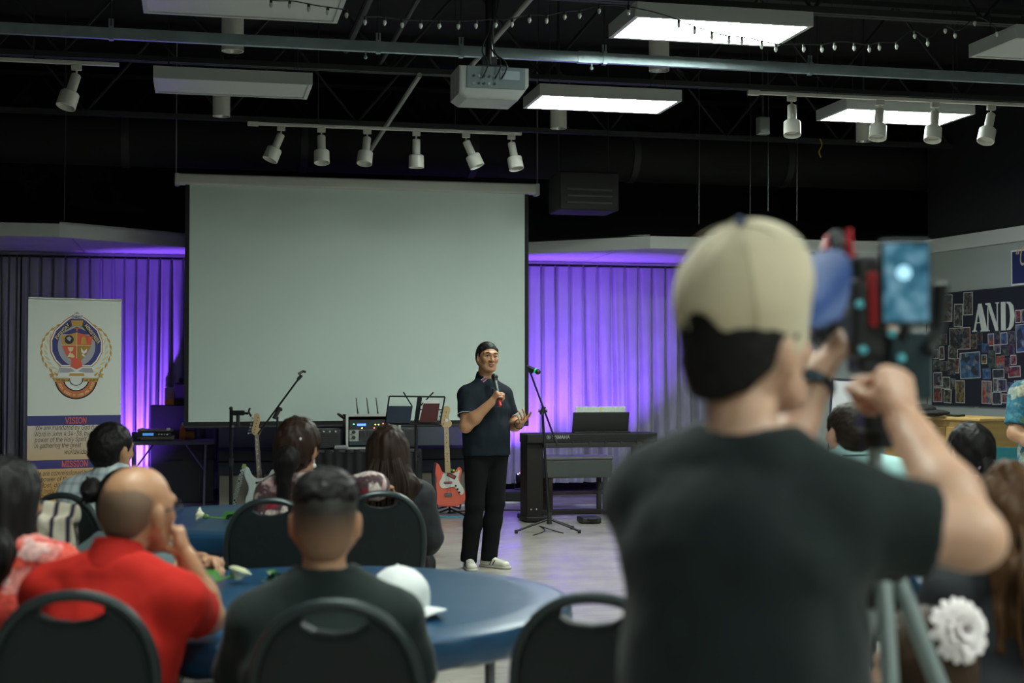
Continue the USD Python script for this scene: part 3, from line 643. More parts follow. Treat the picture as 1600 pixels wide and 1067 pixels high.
part(rk, 'mixer_plate', bx((0, -dp / 2 + .03, .135), (w - .06, .03, .115)), M('rack_plate', (.42, .44, .42), .4, .5))
part(rk, 'mixer_panel', bx((.02, -dp / 2 + .01, .135), (.33, .02, .105)), M('rack_panel', (.02, .025, .03), .4))
for q in range(9): part(rk, 'fader', bx((-.13 + q * .035, -dp / 2 - .004, .14 + .01 * (q % 3)), (.008, .012, .05)), joist_paint)
for q in range(2): part(rk, 'knob', cyl((-.2, -dp / 2 + .015, .115 + q * .055), (-.2, -dp / 2 - .01, .115 + q * .055), .018, n=16), black_plastic)
for q in range(6): part(rk, 'bolt', ball(((-1) ** q * (w / 2 - .045), -dp / 2 + .012, .1 + .045 * (q // 2)), .006, 1), black_plastic)
part(rk, 'display', bx((-.12, -dp / 2 + .008, .245), (.09, .004, .022)), M('rack_blue', (.02, .05, .3), .3, emit=((.08, .25, 1), 1.2)))
for dx, dz, nm, c in ((-.20, .25, 'led_green', (.1, 1, .3)), (-.115, .21, 'led_yellow', (1, .8, .1)), (.01, .21, 'led_red2', (1, .08, .05)), (.10, .255, 'led_red2', (1, .08, .05)), (.055, .246, 'led_lime', (.6, 1, .1)), (.02, .246, 'led_yellow', (1, .8, .1))):
    part(rk, 'indicator', ball((dx, -dp / 2 + .006, dz), .0065, 1), M(nm, (.1, .1, .1), .5, emit=(c, 3)))
for px in (556.5, 573, 587.5):
    x = ledge(px) - ledge(580); part(rk, 'antenna', tube([(x + .01, -.1, h), (x + .006, -.1, h + .03), (x - .012, -.1, h + .175)], [.009, .007, .004], 8), black_plastic)
part(rk, 'handle', tube(spline([(-w / 2 - .0, -.1, h - .04), (-w / 2 - .03, -.1, h - .02), (-w / 2 - .03, .1, h - .02), (-w / 2, .1, h - .04)], 5), .012, 8), black_plastic)
am = thing('stage_amplifier', 'black amplifier with glossy grille left of the rack case', 'amplifier', (ledge(504), EY, EZ))
part(am, 'box', rbx((0, 0, .10), (.36, .34, .20), .015), black_plastic)
for q in range(7): part(am, 'slat', bx((0, -.172, .03 + q * .02), (.30, .01, .008)), M('amp_slat', (.02, .02, .022), .3))
for q in range(5): part(am, 'knob', cyl((-.12 + q * .06, -.165, .178), (-.12 + q * .06, -.185, .178), .010, n=12), chrome)
am = thing('stage_monitor', 'black wedge loudspeaker right of the rack case', 'loudspeaker', (ledge(638), EY, EZ))
part(am, 'box', rbx((0, 0, .10), (.16, .30, .2), .012), black_plastic); part(am, 'grille', bx((0, -.152, .10), (.13, .008, .17)), M('speaker_grille', (.02, .02, .022), .7))
am = thing('silver_cable_box', 'small silvery box between amplifier and rack case', 'box', (ledge(534), EY - .2, EZ)); part(am, 'box', rbx((-.03, .0, .02), (.14, .1, .04), .008), M('steel_box', (.3, .3, .33), .3, .7)); part(am, 'plug', cyl((-.1, 0, .02), (-.14, 0, .02), .008), black_plastic)

# guitars --------------------------------------------------------------
def lathe_y(prof, n=20): return xf(lathe(prof, n), Rx(90))
def guitar(name, label, px, d, roll, lean, k, outline, bodymat, neckmat, head, guard, guardmat, strings, pick, fretmat=None, turn=0.0):
    """drawn upright in xz, facing -y, base of the body at z=0; units of k metres"""
    t = thing(name, label, 'guitar', W(px, d, .09), HEAD + turn)
    R = Rx(lean) @ Ry(roll)
    body = puff(Polygon(spline(np.array(outline, float) * k, 6, True)), .042, .012)
    part(t, 'body', xf(stand(body), R), bodymat)
    if guard:
        part(t, 'pickguard', xf(stand(ext(Polygon(spline(np.array(guard, float) * k, 5, True)), .003, .0215)), R), guardmat)
    z0, z1 = .34 * k, .78 * k
    part(t, 'neck', xf(stand(ext(Polygon([(-.026 * k, z0), (.026 * k, z0), (.021 * k, z1), (-.021 * k, z1)]), .018, .012)), R), neckmat)
    part(t, 'fingerboard', xf(stand(ext(Polygon([(-.027 * k, z0 - .01), (.027 * k, z0 - .01), (.021 * k, z1), (-.021 * k, z1)]), .006, .03)), R), fretmat or neckmat)
    for q in range(20):
        z = z0 + (z1 - z0) * (1 - 2 ** (-(20 - q) / 14)) / (1 - 2 ** (-20 / 14)) ; ww = .026 * k
        part(t, 'fret', xf(stand(ext(sbox(-ww, z, ww, z + .0015), .0015, .036)), R), chrome)
    for q in (3, 5, 7, 9, 12, 15): part(t, 'inlay', xf(stand(ext(Point(0, z1 - (z1 - z0) * (q - .5) / 19).buffer(.005), .0008, .036)), R), black_print if not fretmat else cream_print)
    part(t, 'headstock', xf(stand(puff(Polygon(spline(np.array(head, float) * k, 5, True)), .014, .003)), R, R @ np.array([0, -.012, 0])), M('maple', (.60, .42, .22), .4))
    hx, hz = np.array(head)[:, 0] * k, np.array(head)[:, 1] * k
    for q in range(strings):
        z = hz.min() + (hz.max() - hz.min()) * (q + 1.0) / (strings + 1.4); x = -.05 * k + .010 * q * k
        part(t, 'tuning_peg', xf(cat(cyl((x, 0, z), (x - .03, 0, z), .004, n=6), rbx((x - .036, 0, z), (.014, .008, .02), .003)), R), chrome)
        part(t, 'string_post', xf(cyl((x + .025, -.018, z), (x + .025, -.03, z), .006, n=8), R), chrome)
        xb = (-.5 + q / (strings - 1)) * .04 * k
        part(t, 'string', xf(cyl((xb, -.042, .12 * k), (xb * .7, -.036, z1), .0011, n=4), R), chrome)
    for zz, tilt in pick: part(t, 'pickup', xf(rbx((0, -.026, zz * k), (.085 * k, .014, .022 * k), .004, rot=T4.rotation_matrix(tilt, [0, 1, 0])), R), black_plastic if len(pick) > 1 else M('pickup_red', (.40, .12, .16), .4))
    part(t, 'bridge', xf(rbx((0, -.026, .115 * k), (.075 * k, .014, .035 * k), .004), R), chrome)
    for q in range(3): part(t, 'knob', xf(cyl((.075 * k + q * .018, -.022, .2 * k - q * .035), (.075 * k + q * .018, -.038, .2 * k - q * .035), .011, n=12), R), white_print if len(pick) > 1 else black_plastic)
    return t, R
SO = [(0, 0), (.10, .012), (.155, .07), (.16, .14), (.125, .21), (.118, .26), (.145, .33), (.165, .385), (.15, .41), (.11, .38), (.07, .335), (.0, .33), (-.05, .345), (-.085, .40), (-.12, .46), (-.15, .465), (-.16, .42), (-.145, .33), (-.12, .26), (-.125, .2), (-.155, .13), (-.15, .06), (-.09, .01)]
SH = [(-.022, .775), (.022, .775), (.045, .81), (.05, .835), (.028, .85), (.036, .90), (.042, .96), (.03, 1.0), (-.005, 1.0), (-.02, .95), (-.038, .87), (-.05, .82)]
SG = [(-.02, .335), (.05, .33), (.09, .345), (.12, .36), (.11, .30), (.10, .24), (.12, .14), (.09, .12), (.04, .16), (-.05, .16), (-.07, .2), (-.06, .28), (-.09, .38), (-.05, .34)]
rose_wood = M('rosewood', (.10, .055, .03), .5)
g1, R1 = guitar('electric_guitar', 'white electric guitar with dark fingerboard and patterned strap on a stand', 410, 14.75, -4.5, -6, 1.0, SO, M('guitar_white', (.62, .72, .70), .2, coat=.5), M('maple_neck', (.55, .38, .2), .4), SH, SG, M('guard_white', (.66, .74, .72), .3), 6, [(.17, .15), (.225, 0), (.285, 0)], rose_wood, turn=4)
strap = thing('guitar_strap', 'black and white diamond patterned guitar strap hanging from the white guitar', 'guitar strap', W(410, 14.75, .09), HEAD)
sm = usdkit.material(stage, '/World/Looks/strap_weave', {'tc': ('texture_coordinate', {}), 'mp': ('mapping', {'rotation': (0, math.radians(38), 0), 'scale': (1, 1, 1)}), 'c': ('voronoi_texture', {'scale': 32.0, 'feature': 'distance_to_edge', 'randomness': .25}), 'r': ('rgb_ramp', {'ramp': [(.08, (.5, .56, .52)), (.12, (.02, .03, .03)), (.3, (.03, .04, .04)), (.34, (.45, .5, .48))]}), 'p': ('principled_bsdf', {'roughness': .8})},
    [('tc.object', 'mp.vector'), ('mp.vector', 'c.vector'), ('c.distance', 'r.fac'), ('r.color', 'p.base_color')], 'p.BSDF')
pts = spline([(-.185, .01, .465), (-.205, -.02, .38), (-.245, -.03, .22), (-.29, -.01, .06), (-.305, .02, -.04)], 8)
v = []
for q, p_ in enumerate(pts):
    for s in (-1, 1):
        for yy in (-.002, .002): v.append(p_ + np.array([s * .024, yy, s * .006]))
v = np.array(v); f = []
for q in range(len(pts) - 1):
    a = q * 4; b = a + 4
    f += [[a, a + 2, b + 2, b], [a + 1, b + 1, b + 3, a + 3], [a, b, b + 1, a + 1], [a + 2, a + 3, b + 3, b + 2]]
part(strap, 'band', (v, np.array(f)), sm, smooth=False); part(strap, 'end_tab', rbx((-.185, -.0, .455), (.035, .008, .045), .003), M('tab_green', (.45, .55, .1), .6))
BO = [(0, 0), (.11, .012), (.165, .07), (.16, .15), (.125, .21), (.115, .26), (.13, .32), (.135, .36), (.115, .385), (.085, .36), (.05, .325), (0, .325), (-.05, .34), (-.08, .40), (-.115, .435), (-.145, .425), (-.15, .375), (-.125, .31), (-.12, .24), (-.145, .17), (-.165, .1), (-.14, .03), (-.07, .004)]
BH = [(-.022, .775), (.022, .775), (.05, .80), (.054, .825), (.03, .86), (.032, .91), (.044, .95), (.03, .985), (-.018, .985), (-.03, .92), (-.052, .83)]
BG = [(-.05, .32), (.05, .32), (.095, .345), (.115, .355), (.105, .29), (.12, .22), (.15, .13), (.13, .11), (.08, .17), (.02, .19), (-.07, .19), (-.085, .24), (-.06, .29)]
k2 = 1.08
g2, R2 = guitar('bass_guitar', 'coral bass guitar with white pickguard and maple neck on a stand', 702, 15.15, -2.5, -6, k2, BO, M('bass_coral', (.80, .16, .105), .22, coat=.5), M('maple_neck2', (.60, .44, .25), .4), BH, BG, M('guard_cream', (.70, .70, .64), .3), 4, [(.235, 0)], turn=-3)
part(g2, 'sticker', xf(stand(xf(ext(sbox(-.05, -.022, .05, .022), .001, .025), Rz(-28), (.035 * k2, .30 * k2, 0))), R2), M('sticker_dark', (.05, .03, .03), .5), label='dark slanted sticker on the pickguard')
part(g2, 'sticker', xf(stand(xf(ext(sbox(-.034, -.01, .034, .01), .0012, .0258), Rz(-28), (.035 * k2, .30 * k2, 0))), R2), M('sticker_red', (.4, .05, .04), .5))
for q, c in enumerate(('sticker_green', 'sticker_yellow', 'sticker_orange')): part(g2, 'sticker', xf(stand(ext(Point(.035 * k2 + .028 * q, .36 * k2 - .008 * q).buffer(.012), .001, .0255)), R2), M(c, ((.1, .35, .05), (.6, .5, .05), (.6, .2, .05))[q], .5))
part(g2, 'headstock_badge', xf(stand(ext(Point(.005, .85 * k2).buffer(.018), .002, .008)), R2, R2 @ np.array([0, -.012, 0])), white_print)
def gstand(px, d, lab):
    t = thing('guitar_stand', lab, 'guitar stand', W(px, d, 0), HEAD)
    part(t, 'post', cyl((0, .12, .02), (0, .06, .5), .012), black_metal)
    for s in (-1, 1):
        part(t, 'leg', tube([(0, .11, .06), (s * .16, -.08, .012)], .01, 8), black_metal); part(t, 'foot', ball((s * .165, -.085, .014), .016, 1), rubber)
        part(t, 'cradle_arm', tube([(s * .03, .09, .085), (s * .11, .02, .07), (s * .115, -.05, .07), (s * .125, -.055, .12)], .009, 8), black_metal)
    part(t, 'leg', tube([(0, .12, .06), (0, .3, .012)], .01, 8), black_metal)
gstand(702, 15.15, 'black guitar stand under the coral bass'); gstand(410, 14.75, 'black guitar stand under the white guitar')
bag = thing('bass_strap', 'dark blue strap trailing from the coral bass to the floor', 'guitar strap', W(702, 15.15, 0), HEAD)
part(bag, 'band', tube(spline([(-.155, .03, .55), (-.17, .02, .40), (-.15, .0, .25), (-.2, -.02, .07), (-.3, -.05, .02), (-.24, -.12, .015)], 8), .018, 6), M('strap_navy', (.01, .014, .03), .7))
yb = thing('yellow_pedal', 'small yellow pedal on the floor left of the coral bass', 'effects pedal', W(664, 15.3, 0), HEAD); part(yb, 'box', rbx((0, 0, .025), (.14, .1, .05), .008), M('pedal_yellow', (.55, .42, .03), .4)); part(yb, 'switch', cyl((0, -.02, .05), (0, -.02, .065), .012), chrome)

# stands ----------------------------------------------------------------
def tripod_feet(t, r, zc, n=3, a0=90, tube_r=.010, tip=True):
    for q in range(n):
        a = math.radians(a0 + q * 360 / n); e = np.array([r * math.cos(a), r * math.sin(a), .014])
        part(t, 'leg', cyl((0, 0, zc), e, tube_r), black_metal)
        part(t, 'foot', cyl(e * .93 + [0, 0, .004], e * 1.06, .017), rubber)
    part(t, 'hub', cyl((0, 0, zc - .03), (0, 0, zc + .05), .024), black_plastic)
ms = thing('boom_mic_stand', 'black boom microphone stand with empty clip, in front of the screen', 'microphone stand', W(434, 13.6, 0), HEAD)
u = 13.6 / F
tripod_feet(ms, .32, .1, a0=80)
part(ms, 'post', cyl((0, 0, .1), (0, 0, zat(651, 13.6)), .011), black_metal)
part(ms, 'clutch', cat(cyl((-.03, -.02, zat(654, 13.6)), (.03, -.02, zat(636, 13.6)), .02), cyl((.02, -.03, zat(640, 13.6)), (.05, -.03, zat(640, 13.6)), .012)), black_plastic)
part(ms, 'boom', cyl(((404 - 434) * u, -.02, zat(678, 13.6)), ((467 - 434) * u, -.02, zat(592, 13.6)), .009), black_metal)
part(ms, 'clip', cat(cyl(((466 - 434) * u, -.02, zat(593, 13.6)), ((472 - 434) * u, -.02, zat(586, 13.6)), .016), tube([((468 - 434) * u, -.05, zat(584, 13.6)), ((474 - 434) * u, -.02, zat(580, 13.6)), ((478 - 434) * u, -.05, zat(581, 13.6))], .012, 8)), black_plastic)
ks = thing('clamp_stand', 'black upright stand with a sideways clamp arm, left of the white guitar', 'stand', W(362, 14.3, 0), HEAD); u = 14.3 / F
tripod_feet(ks, .3, .12, a0=70)
part(ks, 'post', rbx((0, 0, zat(640, 14.3) / 2 + .03), (.034, .034, zat(640, 14.3) - .06), .006), black_metal)
part(ks, 'arm', cat(rbx((11 * u, -.01, zat(645, 14.3)), (.13, .04, .05), .01), cyl((.1, -.01, zat(645, 14.3)), (27 * u, -.01, zat(646, 14.3)), .012)), black_metal)
part(ks, 'clamp', cat(tube([(29 * u, -.01, zat(638, 14.3)), (28 * u, -.04, zat(643, 14.3)), (31 * u, -.01, zat(650, 14.3))], .011, 8), rbx((11 * u, -.02, zat(658, 14.3)), (.035, .03, .13), .008)), black_plastic)
part(ks, 'knob', ball((0, -.02, zat(638, 14.3)), .02, 1), black_plastic); part(ks, 'bolt', cyl((.02, -.015, zat(666, 14.3)), (.02, -.03, zat(666, 14.3)), .012), chrome)
part(ks, 'collar', rbx((0, 0, zat(722, 14.3)), (.05, .05, .09), .01), black_plastic)

mu = thing('music_stand', 'folding black music stand with open frame holding a binder and a red book', 'music stand', W(650, 12.6, 0), HEAD); D = 12.6; u = D / F
tripod_feet(mu, .30, .3, a0=-62, tube_r=.009)
part(mu, 'post', cyl((0, 0, .28), (0, 0, zat(655, D)), .012), black_metal)
part(mu, 'clutch', cat(cyl((0, 0, zat(720, D)), (0, 0, zat(705, D)), .02), cyl((0, 0, zat(712, D)), (.045, -.01, zat(712, D)), .014)), black_plastic)
Z = lambda py: zat(py, D)
def fb(a, b, r=.007): return cyl(((a[0] - 650) * u, -.02 + (a[2] if len(a) > 2 else 0), Z(a[1])), ((b[0] - 650) * u, -.02 + (b[2] if len(b) > 2 else 0), Z(b[1])), r, n=8)
part(mu, 'frame', cat(fb((608, 619, .05), (695, 620, .05)), fb((608, 619, .05), (603, 660)), fb((695, 620, .05), (688, 660)), fb((603, 660), (688, 661)), fb((653, 640, .02), (692, 640, .02), .005)), black_metal)
part(mu, 'spine', xf(bx(((653 - 650) * u, .015, Z(641)), (.04, .02, .25), rot=T4.rotation_matrix(.14, [0, 1, 0]))), black_metal)
part(mu, 'page_arm', fb((644, 634, .0), (630, 612.5, .05), .006), black_metal); part(mu, 'page_arm', fb((653, 638, .0), (677, 613, .05), .006), black_metal)
part(mu, 'tray', rbx(((646 - 650) * u, -.04, Z(662)), (84 * u, .06, .018), .005), black_metal)
bd = thing('ring_binder', 'dark navy binder lying open-backed on the left of the music stand', 'binder', W(624, D - .08, 0), HEAD)
part(bd, 'cover', stand(puff(Polygon([((604 - 624) * u, Z(660)), ((641 - 624) * u, Z(660)), ((645 - 624) * u, Z(634)), ((606 - 624) * u, Z(634))]), .02, .004)), M('binder_navy', (.012, .022, .045), .5))
part(bd, 'pages', bx((0, .012, Z(647)), (.19, .008, .135)), M('paper', (.66, .68, .66), .7))
rb = thing('hymn_book', 'dark red book with white top pages on the right of the music stand', 'book', W(671, D - .08, 0), HEAD)
part(rb, 'cover', stand(puff(Polygon([((655 - 671) * u, Z(659)), ((683 - 671) * u, Z(659)), ((687 - 671) * u, Z(630)), ((662 - 671) * u, Z(630))]), .022, .004)), M('book_red', (.07, .012, .014), .5))
part(rb, 'pages', stand(ext(Polygon([((657 - 671) * u, Z(658)), ((682 - 671) * u, Z(658)), ((687 - 671) * u, Z(625)), ((662 - 671) * u, Z(624.5))]), .012, -.022)), M('paper', (.66, .68, .66), .7))

mr = thing('vocal_mic_stand', 'black microphone stand in front of the piano, mic with green ring', 'microphone stand', W(858, 13.45, 0), HEAD); D = 13.45; u = D / F; Z = lambda py: zat(py, D)
for a, b in (((-54, 832), 0), ((49, 828), 0), ((40, 800), 1)):
    e = np.array([a[0] * u, -.06 if not b else .3, .014]); part(mr, 'leg', cyl((0, 0, .13), e, .010), black_metal); part(mr, 'foot', cyl(e + [-.03 * np.sign(a[0]), 0, .003], e, .018), rubber)
part(mr, 'hub', cyl((0, 0, .08), (0, 0, .19), .026), black_plastic)
part(mr, 'post', cyl((0, 0, .1), ((847.5 - 858) * u, 0, Z(644)), .012), black_metal)
part(mr, 'clutch', cat(cyl(((841 - 858) * u, -.01, Z(642)), ((855 - 858) * u, -.01, Z(642)), .014), cyl(((846 - 858) * u, -.02, Z(648)), ((850 - 858) * u, -.02, Z(635)), .02)), black_plastic)
part(mr, 'boom', cyl(((868 - 858) * u, -.03, Z(689)), ((829 - 858) * u, -.03, Z(583)), .009), black_metal)
part(mr, 'counterweight', cyl(((865 - 858) * u, -.03, Z(681)), ((868.5 - 858) * u, -.03, Z(690)), .014), black_plastic)
part(mr, 'clip', cyl(((826 - 858) * u, -.03, Z(577)), ((832 - 858) * u, -.03, Z(583)), .02), black_plastic)
vm = thing('stand_microphone', 'black microphone with green ring clipped on the stand by the piano', 'microphone', W(858, 13.45, 0), HEAD)
a = np.array([(823 - 858) * u, -.05, Z(572)]); b = np.array([(843 - 858) * u, -.09, Z(582.5)]); w_ = b - a
part(vm, 'handle', cyl(a, a + w_ * .62, .013, .021), black_plastic); part(vm, 'ring', cyl(a + w_ * .62, a + w_ * .72, .026), M('ring_green', (.02, .45, .2), .4, emit=((.02, .6, .25), .15))); part(vm, 'grille', ball(a + w_ * .86, .026), M('mic_grille', (.03, .03, .03), .4, .6))

# digital piano ----------------------------------------------------------
PD = 14.6; px0, pd_ = 823, 14.35
pc = W(823, 14.4, 0)
dark_wood = M('piano_rosewood', (.008, .0055, .005), .5, spec=.3, mott=(6, (.009, .006, .0055), (1, 1, 8))); piano_top = M('piano_shell', (.009, .0095, .0095), .45, spec=.35)
pn = thing('digital_piano', 'dark digital piano seen from its back, with music rest', 'piano', pc, 0)
PW = 1.36
for sx in (0, PW - .17):
    part(pn, 'side_panel', rbx((sx + .085, .15, .45), (.17, .30, .80), .008), dark_wood)
    part(pn, 'foot', rbx((sx + .085, .15, .035), (.21, .42, .05), .01), dark_wood)
    for sy in (-.02, .32): part(pn, 'caster', cyl((sx + .06, sy, .015), (sx + .1, sy, .015), .015), rubber)
part(pn, 'body', rbx((PW / 2, .12, .845), (PW + .02, .34, .10), .012), piano_top); part(pn, 'key_slip', rbx((PW / 2, -.035, .775), (PW - .32, .05, .05), .006), M('piano_lip', (.013, .013, .013), .5))
for q in range(6): part(pn, 'back_clip', bx((.3 + q * .17, -.063, .797), (.02, .01, .03)), M('piano_lip', (.013, .013, .013), .5))
part(pn, 'stretcher', rbx((PW / 2, .20, .075), (PW - .3, .03, .05), .006), dark_wood)
for q in range(2): part(pn, 'screw', cyl((.045 + q * .055, -.001, .13), (.045 + q * .055, -.006, .13), .009, n=10), chrome)
lt = meshkit.text_mesh('YAMAHA', .034, .001, True); v = np.array(lt.vertices); v[:, 0] *= .19 / np.ptp(v[:, 0]); lt = trimesh.Trimesh(v, lt.faces, process=False); lt.apply_translation((.245, .842, .0515))
logo = M('piano_logo', (.30, .32, .32), .4)
part(pn, 'lettering', stand(lt), logo, smooth=False)
emb = unary_union([Point(0, 0).buffer(.02).difference(Point(0, 0).buffer(.0165))] + [affinity.rotate(sbox(-.0018, -.013, .0018, .013), a_, origin=(0, 0)) for a_ in (0, 60, 120)])
part(pn, 'emblem', stand(ext(affinity.translate(emb, .215, .858), .001, .0515)), logo, smooth=False)
rx = (898 - 823) * 14.4 / F + .04
part(pn, 'music_rest', xf(rbx((0, 0, 0), (.60, .02, .215), .006), Rx(14), (rx + .28, .1, 1.0)), M('rest_black', (.012, .0125, .013), .45)); part(pn, 'rest_lip', rbx((rx + .28, .06, .90), (.60, .05, .015), .004), M('rest_black', (.012, .0125, .013), .45))
sb = thing('sheet_music_book', 'open white music book behind the dark rest on the piano', 'music book', pc + [rx + .28, .125, .97], 0)
for s in (-1, 1): part(sb, 'page', xf(rbx((s * .135, 0, .075), (.265, .006, .24), .002), Rx(12) @ Rz(s * 4)), M('paper_white', (.62, .68, .64), .7, mott=(40, (.52, .58, .55))))
part(sb, 'bookmark', xf(bx((.0, -.006, .09), (.02, .003, .20)), Rx(12)), M('bookmark_yellow', (.55, .55, .25), .6))
part(sb, 'spine', xf(bx((0, .006, .075), (.02, .006, .24)), Rx(12)), M('paper', (.66, .68, .66), .7))
pe = thing('pedal_unit', 'small black pedal box on the floor under the piano', 'pedal', W(922, 14.3, 0), 0); part(pe, 'box', rbx((0, .05, .035), (.20, .22, .06), .012), black_plastic); part(pe, 'pedal', rbx((0, -.07, .05), (.09, .09, .015), .005), M('pedal_dark', (.03, .03, .03), .3, .6))
bh = thing('piano_bench', 'padded piano bench with dark wooden legs behind the piano', 'bench', W(898, 15.6, 0), 0)
dw2 = M('bench_wood', (.035, .022, .016), .45)
part(bh, 'seat_cushion', rbx((0, 0, .585), (.78, .36, .05), .022), M('bench_cushion', (.16, .15, .17), .6)); part(bh, 'seat_box', rbx((0, 0, .47), (.76, .35, .19), .01), M('bench_box', (.085, .092, .085), .5))
for sx in (-.31, .31):
    for sy in (-.13, .13): part(bh, 'leg', rbx((sx, sy, .19), (.05, .045, .38), .008), dw2)
    part(bh, 'side_rail', bx((sx, 0, .2), (.03, .26, .035)), dw2)
part(bh, 'stretcher', bx((0, 0, .2), (.62, .03, .035)), dw2)

# floor cables
def cable(name, pts, r, mat, lab): return solo(name, tube(spline(pts, 8), r, 6), mat, lab, 'cable')
G = lambda px, py: W(px, 1.46 * F / (py - 590), .006)
cable('white_cable', [G(655, 788), G(720, 790), G(780, 786), G(800, 785.5), G(830, 793), G(880, 791), G(950, 790), G(1010, 792)], .014, M('cable_white', (.7, .72, .7), .5), 'white cable lying across the floor behind the speaker')
cable('black_floor_cable', [G(700, 801), G(760, 797), G(830, 797.5), G(900, 796), G(1000, 797)], .008, rubber, 'thin black cable lying in front of the piano bench')
cable('blue_cable', [G(640, 812), G(662, 813), G(668, 810.5), G(660, 808.5), G(700, 808), G(745, 808)], .010, M('cable_blue', (.05, .25, .4), .5), 'blue cable curled on the floor below the coral bass')
cable('black_stand_cable', [G(833, 836), G(850, 826), G(843, 822), G(862, 828), G(880, 833)], .004, rubber, 'thin black cable tangled at the foot of the vocal stand')

# ------------------------------------------------------------------ right wall: notice board, sign, cabinet, whiteboard
wn = np.array([-1.0, -.113, 0]); wn /= np.linalg.norm(wn); wu = np.array([.113, -1.0, 0]); wu /= np.linalg.norm(wu)    # wu runs towards the viewer = to the right in the picture
WO = np.array([RW0[0], RW0[1], 0])
def onwall(px, py):
    r = FW + RT * (px - 800) / F + UP * (533.5 - py) / F
    t = ((WO - CAM) @ wn) / (r @ wn); p_ = CAM + r * t - WO
    return np.array([p_ @ wu, p_[2]])
def wallmesh(m, off):                          # drawing (u, z, depth) -> world
    v = np.array(m.vertices); q = WO + v[:, :1] * wu + v[:, 2:] * wn + off * wn; q[:, 2] = v[:, 1]
    return trimesh.Trimesh(q, m.faces, process=False)
def wq(*pts): return Polygon([onwall(*p_) for p_ in pts])
Bz = lambda x, y: (1440 + x / 3.8125, 360 + y / 3.8125)
u0, zt_ = onwall(*Bz(70, 385)); u1 = onwall(1700, 470)[0]; zb2 = onwall(*Bz(75, 1035))[1]
nb = thing('notice_board', 'dark navy notice board covered with snapshots on the right wall', 'notice board')
part(nb, 'panel', wallmesh(ext(sbox(u0, zb2, u1, zt_), .02), 0), M('board_navy', (.010, .012, .024), .75, bump=(150, .001)))
part(nb, 'edge_strip', wallmesh(ext(sbox(u0 - .012, zb2 - .012, u1 + .012, zt_ + .012).difference(sbox(u0, zb2, u1, zt_)), .026), 0), M('board_edge', (.02, .022, .035), .6))
# stencil letters
ut0, zl1 = onwall(*Bz(312, 440)); ut1 = onwall(*Bz(565, 430))[0]; zl0 = onwall(*Bz(312, 605))[1]; LHt = zl1 - zl0; LWd = (ut1 - ut0)
let_mat = M('letter_white', (.62, .66, .62), .6)
def letter(polys, a, b, lab):
    t = thing('wall_letter', lab, 'letter')
    for P_ in polys:
        q = affinity.translate(affinity.scale(unary_union(P_), LWd * (b - a), LHt, origin=(0, 0)), ut0 + LWd * a, zl0)
        part(t, 'stroke', wallmesh(ext(q, .006), .021), let_mat)
A_ = [[Polygon([(.42, 1), (.62, 1), (1.0, .05), (1.0, 0), (.55, 0), (.55, .04), (.62, .06), (.36, .82)])], [Polygon([(.34, .78), (.40, .66), (.2, .06), (.3, .04), (.3, 0), (0, 0), (0, .04), (.1, .06)]), Polygon([(.24, .34), (.5, .34), (.5, .30), (.24, .30)])]]
N_ = [[Polygon([(0, 1), (.34, 1), (.92, .12), (.92, 0), (.74, 0), (.16, .92), (0, .95)])], [Polygon([(.14, .86), (.20, .78), (.20, .05), (.3, .03), (.3, 0), (.04, 0), (.04, .03), (.14, .05)])], [Polygon([(.84, .24), (.90, .16), (.90, .95), (1.0, .97), (1.0, 1), (.74, 1), (.74, .97), (.84, .95)])]]
D_ = [[sbox(.08, 0, .38, 1)], [Polygon([(.46, 1), (.70, .98), (.9, .85), (1.0, .5), (.9, .15), (.70, .02), (.46, 0), (.46, .05), (.6, .1), (.68, .3), (.7, .5), (.68, .7), (.6, .9), (.46, .95)])]]
letter(A_, 0, .36, 'white stencil letter A on the notice board'); letter(N_, .32, .64, 'white stencil letter N on the notice board'); letter(D_, .66, 1.0, 'white stencil letter D on the notice board')
def pic_mat(name, ramp, scale, sky=None):
    nodes = {'g': ('geometry', {}), 'o': ('object_info', {}), 'mu': ('math', {'math_type': 'multiply', 'value2': 37.0}), 'cx': ('combine_xyz', {}), 'ad': ('vector_math', {'math_type': 'add'}),
             'v': ('voronoi_texture', {'scale': scale, 'randomness': 1.0}), 'sp': ('separate_color', {}), 'r': ('rgb_ramp', {'ramp': ramp, 'interpolate': False}), 'n': ('noise_texture', {'scale': scale * 1.5, 'detail': 5.0}), 'mr': ('map_range', {'from_min': .3, 'from_max': .7, 'to_min': .2, 'to_max': .75}), 'mx': ('vector_math', {'math_type': 'scale'}), 'p': ('principled_bsdf', {'roughness': .35})}
    links = [('o.random', 'mu.value1'), ('mu.value', 'cx.x'), ('g.position', 'ad.vector1'), ('cx.vector', 'ad.vector2'), ('ad.vector', 'v.vector'), ('v.color', 'sp.color'), ('sp.r', 'r.fac'), ('ad.vector', 'n.vector'), ('n.fac', 'mr.value'), ('r.color', 'mx.vector1'), ('mr.result', 'mx.scale'), ('mx.vector', 'p.base_color')]
    return usdkit.material(stage, '/World/Looks/' + name, nodes, links, 'p.BSDF')
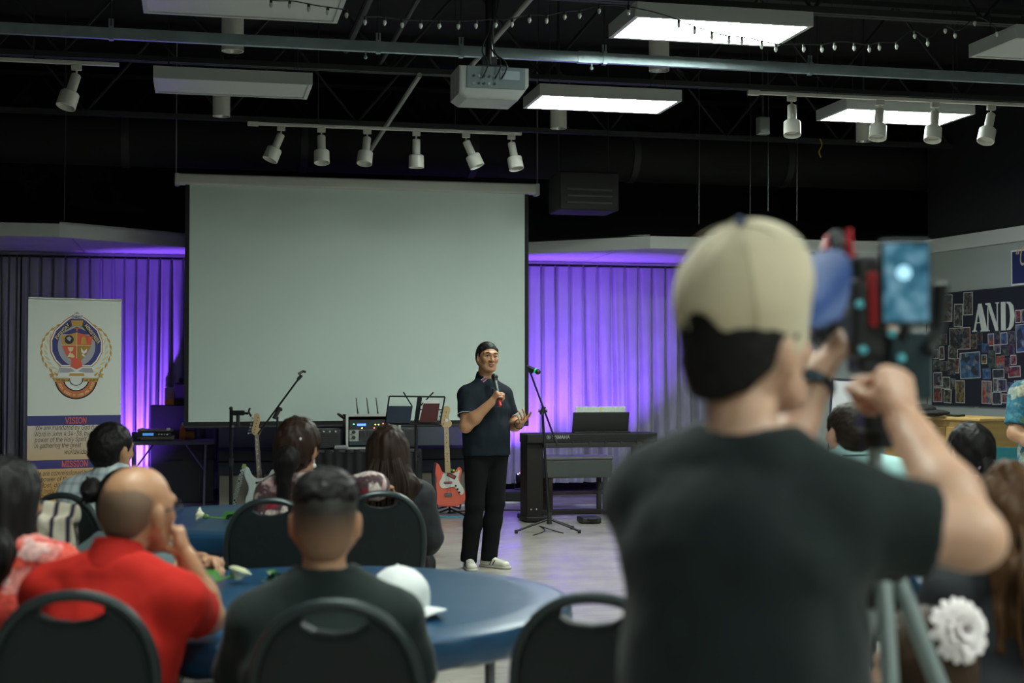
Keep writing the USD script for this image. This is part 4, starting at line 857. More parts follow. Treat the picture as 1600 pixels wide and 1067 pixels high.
PM = {'people': pic_mat('snap_people', [(0, (.03, .03, .035)), (.3, (.25, .2, .17)), (.5, (.06, .06, .09)), (.65, (.3, .28, .26)), (.8, (.25, .05, .05)), (.9, (.05, .08, .22))], 26),
      'red': pic_mat('snap_red', [(0, (.3, .03, .03)), (.35, (.05, .04, .04)), (.6, (.35, .22, .18)), (.8, (.5, .1, .04))], 28),
      'blue': pic_mat('snap_blue', [(0, (.08, .2, .45)), (.5, (.18, .32, .5)), (.75, (.05, .06, .08)), (.9, (.4, .4, .4))], 14),
      'grey': pic_mat('snap_grey', [(0, (.05, .05, .05)), (.4, (.2, .2, .19)), (.7, (.1, .1, .1)), (.9, (.32, .31, .3))], 26),
      'gold': pic_mat('snap_gold', [(0, (.05, .04, .03)), (.3, (.4, .26, .05)), (.6, (.12, .1, .08)), (.8, (.3, .25, .18))], 24),
      'sunset': pic_mat('snap_sunset', [(0, (.6, .12, .04)), (.4, (.55, .3, .2)), (.7, (.15, .2, .35)), (.9, (.5, .4, .3))], 16),
      'green': pic_mat('snap_green', [(0, (.03, .06, .03)), (.4, (.1, .15, .08)), (.7, (.2, .22, .2)), (.9, (.05, .05, .06))], 22)}
SN = [(78, 388, 193, 540, 'people', 1, 'large snapshot sheet at the top left of the notice board'), (203, 440, 256, 573, 'grey', 1, 'tall grey snapshot left of the letter A'), (259, 370, 315, 503, 'grey', 1, 'tall grey snapshot topmost above the letter A'),
      (175, 582, 300, 708, 'people', 1, 'wide double group photo below the letter A'), (95, 620, 160, 680, 'people', 0, 'borderless group snapshot at the left under the top sheet'), (168, 688, 225, 765, 'grey', 1, 'grey white-edged snapshot left of the big landscape'), (238, 727, 360, 882, 'blue', 1, 'biggest landscape photo with blue sky in the middle of the board'),
      (75, 708, 108, 765, 'grey', 1, 'little grey snapshot at the board edge, upper of two'), (113, 692, 145, 770, 'people', 1, 'narrow snapshot beside the little grey one'), (78, 772, 120, 825, 'grey', 0, 'dull grey snapshot at the left board edge'), (122, 780, 160, 835, 'grey', 0, 'dull square snapshot left of the tall dim one'), (162, 768, 210, 860, 'people', 0, 'tall dim snapshot left of the landscape photo'), (205, 760, 234, 850, 'red', 1, 'narrow reddish snapshot touching the landscape photo'),
      (78, 845, 132, 930, 'people', 1, 'slanted snapshot at the lower left corner'), (78, 935, 132, 1022, 'red', 1, 'red snapshot at the very bottom left'), (135, 872, 180, 945, 'grey', 1, 'grey snapshot above the yellow one'), (142, 945, 188, 1028, 'gold', 1, 'yellow-toned snapshot at the bottom left'), (183, 882, 212, 945, 'grey', 0, 'thin grey strip left of the statue photo'), (213, 893, 268, 1028, 'gold', 1, 'tall photo of a golden statue at the bottom'),
      (305, 618, 338, 705, 'gold', 0, 'dim narrow snapshot under the letter A'), (340, 610, 372, 680, 'people', 0, 'purple-dark narrow snapshot under the letter N'), (405, 615, 442, 688, 'sunset', 1, 'orange sunset snapshot under the letter N'), (445, 600, 476, 678, 'people', 0, 'dark snapshot right of the sunset'), (480, 608, 522, 680, 'blue', 1, 'bright blue beach snapshot under the letter D'), (526, 602, 566, 665, 'grey', 0, 'dark grey snapshot under the letter D right side'),
      (368, 675, 412, 725, 'blue', 0, 'faded blue snapshot right of the double group photo'), (440, 680, 480, 735, 'people', 1, 'pale snapshot below the sunset'), (483, 690, 525, 745, 'green', 0, 'greenish snapshot in the crowded middle right'), (528, 675, 562, 740, 'people', 0, 'small dark snapshot at middle right'), (368, 740, 400, 795, 'gold', 1, 'yellowish snapshot right of the landscape photo'), (408, 715, 452, 815, 'green', 0, 'dark building snapshot right of the yellowish one'),
      (455, 748, 504, 818, 'sunset', 0, 'blue and orange view in the middle right'), (506, 760, 535, 850, 'people', 0, 'slim snapshot left of the red-edged one'), (540, 742, 576, 800, 'red', 1, 'snapshot with red jackets at middle right'), (372, 823, 420, 885, 'blue', 0, 'dim bluish snapshot below the yellowish one'), (433, 825, 502, 882, 'green', 1, 'dark white-framed landscape under the views'), (525, 808, 600, 875, 'red', 1, 'red group snapshot beside the standing man'),
      (368, 895, 428, 1033, 'sunset', 1, 'tall photo of a pink tower at the bottom'), (435, 880, 462, 960, 'grey', 1, 'narrow pale strip right of the tower photo'), (464, 885, 515, 960, 'people', 1, 'group snapshot above the bottom right pair'), (518, 905, 552, 968, 'blue', 0, 'violet-blue snapshot near the lower right'), (430, 962, 485, 1038, 'grey', 1, 'grey white-framed snapshot at the bottom right of the tower'), (488, 972, 540, 1030, 'red', 1, 'snapshot of red shirts, last in the bottom row'),
      (572, 560, 640, 725, 'blue', 1, 'tall blue photo right of the letter D, lower'), (568, 475, 602, 550, 'red', 1, 'small red and white photo right of the letter D, upper'), (606, 470, 650, 545, 'people', 1, 'small photo cut by the frame edge beside letter D'), (562, 893, 640, 960, 'blue', 1, 'white-edged photo half behind the standing man')]
for x0, y0, x1, y1, m_, bd_, lab in SN:
    a0, z1_ = onwall(*Bz(x0, y0)); a1, z0_ = onwall(*Bz(x1, y1))
    t = thing('photo_print', lab, 'photo'); o_ = random.uniform(.0212, .024); ang = random.uniform(-3, 3)
    q = affinity.rotate(sbox(a0, z0_, a1, z1_), ang)
    part(t, 'print', wallmesh(ext(q, .0012), o_), M('print_paper', (.55, .57, .55), .4))
    part(t, 'picture', wallmesh(ext(q.buffer(-(.008 if bd_ else .0008), join_style=2), .0006), o_ + .0012), PM[m_])
# blue sign
s0, sz1 = onwall(1582, 393); s1, _ = onwall(1700, 380); _, sz0 = onwall(1582, 445)
sg = thing('blue_sign', 'navy sign with white border and gold script at the upper right', 'sign')
part(sg, 'border', wallmesh(ext(sbox(s0 - .01, sz0 - .012, s1 + .02, sz1 + .012), .012), .0), white_print); part(sg, 'panel', wallmesh(ext(sbox(s0 + .012, sz0 + .008, s1, sz1 - .008), .004), .012), M('sign_navy', (.014, .025, .11), .5))
tm = meshkit.text_mesh('“Ou', .20, .002, False); v = np.array(tm.vertices); v[:, 0] = v[:, 0] * .62 + .15 * v[:, 1]; v[:, :2] += [s0 + .045, sz0 + .20]
part(sg, 'lettering', wallmesh(trimesh.Trimesh(v, tm.faces, process=False), .016), M('sign_gold', (.60, .50, .30), .5), smooth=False)
# cabinet, bag, teal chair, whiteboard
birch = M('birch_ply', (.42, .27, .095), .5, mott=(3, (.36, .22, .07), (1, 1, 9)))
cb0 = W(1425, 14.0); cb = thing('wooden_cabinet', 'light birch plywood cabinet under the notice board', 'cabinet', W(1478, 13.2), math.degrees(math.atan2(wu[1], wu[0])))
zc = zat(652, 13.2)
part(cb, 'body', rbx((-.35, .32, zc / 2), (1.5, .5, zc - .04), .01), birch); part(cb, 'top', rbx((-.35, .32, zc - .012), (1.56, .56, .03), .008), M('birch_edge', (.46, .30, .11), .5))
for q in range(3):
    dr = part(cb, 'door', rbx((-.85 + q * .5, .065, zc / 2 - .02), (.48, .02, zc - .14), .005), birch); part(cb, 'handle', cyl((-.66 + q * .5, .05, zc / 2 + .1), (-.66 + q * .5, .04, zc / 2 + .1), .014), chrome)
bgt = thing('black_bag', 'limp black bag lying on the birch cabinet', 'bag', W(1452, 13.35, zc + .003))
part(bgt, 'body', cat(ball((0, 0, .035), (.2, .13, .035), 3), ball((-.06, .02, .07), (.13, .10, .05), 3)), M('bag_black', (.012, .012, .013), .8)); part(bgt, 'strap', tube(spline([(.12, -.08, .02), (.22, -.12, .01), (.3, -.05, .012), (.36, 0, .01)], 6), .01, 6), rubber)
tc_ = thing('teal_chair', 'teal plastic chair beside the birch cabinet', 'chair', W(1556, 12.2), HEAD + 165)
teal = M('teal_plastic', (.01, .16, .20), .4)
part(tc_, 'backrest', xf(stand(puff(sbox(-.22, .56, .22, .86).buffer(.03), .018, .006)), Rx(-8), (0, .24, 0)), teal); part(tc_, 'seat', rbx((0, 0, .45), (.44, .42, .03), .014), teal)
for sx in (-1, 1):
    for sy in (-1, 1): part(tc_, 'leg', cyl((sx * .19, sy * .17, .44), (sx * .22, sy * .22, 0), .011), chrome)
wb = thing('white_board', 'white flip-chart board leaning with a dark violet-lit edge, behind the man in mint', 'whiteboard', W(1318, 14.2), HEAD - 6)
part(wb, 'panel', xf(rbx((0, 0, .78), (.36, .015, 1.3), .004), Ry(3)), M('whiteboard', (.50, .51, .55), .4)); part(wb, 'frame', xf(cat(bx((-.19, 0, .78), (.02, .03, 1.34)), bx((.19, 0, .78), (.02, .03, 1.34)), bx((0, 0, .12), (.4, .03, .02)), bx((0, 0, 1.44), (.4, .03, .02))), Ry(3)), M('board_frame', (.03, .025, .05), .4))
for sx in (-1, 1): part(wb, 'leg', cyl((sx * .15, .0, .13), (sx * .17, .18, 0), .012), black_metal)
ex = thing('wall_switch', 'pale switch plate on the wall under the notice board', 'switch plate'); uq = onwall(1527, 628)
part(ex, 'plate', wallmesh(ext(sbox(uq[0] - .04, 1.12, uq[0] + .04, 1.24), .006), 0), white_print); part(ex, 'rocker', wallmesh(ext(sbox(uq[0] - .012, 1.15, uq[0] + .012, 1.21), .006), .006), white_metal)

# ------------------------------------------------------------------ banquet chairs
vinyl = M('chair_vinyl', (.008, .013, .0145), .5, spec=.35, bump=(14, .006)); ctube = M('chair_frame', (.035, .048, .05), .35, .4)
def half_outline(w, z0, z1, n=14):
    """round-topped back outline, from lower left over the top to lower right"""
    P_ = [(-w * .86, z0), (-w * .97, z0 + (z1 - z0) * .3)]
    for q in range(n + 1):
        a = math.pi - math.pi * q / n; c = math.cos(a); s = math.sin(a)
        P_.append((w * np.sign(c) * abs(c) ** .9, z0 + (z1 - z0) * (.52 + .48 * abs(s) ** .9)))
    return P_ + [(w * .97, z0 + (z1 - z0) * .3), (w * .86, z0)]
def banquet_chair(name, label, loc, rz):
    t = thing(name, label, 'chair', loc, rz)          # sits facing +y
    part(t, 'seat', rbx((0, .02, .455), (.42, .42, .07), .03), vinyl)
    part(t, 'seat_frame', tube([(-.19, .2, .415), (.19, .2, .415), (.19, -.18, .415), (-.19, -.18, .415)], .012, 8, True), ctube)
    zb3, zt3 = .50, .955
    ol = half_outline(.188, zb3, zt3); Rb = Rx(9)
    lean = lambda m: xf(m, Rb, np.array([0, -.20, .5]) - Rb @ np.array([0, 0, .5]))
    pad = Polygon(half_outline(.178, zb3 + .02, zt3 - .008))
    top = zt3 - .013
    cutter = Polygon([(-.075, top - .030), (-.05, top + .05), (.05, top + .05), (.075, top - .030), (.045, top - .046), (0, top - .052), (-.045, top - .046)])
    part(t, 'backrest', lean(stand(puff(pad.difference(cutter).buffer(-.006).buffer(.006), .05, .016))), vinyl)
    pts = np.array([(x, 0, z) for x, z in ol]); part(t, 'back_frame', lean(tube(spline(pts, 3), .0145, 10)), ctube)
    for s in (-1, 1):
        part(t, 'leg', tube([lean(trimesh.Trimesh([[s * .162, 0, zb3]], [], process=False)).vertices[0], (s * .19, -.19, .42), (s * .20, -.25, .0)], .0125, 8), ctube)
        part(t, 'leg', tube([(s * .19, .19, .42), (s * .20, .22, 0)], .0125, 8), ctube)
    return t
chair_src = banquet_chair('banquet_chair', 'dark banquet chair with open handle behind the man in the black T-shirt', W(552, 3.48), HEAD - 2)
def chair(px, d, turn, label): return dup(chair_src, W(px, d), HEAD + turn, label, 'chair')
chair(150, 3.62, 6, 'dark banquet chair at lower left behind the man in the red polo')
chair(940, 3.58, -8, 'empty dark banquet chair with open handle, right of the round table, lower centre')
chair(440, 6.2, 0, 'dark banquet chair of the woman in the floral blouse')
chair(592, 6.55, 8, 'dark banquet chair of the long-haired woman, turned slightly')
chair(30, 16.3, -70, 'dark chair standing sideways behind the banner at far left')
chair(88, 5.86, -6, 'dark banquet chair with a striped shawl over its back')
chair(-48, 4.02, -6, 'dark banquet chair of the woman with coral top at the left edge')
chair(156, 6.44, -18, 'dark banquet chair of the man in the plaid shirt')
chair(50, 5.28, -74, 'dark banquet chair of the person hidden behind the bald man')
chair(1322, 5.9, 8, 'dark banquet chair of the man in the mint shirt')
chair(1524, 6.35, 12, 'dark banquet chair of the woman in the pink top')
chair(1682, 3.25, -2, 'dark banquet chair cut by the right frame edge')

# ------------------------------------------------------------------ round tables in blue fitted covers
cover_mat = usdkit.material(stage, '/World/Looks/blue_cover', {'tc': ('texture_coordinate', {}), 'n': ('noise_texture', {'scale': 3.0, 'detail': 3.0}), 'b': ('bump', {'strength': .35, 'distance': .01}), 'p': ('principled_bsdf', {'base_color': (.008, .052, .118), 'roughness': .36, 'specular_ior_level': .6})},
    [('tc.object', 'n.vector'), ('n.fac', 'b.height'), ('b.normal', 'p.normal')], 'p.BSDF')
def round_table(px, d, r, z, label, turn):
    t = thing('round_table', label[0], 'table', W(px, d), HEAD + turn)
    part(t, 'tabletop', lathe([(0, z - .035), (r - .01, z - .035), (r - .006, z - .008), (0, z - .008)][::1], 48), grey_top)
    for sx in (-1, 1):
        for sy in (-1, 1): part(t, 'leg', cyl((sx * .5, sy * .33, 0), (sx * .5, sy * .33, z - .04), .017), grey_leg)
        part(t, 'crossbar', cyl((sx * .5, -.33, .16), (sx * .5, .33, .16), .013), grey_leg)
        part(t, 'leg_brace', cyl((sx * .5, 0, .16), (sx * .12, 0, z - .045), .012), grey_leg)
    c = thing('table_cover', label[1], 'tablecloth', W(px, d, 0), HEAD + turn)
    n = 120; rings = [(0, 0), (r * .3, .0), (r * .6, .0), (r * .84, .001), (r * .865, .005), (r * .89, .001), (r * .96, -.001), (r, -.006), (r + .008, -.018), (r + .008, -.05), (r + .002, -.085), (r - .02, -.105), (r - .05, -.10)]
    v = [(0, 0, z)]; rng = np.random.default_rng(int(px))
    for k_, (rr, dz) in enumerate(rings[1:]):
        for q in range(n):
            a = 2 * math.pi * q / n; w_ = .006 * math.sin(a * 23 + 1.7 * math.sin(a * 5)) * (1 if dz < -.04 else 0); bump_ = .004 * math.sin(a * 31 + k_) * (1 if dz < -.06 else 0)
            v.append(((rr + w_) * math.cos(a), (rr + w_) * math.sin(a), z + dz + bump_))
    f = [[0, 1 + q, 1 + (q + 1) % n] for q in range(n)]
    for k_ in range(len(rings) - 2):
        b0, b1 = 1 + k_ * n, 1 + (k_ + 1) * n
        for q in range(n): q2 = (q + 1) % n; f += [[b0 + q, b1 + q, b1 + q2], [b0 + q, b1 + q2, b0 + q2]]
    part(c, 'cloth', trimesh.Trimesh(v, f, process=False), cover_mat, smooth=50)
    part(c, 'elastic_hem', tube([((r - .045) * math.cos(a), (r - .045) * math.sin(a), z - .103) for a in np.linspace(0, 2 * math.pi, 80, endpoint=False)], .006, 6, True), M('hem_navy', (.006, .012, .04), .7))
TZ = .722
round_table(497, 4.80, .845, TZ, ('round folding table between the front row of men and the stage', 'blue fitted vinyl cover on the nearest round table'), 20)
round_table(414, 7.55, .85, TZ, ('round folding table beyond the woman in the floral blouse', 'blue fitted vinyl cover on the farther round table at left'), 0)
round_table(1800, 5.2, .85, TZ, ('round folding table at the right frame edge', 'blue fitted vinyl cover on the table at the right edge'), 10)

# roses, white cap
petal_mat = M('rose_petal', (.72, .72, .55), .5, mott=(8, (.66, .70, .42))); leaf_mat = M('rose_leaf', (.035, .13, .03), .45, mott=(12, (.06, .2, .04))); stem_mat = M('rose_stem', (.10, .22, .05), .5)
def leaf(L, w, bend=.02):
    n = 8; v = []; 
    for q in range(n + 1):
        t = q / n; ww = w * math.sin(math.pi * t ** .85) * .5 + 1e-4
        for s in (-1, 0, 1): v.append((s * ww, t * L, bend * math.sin(t * 2.2) - abs(s) * -.25 * ww))
    v = np.array(v); f = []
    for q in range(n):
        for s in range(2): a = q * 3 + s; f += [[a, a + 1, a + 4], [a, a + 4, a + 3]]
    f = np.array(f); return trimesh.Trimesh(np.vstack([v, v - [0, 0, .001]]), np.vstack([f, f[:, ::-1] + len(v)]), process=False)
def rose(label, loc, rz, L=.26, head=.036, leaves=((.09, 50, .08), (.15, -60, .075)), tip=-78):
    t = thing('cut_rose', label, 'rose', loc, rz)        # lies along +x, bloom at the origin
    rng = np.random.default_rng(int(abs(rz) * 10) + 3)
    for ring, (n, rad, tilt) in enumerate(((3, .4, 8), (5, .62, 22), (6, .85, 40), (7, 1.0, 62))):
        for q in range(n):
            a = 2 * math.pi * q / n + ring * .5; m = trimesh.creation.icosphere(2, 1.0); v = np.array(m.vertices); v = v * [head * .55, head * .10, head * .62] + [0, 0, 0]
            v[:, 1] += -.35 * v[:, 0] ** 2 / head * 1.6; v[:, 1] += .3 * np.clip(v[:, 2], 0, None) ** 2 / head
            m = trimesh.Trimesh(v, m.faces, process=False)
            m = xf(m, Rx(-tilt * .8), (0, rad * head * .55, head * .45)); m = xf(m, Rz(math.degrees(a)))
            part(t, 'petal', xf(m, Ry(tip), (0, 0, head * (.95 if tip < -60 else .5))), petal_mat, smooth=True)
    part(t, 'calyx', cat(ball((.012, 0, head * .8), (.016, .014, .014), 2)), stem_mat)
    part(t, 'stem', tube(spline([(.015, 0, head * .8), (L * .4, .01, .014), (L, 0, .008)], 6), .0045, 7), stem_mat)
    for x, a, l in leaves:
        part(t, 'leaf', xf(leaf(l, l * .6), Rz(a - 90) @ Rx(8), (x, 0, .012)), leaf_mat, smooth=True)
    return t
def tpt(px, py, z=TZ): d = (1.46 - z) * F / (py - 590); return W(px, d, z)
rose('white rose with leaf lying on the farther blue table', tpt(319, 815, TZ + .002), HEAD + 2, .33, .036, ((.10, 55, .12), (.12, -40, .09), (.2, -65, .07)))
rose('white rose lying on the nearest blue table by folded hands', tpt(372, 911, TZ + .002), HEAD + 198, .2, .04, ((.06, -50, .10), (.1, 50, .12), (.13, -35, .12)), tip=-20)
sprig = thing('leaf_sprig', 'little green sprig on the nearest blue table beside the black-shirted man', 'sprig', tpt(432, 908, TZ + .002), HEAD)
for q in range(6): part(sprig, 'leaf', xf(leaf(.055, .03), Rz(-60 + q * 55) @ Rx(20), (.012 * q - .03, 0, .004)), leaf_mat, smooth=True)
part(sprig, 'stem', tube([(-.05, 0, .006), (.05, .01, .012)], .003, 6), stem_mat)
# ------------------------------------------------------------------ people: bodies and clothes as one smooth surface each
V = lambda *a: np.array(a, float)
def unit(v): v = np.asarray(v, float); return v / (np.linalg.norm(v) + 1e-12)
class Flesh:
    """smooth union of tapered limbs and ellipsoids, meshed as one surface"""
    def __init__(s): s.p = []
    def limb(s, a, b, ra, rb, k=.025, x=(1, 0, 0), flat=None):
        ra = (ra, ra) if np.isscalar(ra) else ra; rb = (rb, rb) if np.isscalar(rb) else rb
        s.p.append(('l', V(*a), V(*b), ra, rb, k, V(*x), flat)); return s
    def egg(s, c, r, R=None, k=.02): s.p.append(('e', V(*c), r, np.eye(3) if R is None else R, k)); return s
    def dig(s, c, r, R=None, k=.01): s.p.append(('d', V(*c), r, np.eye(3) if R is None else R, k)); return s
    def digl(s, a, b, r, k=.01): s.p.append(('dl', V(*a), V(*b), r, k)); return s
    def cut(s, o, n): s.p.append(('c', V(*o), unit(n))); return s
    def keep(s, fn): s.p.append(('f', fn)); return s
    def mesh(s, h=.008, disp=None):
        lo, hi = np.full(3, 1e9), np.full(3, -1e9)
        for q in s.p:
            if q[0] == 'l': m_ = max(*q[3], *q[4]); lo = np.minimum(lo, np.minimum(q[1], q[2]) - m_); hi = np.maximum(hi, np.maximum(q[1], q[2]) + m_)
            if q[0] == 'e': lo = np.minimum(lo, q[1] - max(q[2])); hi = np.maximum(hi, q[1] + max(q[2]))
        lo -= 3 * h; n = np.ceil((hi + 3 * h - lo) / h).astype(int) + 1
        ax = [(lo[i] + h * np.arange(n[i])).astype(np.float32) for i in range(3)]
        Fd = np.full(n, .2, np.float32)
        def block(b0, b1):
            i0 = np.clip(np.floor((b0 - lo) / h).astype(int), 0, n); i1 = np.clip(np.ceil((b1 - lo) / h).astype(int) + 1, 0, n)
            sl = tuple(slice(i0[i], i1[i]) for i in range(3))
            return sl, np.meshgrid(ax[0][sl[0]], ax[1][sl[1]], ax[2][sl[2]], indexing='ij')
        def limbd(X, Y, Z_, a, b, ra, rb, x, flat):
            ab = b - a; L = np.linalg.norm(ab); ez = ab / L; ex = unit(x - ez * (x @ ez)) if abs(x @ ez) < .98 * np.linalg.norm(x) else unit(np.cross(ez, [.1, 1, .2])); ey = np.cross(ez, ex)
            qx, qy, qz = X - a[0], Y - a[1], Z_ - a[2]
            z = qx * ez[0] + qy * ez[1] + qz * ez[2]; t = np.clip(z / L, 0, 1); rz_ = z - t * L
            lx = qx * ex[0] + qy * ex[1] + qz * ex[2]; ly = qx * ey[0] + qy * ey[1] + qz * ey[2]
            rx = ra[0] + (rb[0] - ra[0]) * t; ry = ra[1] + (rb[1] - ra[1]) * t; rm = np.minimum(rx, ry)
            d = (np.sqrt((lx / rx) ** 2 + (ly / ry) ** 2 + (rz_ / rm) ** 2) - 1) * rm
            if flat is not None: d = np.maximum(d, z - L * flat)
            return d
        def eggd(X, Y, Z_, c, r, R):
            qx, qy, qz = X - c[0], Y - c[1], Z_ - c[2]
            l = [(qx * R[0, i] + qy * R[1, i] + qz * R[2, i]) / r[i] for i in range(3)]
            return (np.sqrt(l[0] ** 2 + l[1] ** 2 + l[2] ** 2) - 1) * min(r)
        for q in s.p:
            if q[0] == 'l':
                _, a, b, ra, rb, k, x, flat = q; m_ = max(*ra, *rb) + k + 2 * h
                sl, g = block(np.minimum(a, b) - m_, np.maximum(a, b) + m_); d = limbd(*g, a, b, ra, rb, x, flat)
            elif q[0] == 'e':
                _, c, r, R, k = q; m_ = max(r) + k + 2 * h; sl, g = block(c - m_, c + m_); d = eggd(*g, c, r, R)
            elif q[0] in 'dl' or q[0] == 'd':
                if q[0] == 'd':
                    _, c, r, R, k = q; m_ = max(r) + k + 2 * h; sl, g = block(c - m_, c + m_); d = eggd(*g, c, r, R)
                else:
                    _, a, b, r, k = q; m_ = r + k + 2 * h; sl, g = block(np.minimum(a, b) - m_, np.maximum(a, b) + m_); d = limbd(*g, a, b, (r, r), (r, r), V(1, .1, .05), None)
                A = Fd[sl]; hh = np.clip(.5 - .5 * (A + d) / k, 0, 1); Fd[sl] = A * (1 - hh) - d * hh + k * hh * (1 - hh); continue
            elif q[0] == 'c':
                d = (ax[0] - q[1][0])[:, None, None] * q[2][0] + (ax[1] - q[1][1])[None, :, None] * q[2][1] + (ax[2] - q[1][2])[None, None, :] * q[2][2]
                Fd = np.maximum(Fd, d.astype(np.float32)); continue
            else:
                g = np.meshgrid(*ax, indexing='ij'); Fd = np.maximum(Fd, q[1](*g).astype(np.float32)); continue
            A = Fd[sl]; hh = np.clip(.5 + .5 * (A - d) / k, 0, 1); Fd[sl] = A * (1 - hh) + d * hh - k * hh * (1 - hh)
        return nets(Fd, lo, h, disp)
def nets(Fd, lo, h, disp=None):
    S = Fd < 0; n = np.array(Fd.shape)
    C = sum(S[i:n[0] - 1 + i, j:n[1] - 1 + j, k:n[2] - 1 + k].astype(np.int8) for i in (0, 1) for j in (0, 1) for k in (0, 1))
    ijk = np.argwhere((C > 0) & (C < 8)); idx = np.full(n - 1, -1, np.int64); idx[tuple(ijk.T)] = np.arange(len(ijk))
    acc = np.zeros((len(ijk), 3)); cnt = np.zeros(len(ijk))
    cs = [(i, j, k) for i in (0, 1) for j in (0, 1) for k in (0, 1)]
    for a in cs:
        for ax_ in range(3):
            if a[ax_]: continue
            b = list(a); b[ax_] = 1; b = tuple(b)
            fa = Fd[tuple((ijk + a).T)]; fb = Fd[tuple((ijk + b).T)]; x = (fa < 0) != (fb < 0)
            t = np.where(x, fa / np.where(x, fa - fb, 1), 0); p_ = np.array(a)[None] + t[:, None] * (np.array(b) - np.array(a))[None]
            acc += p_ * x[:, None]; cnt += x
    v = lo + h * (ijk + acc / np.maximum(cnt, 1)[:, None]); f = []
    for ax_ in range(3):
        o = [i for i in range(3) if i != ax_]
        sl0 = [slice(1, n[i] - 1) for i in range(3)]; sl1 = list(sl0); sl0[ax_] = slice(0, n[ax_] - 1); sl1[ax_] = slice(1, n[ax_])
        A, B = S[tuple(sl0)], S[tuple(sl1)]
        e = np.argwhere(A != B); off = np.array([1, 1, 1]); off[ax_] = 0; e = e + off
        inside = A[tuple((e - off).T)]
        d1, d2 = np.zeros(3, int), np.zeros(3, int); d1[o[0]] = 1; d2[o[1]] = 1
        q = np.stack([idx[tuple((e - d1 - d2).T)], idx[tuple((e - d2).T)], idx[tuple(e.T)], idx[tuple((e - d1).T)]], 1)
        flip = inside if ax_ != 1 else ~inside
        q[~flip] = q[~flip][:, ::-1]; f.append(q)
    f = np.vstack(f); f = f[(f >= 0).all(1)]; f = np.vstack([f[:, [0, 1, 2]], f[:, [0, 2, 3]]])
    if disp is not None:
        fn = np.cross(v[f[:, 1]] - v[f[:, 0]], v[f[:, 2]] - v[f[:, 0]]); nn = np.zeros_like(v)
        for k in range(3): np.add.at(nn, f[:, k], fn)
        nn /= np.linalg.norm(nn, axis=1, keepdims=True) + 1e-12; v = v + nn * disp(v)[:, None]
    return trimesh.Trimesh(v, f, process=False)
def cloth(amp=.006, fr=(9, 9, 6), seed=0):
    return lambda v: amp * ((meshkit.fbm(v * fr, 3, seed) - .5) * 1.6 + .9 * (np.abs(meshkit.noise(v * np.array(fr) * 1.7, seed + 9) - .5) - .25))
def strands(amp=.006, seed=0, fr=(70, 70, 5)):
    return lambda v: amp * (meshkit.fbm(v * fr, 2, seed) - .5) * 2

def skin(name, c, d=None):
    c = np.array(c); d = c * (.86, .80, .78) if d is None else d
    if name in MATS: return MATS[name]
    MATS[name] = usdkit.material(stage, '/World/Looks/' + name, {'tc': ('texture_coordinate', {}), 'n': ('noise_texture', {'scale': 14.0, 'detail': 4.0}), 'r': ('rgb_ramp', {'ramp': [(.35, tuple(d)), (.65, tuple(c))]}),
        'nb': ('noise_texture', {'scale': 260.0, 'detail': 2.0}), 'b': ('bump', {'strength': .25, 'distance': .001}),
        'p': ('principled_bsdf', {'roughness': .48, 'subsurface_weight': .12, 'subsurface_radius': (1.0, .35, .2), 'subsurface_scale': .01})},
        [('tc.object', 'n.vector'), ('n.fac', 'r.fac'), ('r.color', 'p.base_color'), ('tc.object', 'nb.vector'), ('nb.fac', 'b.height'), ('b.normal', 'p.normal')], 'p.BSDF')
    return MATS[name]
def hairm(name, c): return M(name, c, .5, mott=(60, tuple(np.array(c) * 1.35), (1, 1, .12)), spec=.16)
TINT = M('tinted', (.1, .1, .1), .6, attr=True)

def hand(S, wr, d, n, right, curl=(20, 25, 20), spread=4, s=1.0, thumb=(.75, .65, .15), tcurl=20, curls=None):
    """adds palm, four fingers and thumb to the flesh; d: towards the fingers, n: out of the palm"""
    wr, d = V(*wr), unit(d); n = unit(V(*n) - d * (V(*n) @ d)); l = np.cross(d, n) * (1 if right else -1)      # l: thumb side
    S.limb(wr - d * .01 * s, wr + d * .082 * s, (.026 * s, .017 * s), (.039 * s, .0145 * s), .015, l)
    S.limb(wr + d * .02 * s + l * .016 * s, wr + d * .055 * s + l * .03 * s + n * .006 * s, .014 * s, .012 * s, .012)
    Ls = ((.043, .026, .021), (.047, .030, .022), (.044, .028, .021), (.034, .021, .019))
    for i in range(4):
        o = wr + d * (.084 - (.0, -.003, .0, .009)[i]) * s + l * (.029, .010, -.009, -.027)[i] * s
        a0 = math.radians((1.6 - i) * spread); dd = unit(d * math.cos(a0) + l * math.sin(a0)); c = curls[i] if curls else curl; bend = 0; p = o - dd * .012 * s
        r = (.0088, .0090, .0086, .0076)[i] * s
        for j in range(3):
            bend += math.radians(c[j]); w = dd * math.cos(bend) + n * math.sin(bend); q = p + w * (Ls[i][j] + (.012 if j == 0 else 0)) * s
            S.limb(p, q, r * (1, .93, .86)[j], r * (.93, .86, .76)[j], .004); p = q
    w = unit(d * thumb[0] + l * thumb[1] + n * thumb[2]); p = wr + d * .018 * s + l * .020 * s; q = p + w * .042 * s
    S.limb(p, q, .0135 * s, .0105 * s, .008)
    w2 = unit(w * math.cos(math.radians(tcurl)) + unit(n * .7 - l * .5) * math.sin(math.radians(tcurl))); q2 = q + w2 * .032 * s
    S.limb(q, q2, .0105 * s, .0092 * s, .004); S.limb(q2, q2 + w2 * .022 * s, .0092 * s, .0072 * s, .004)

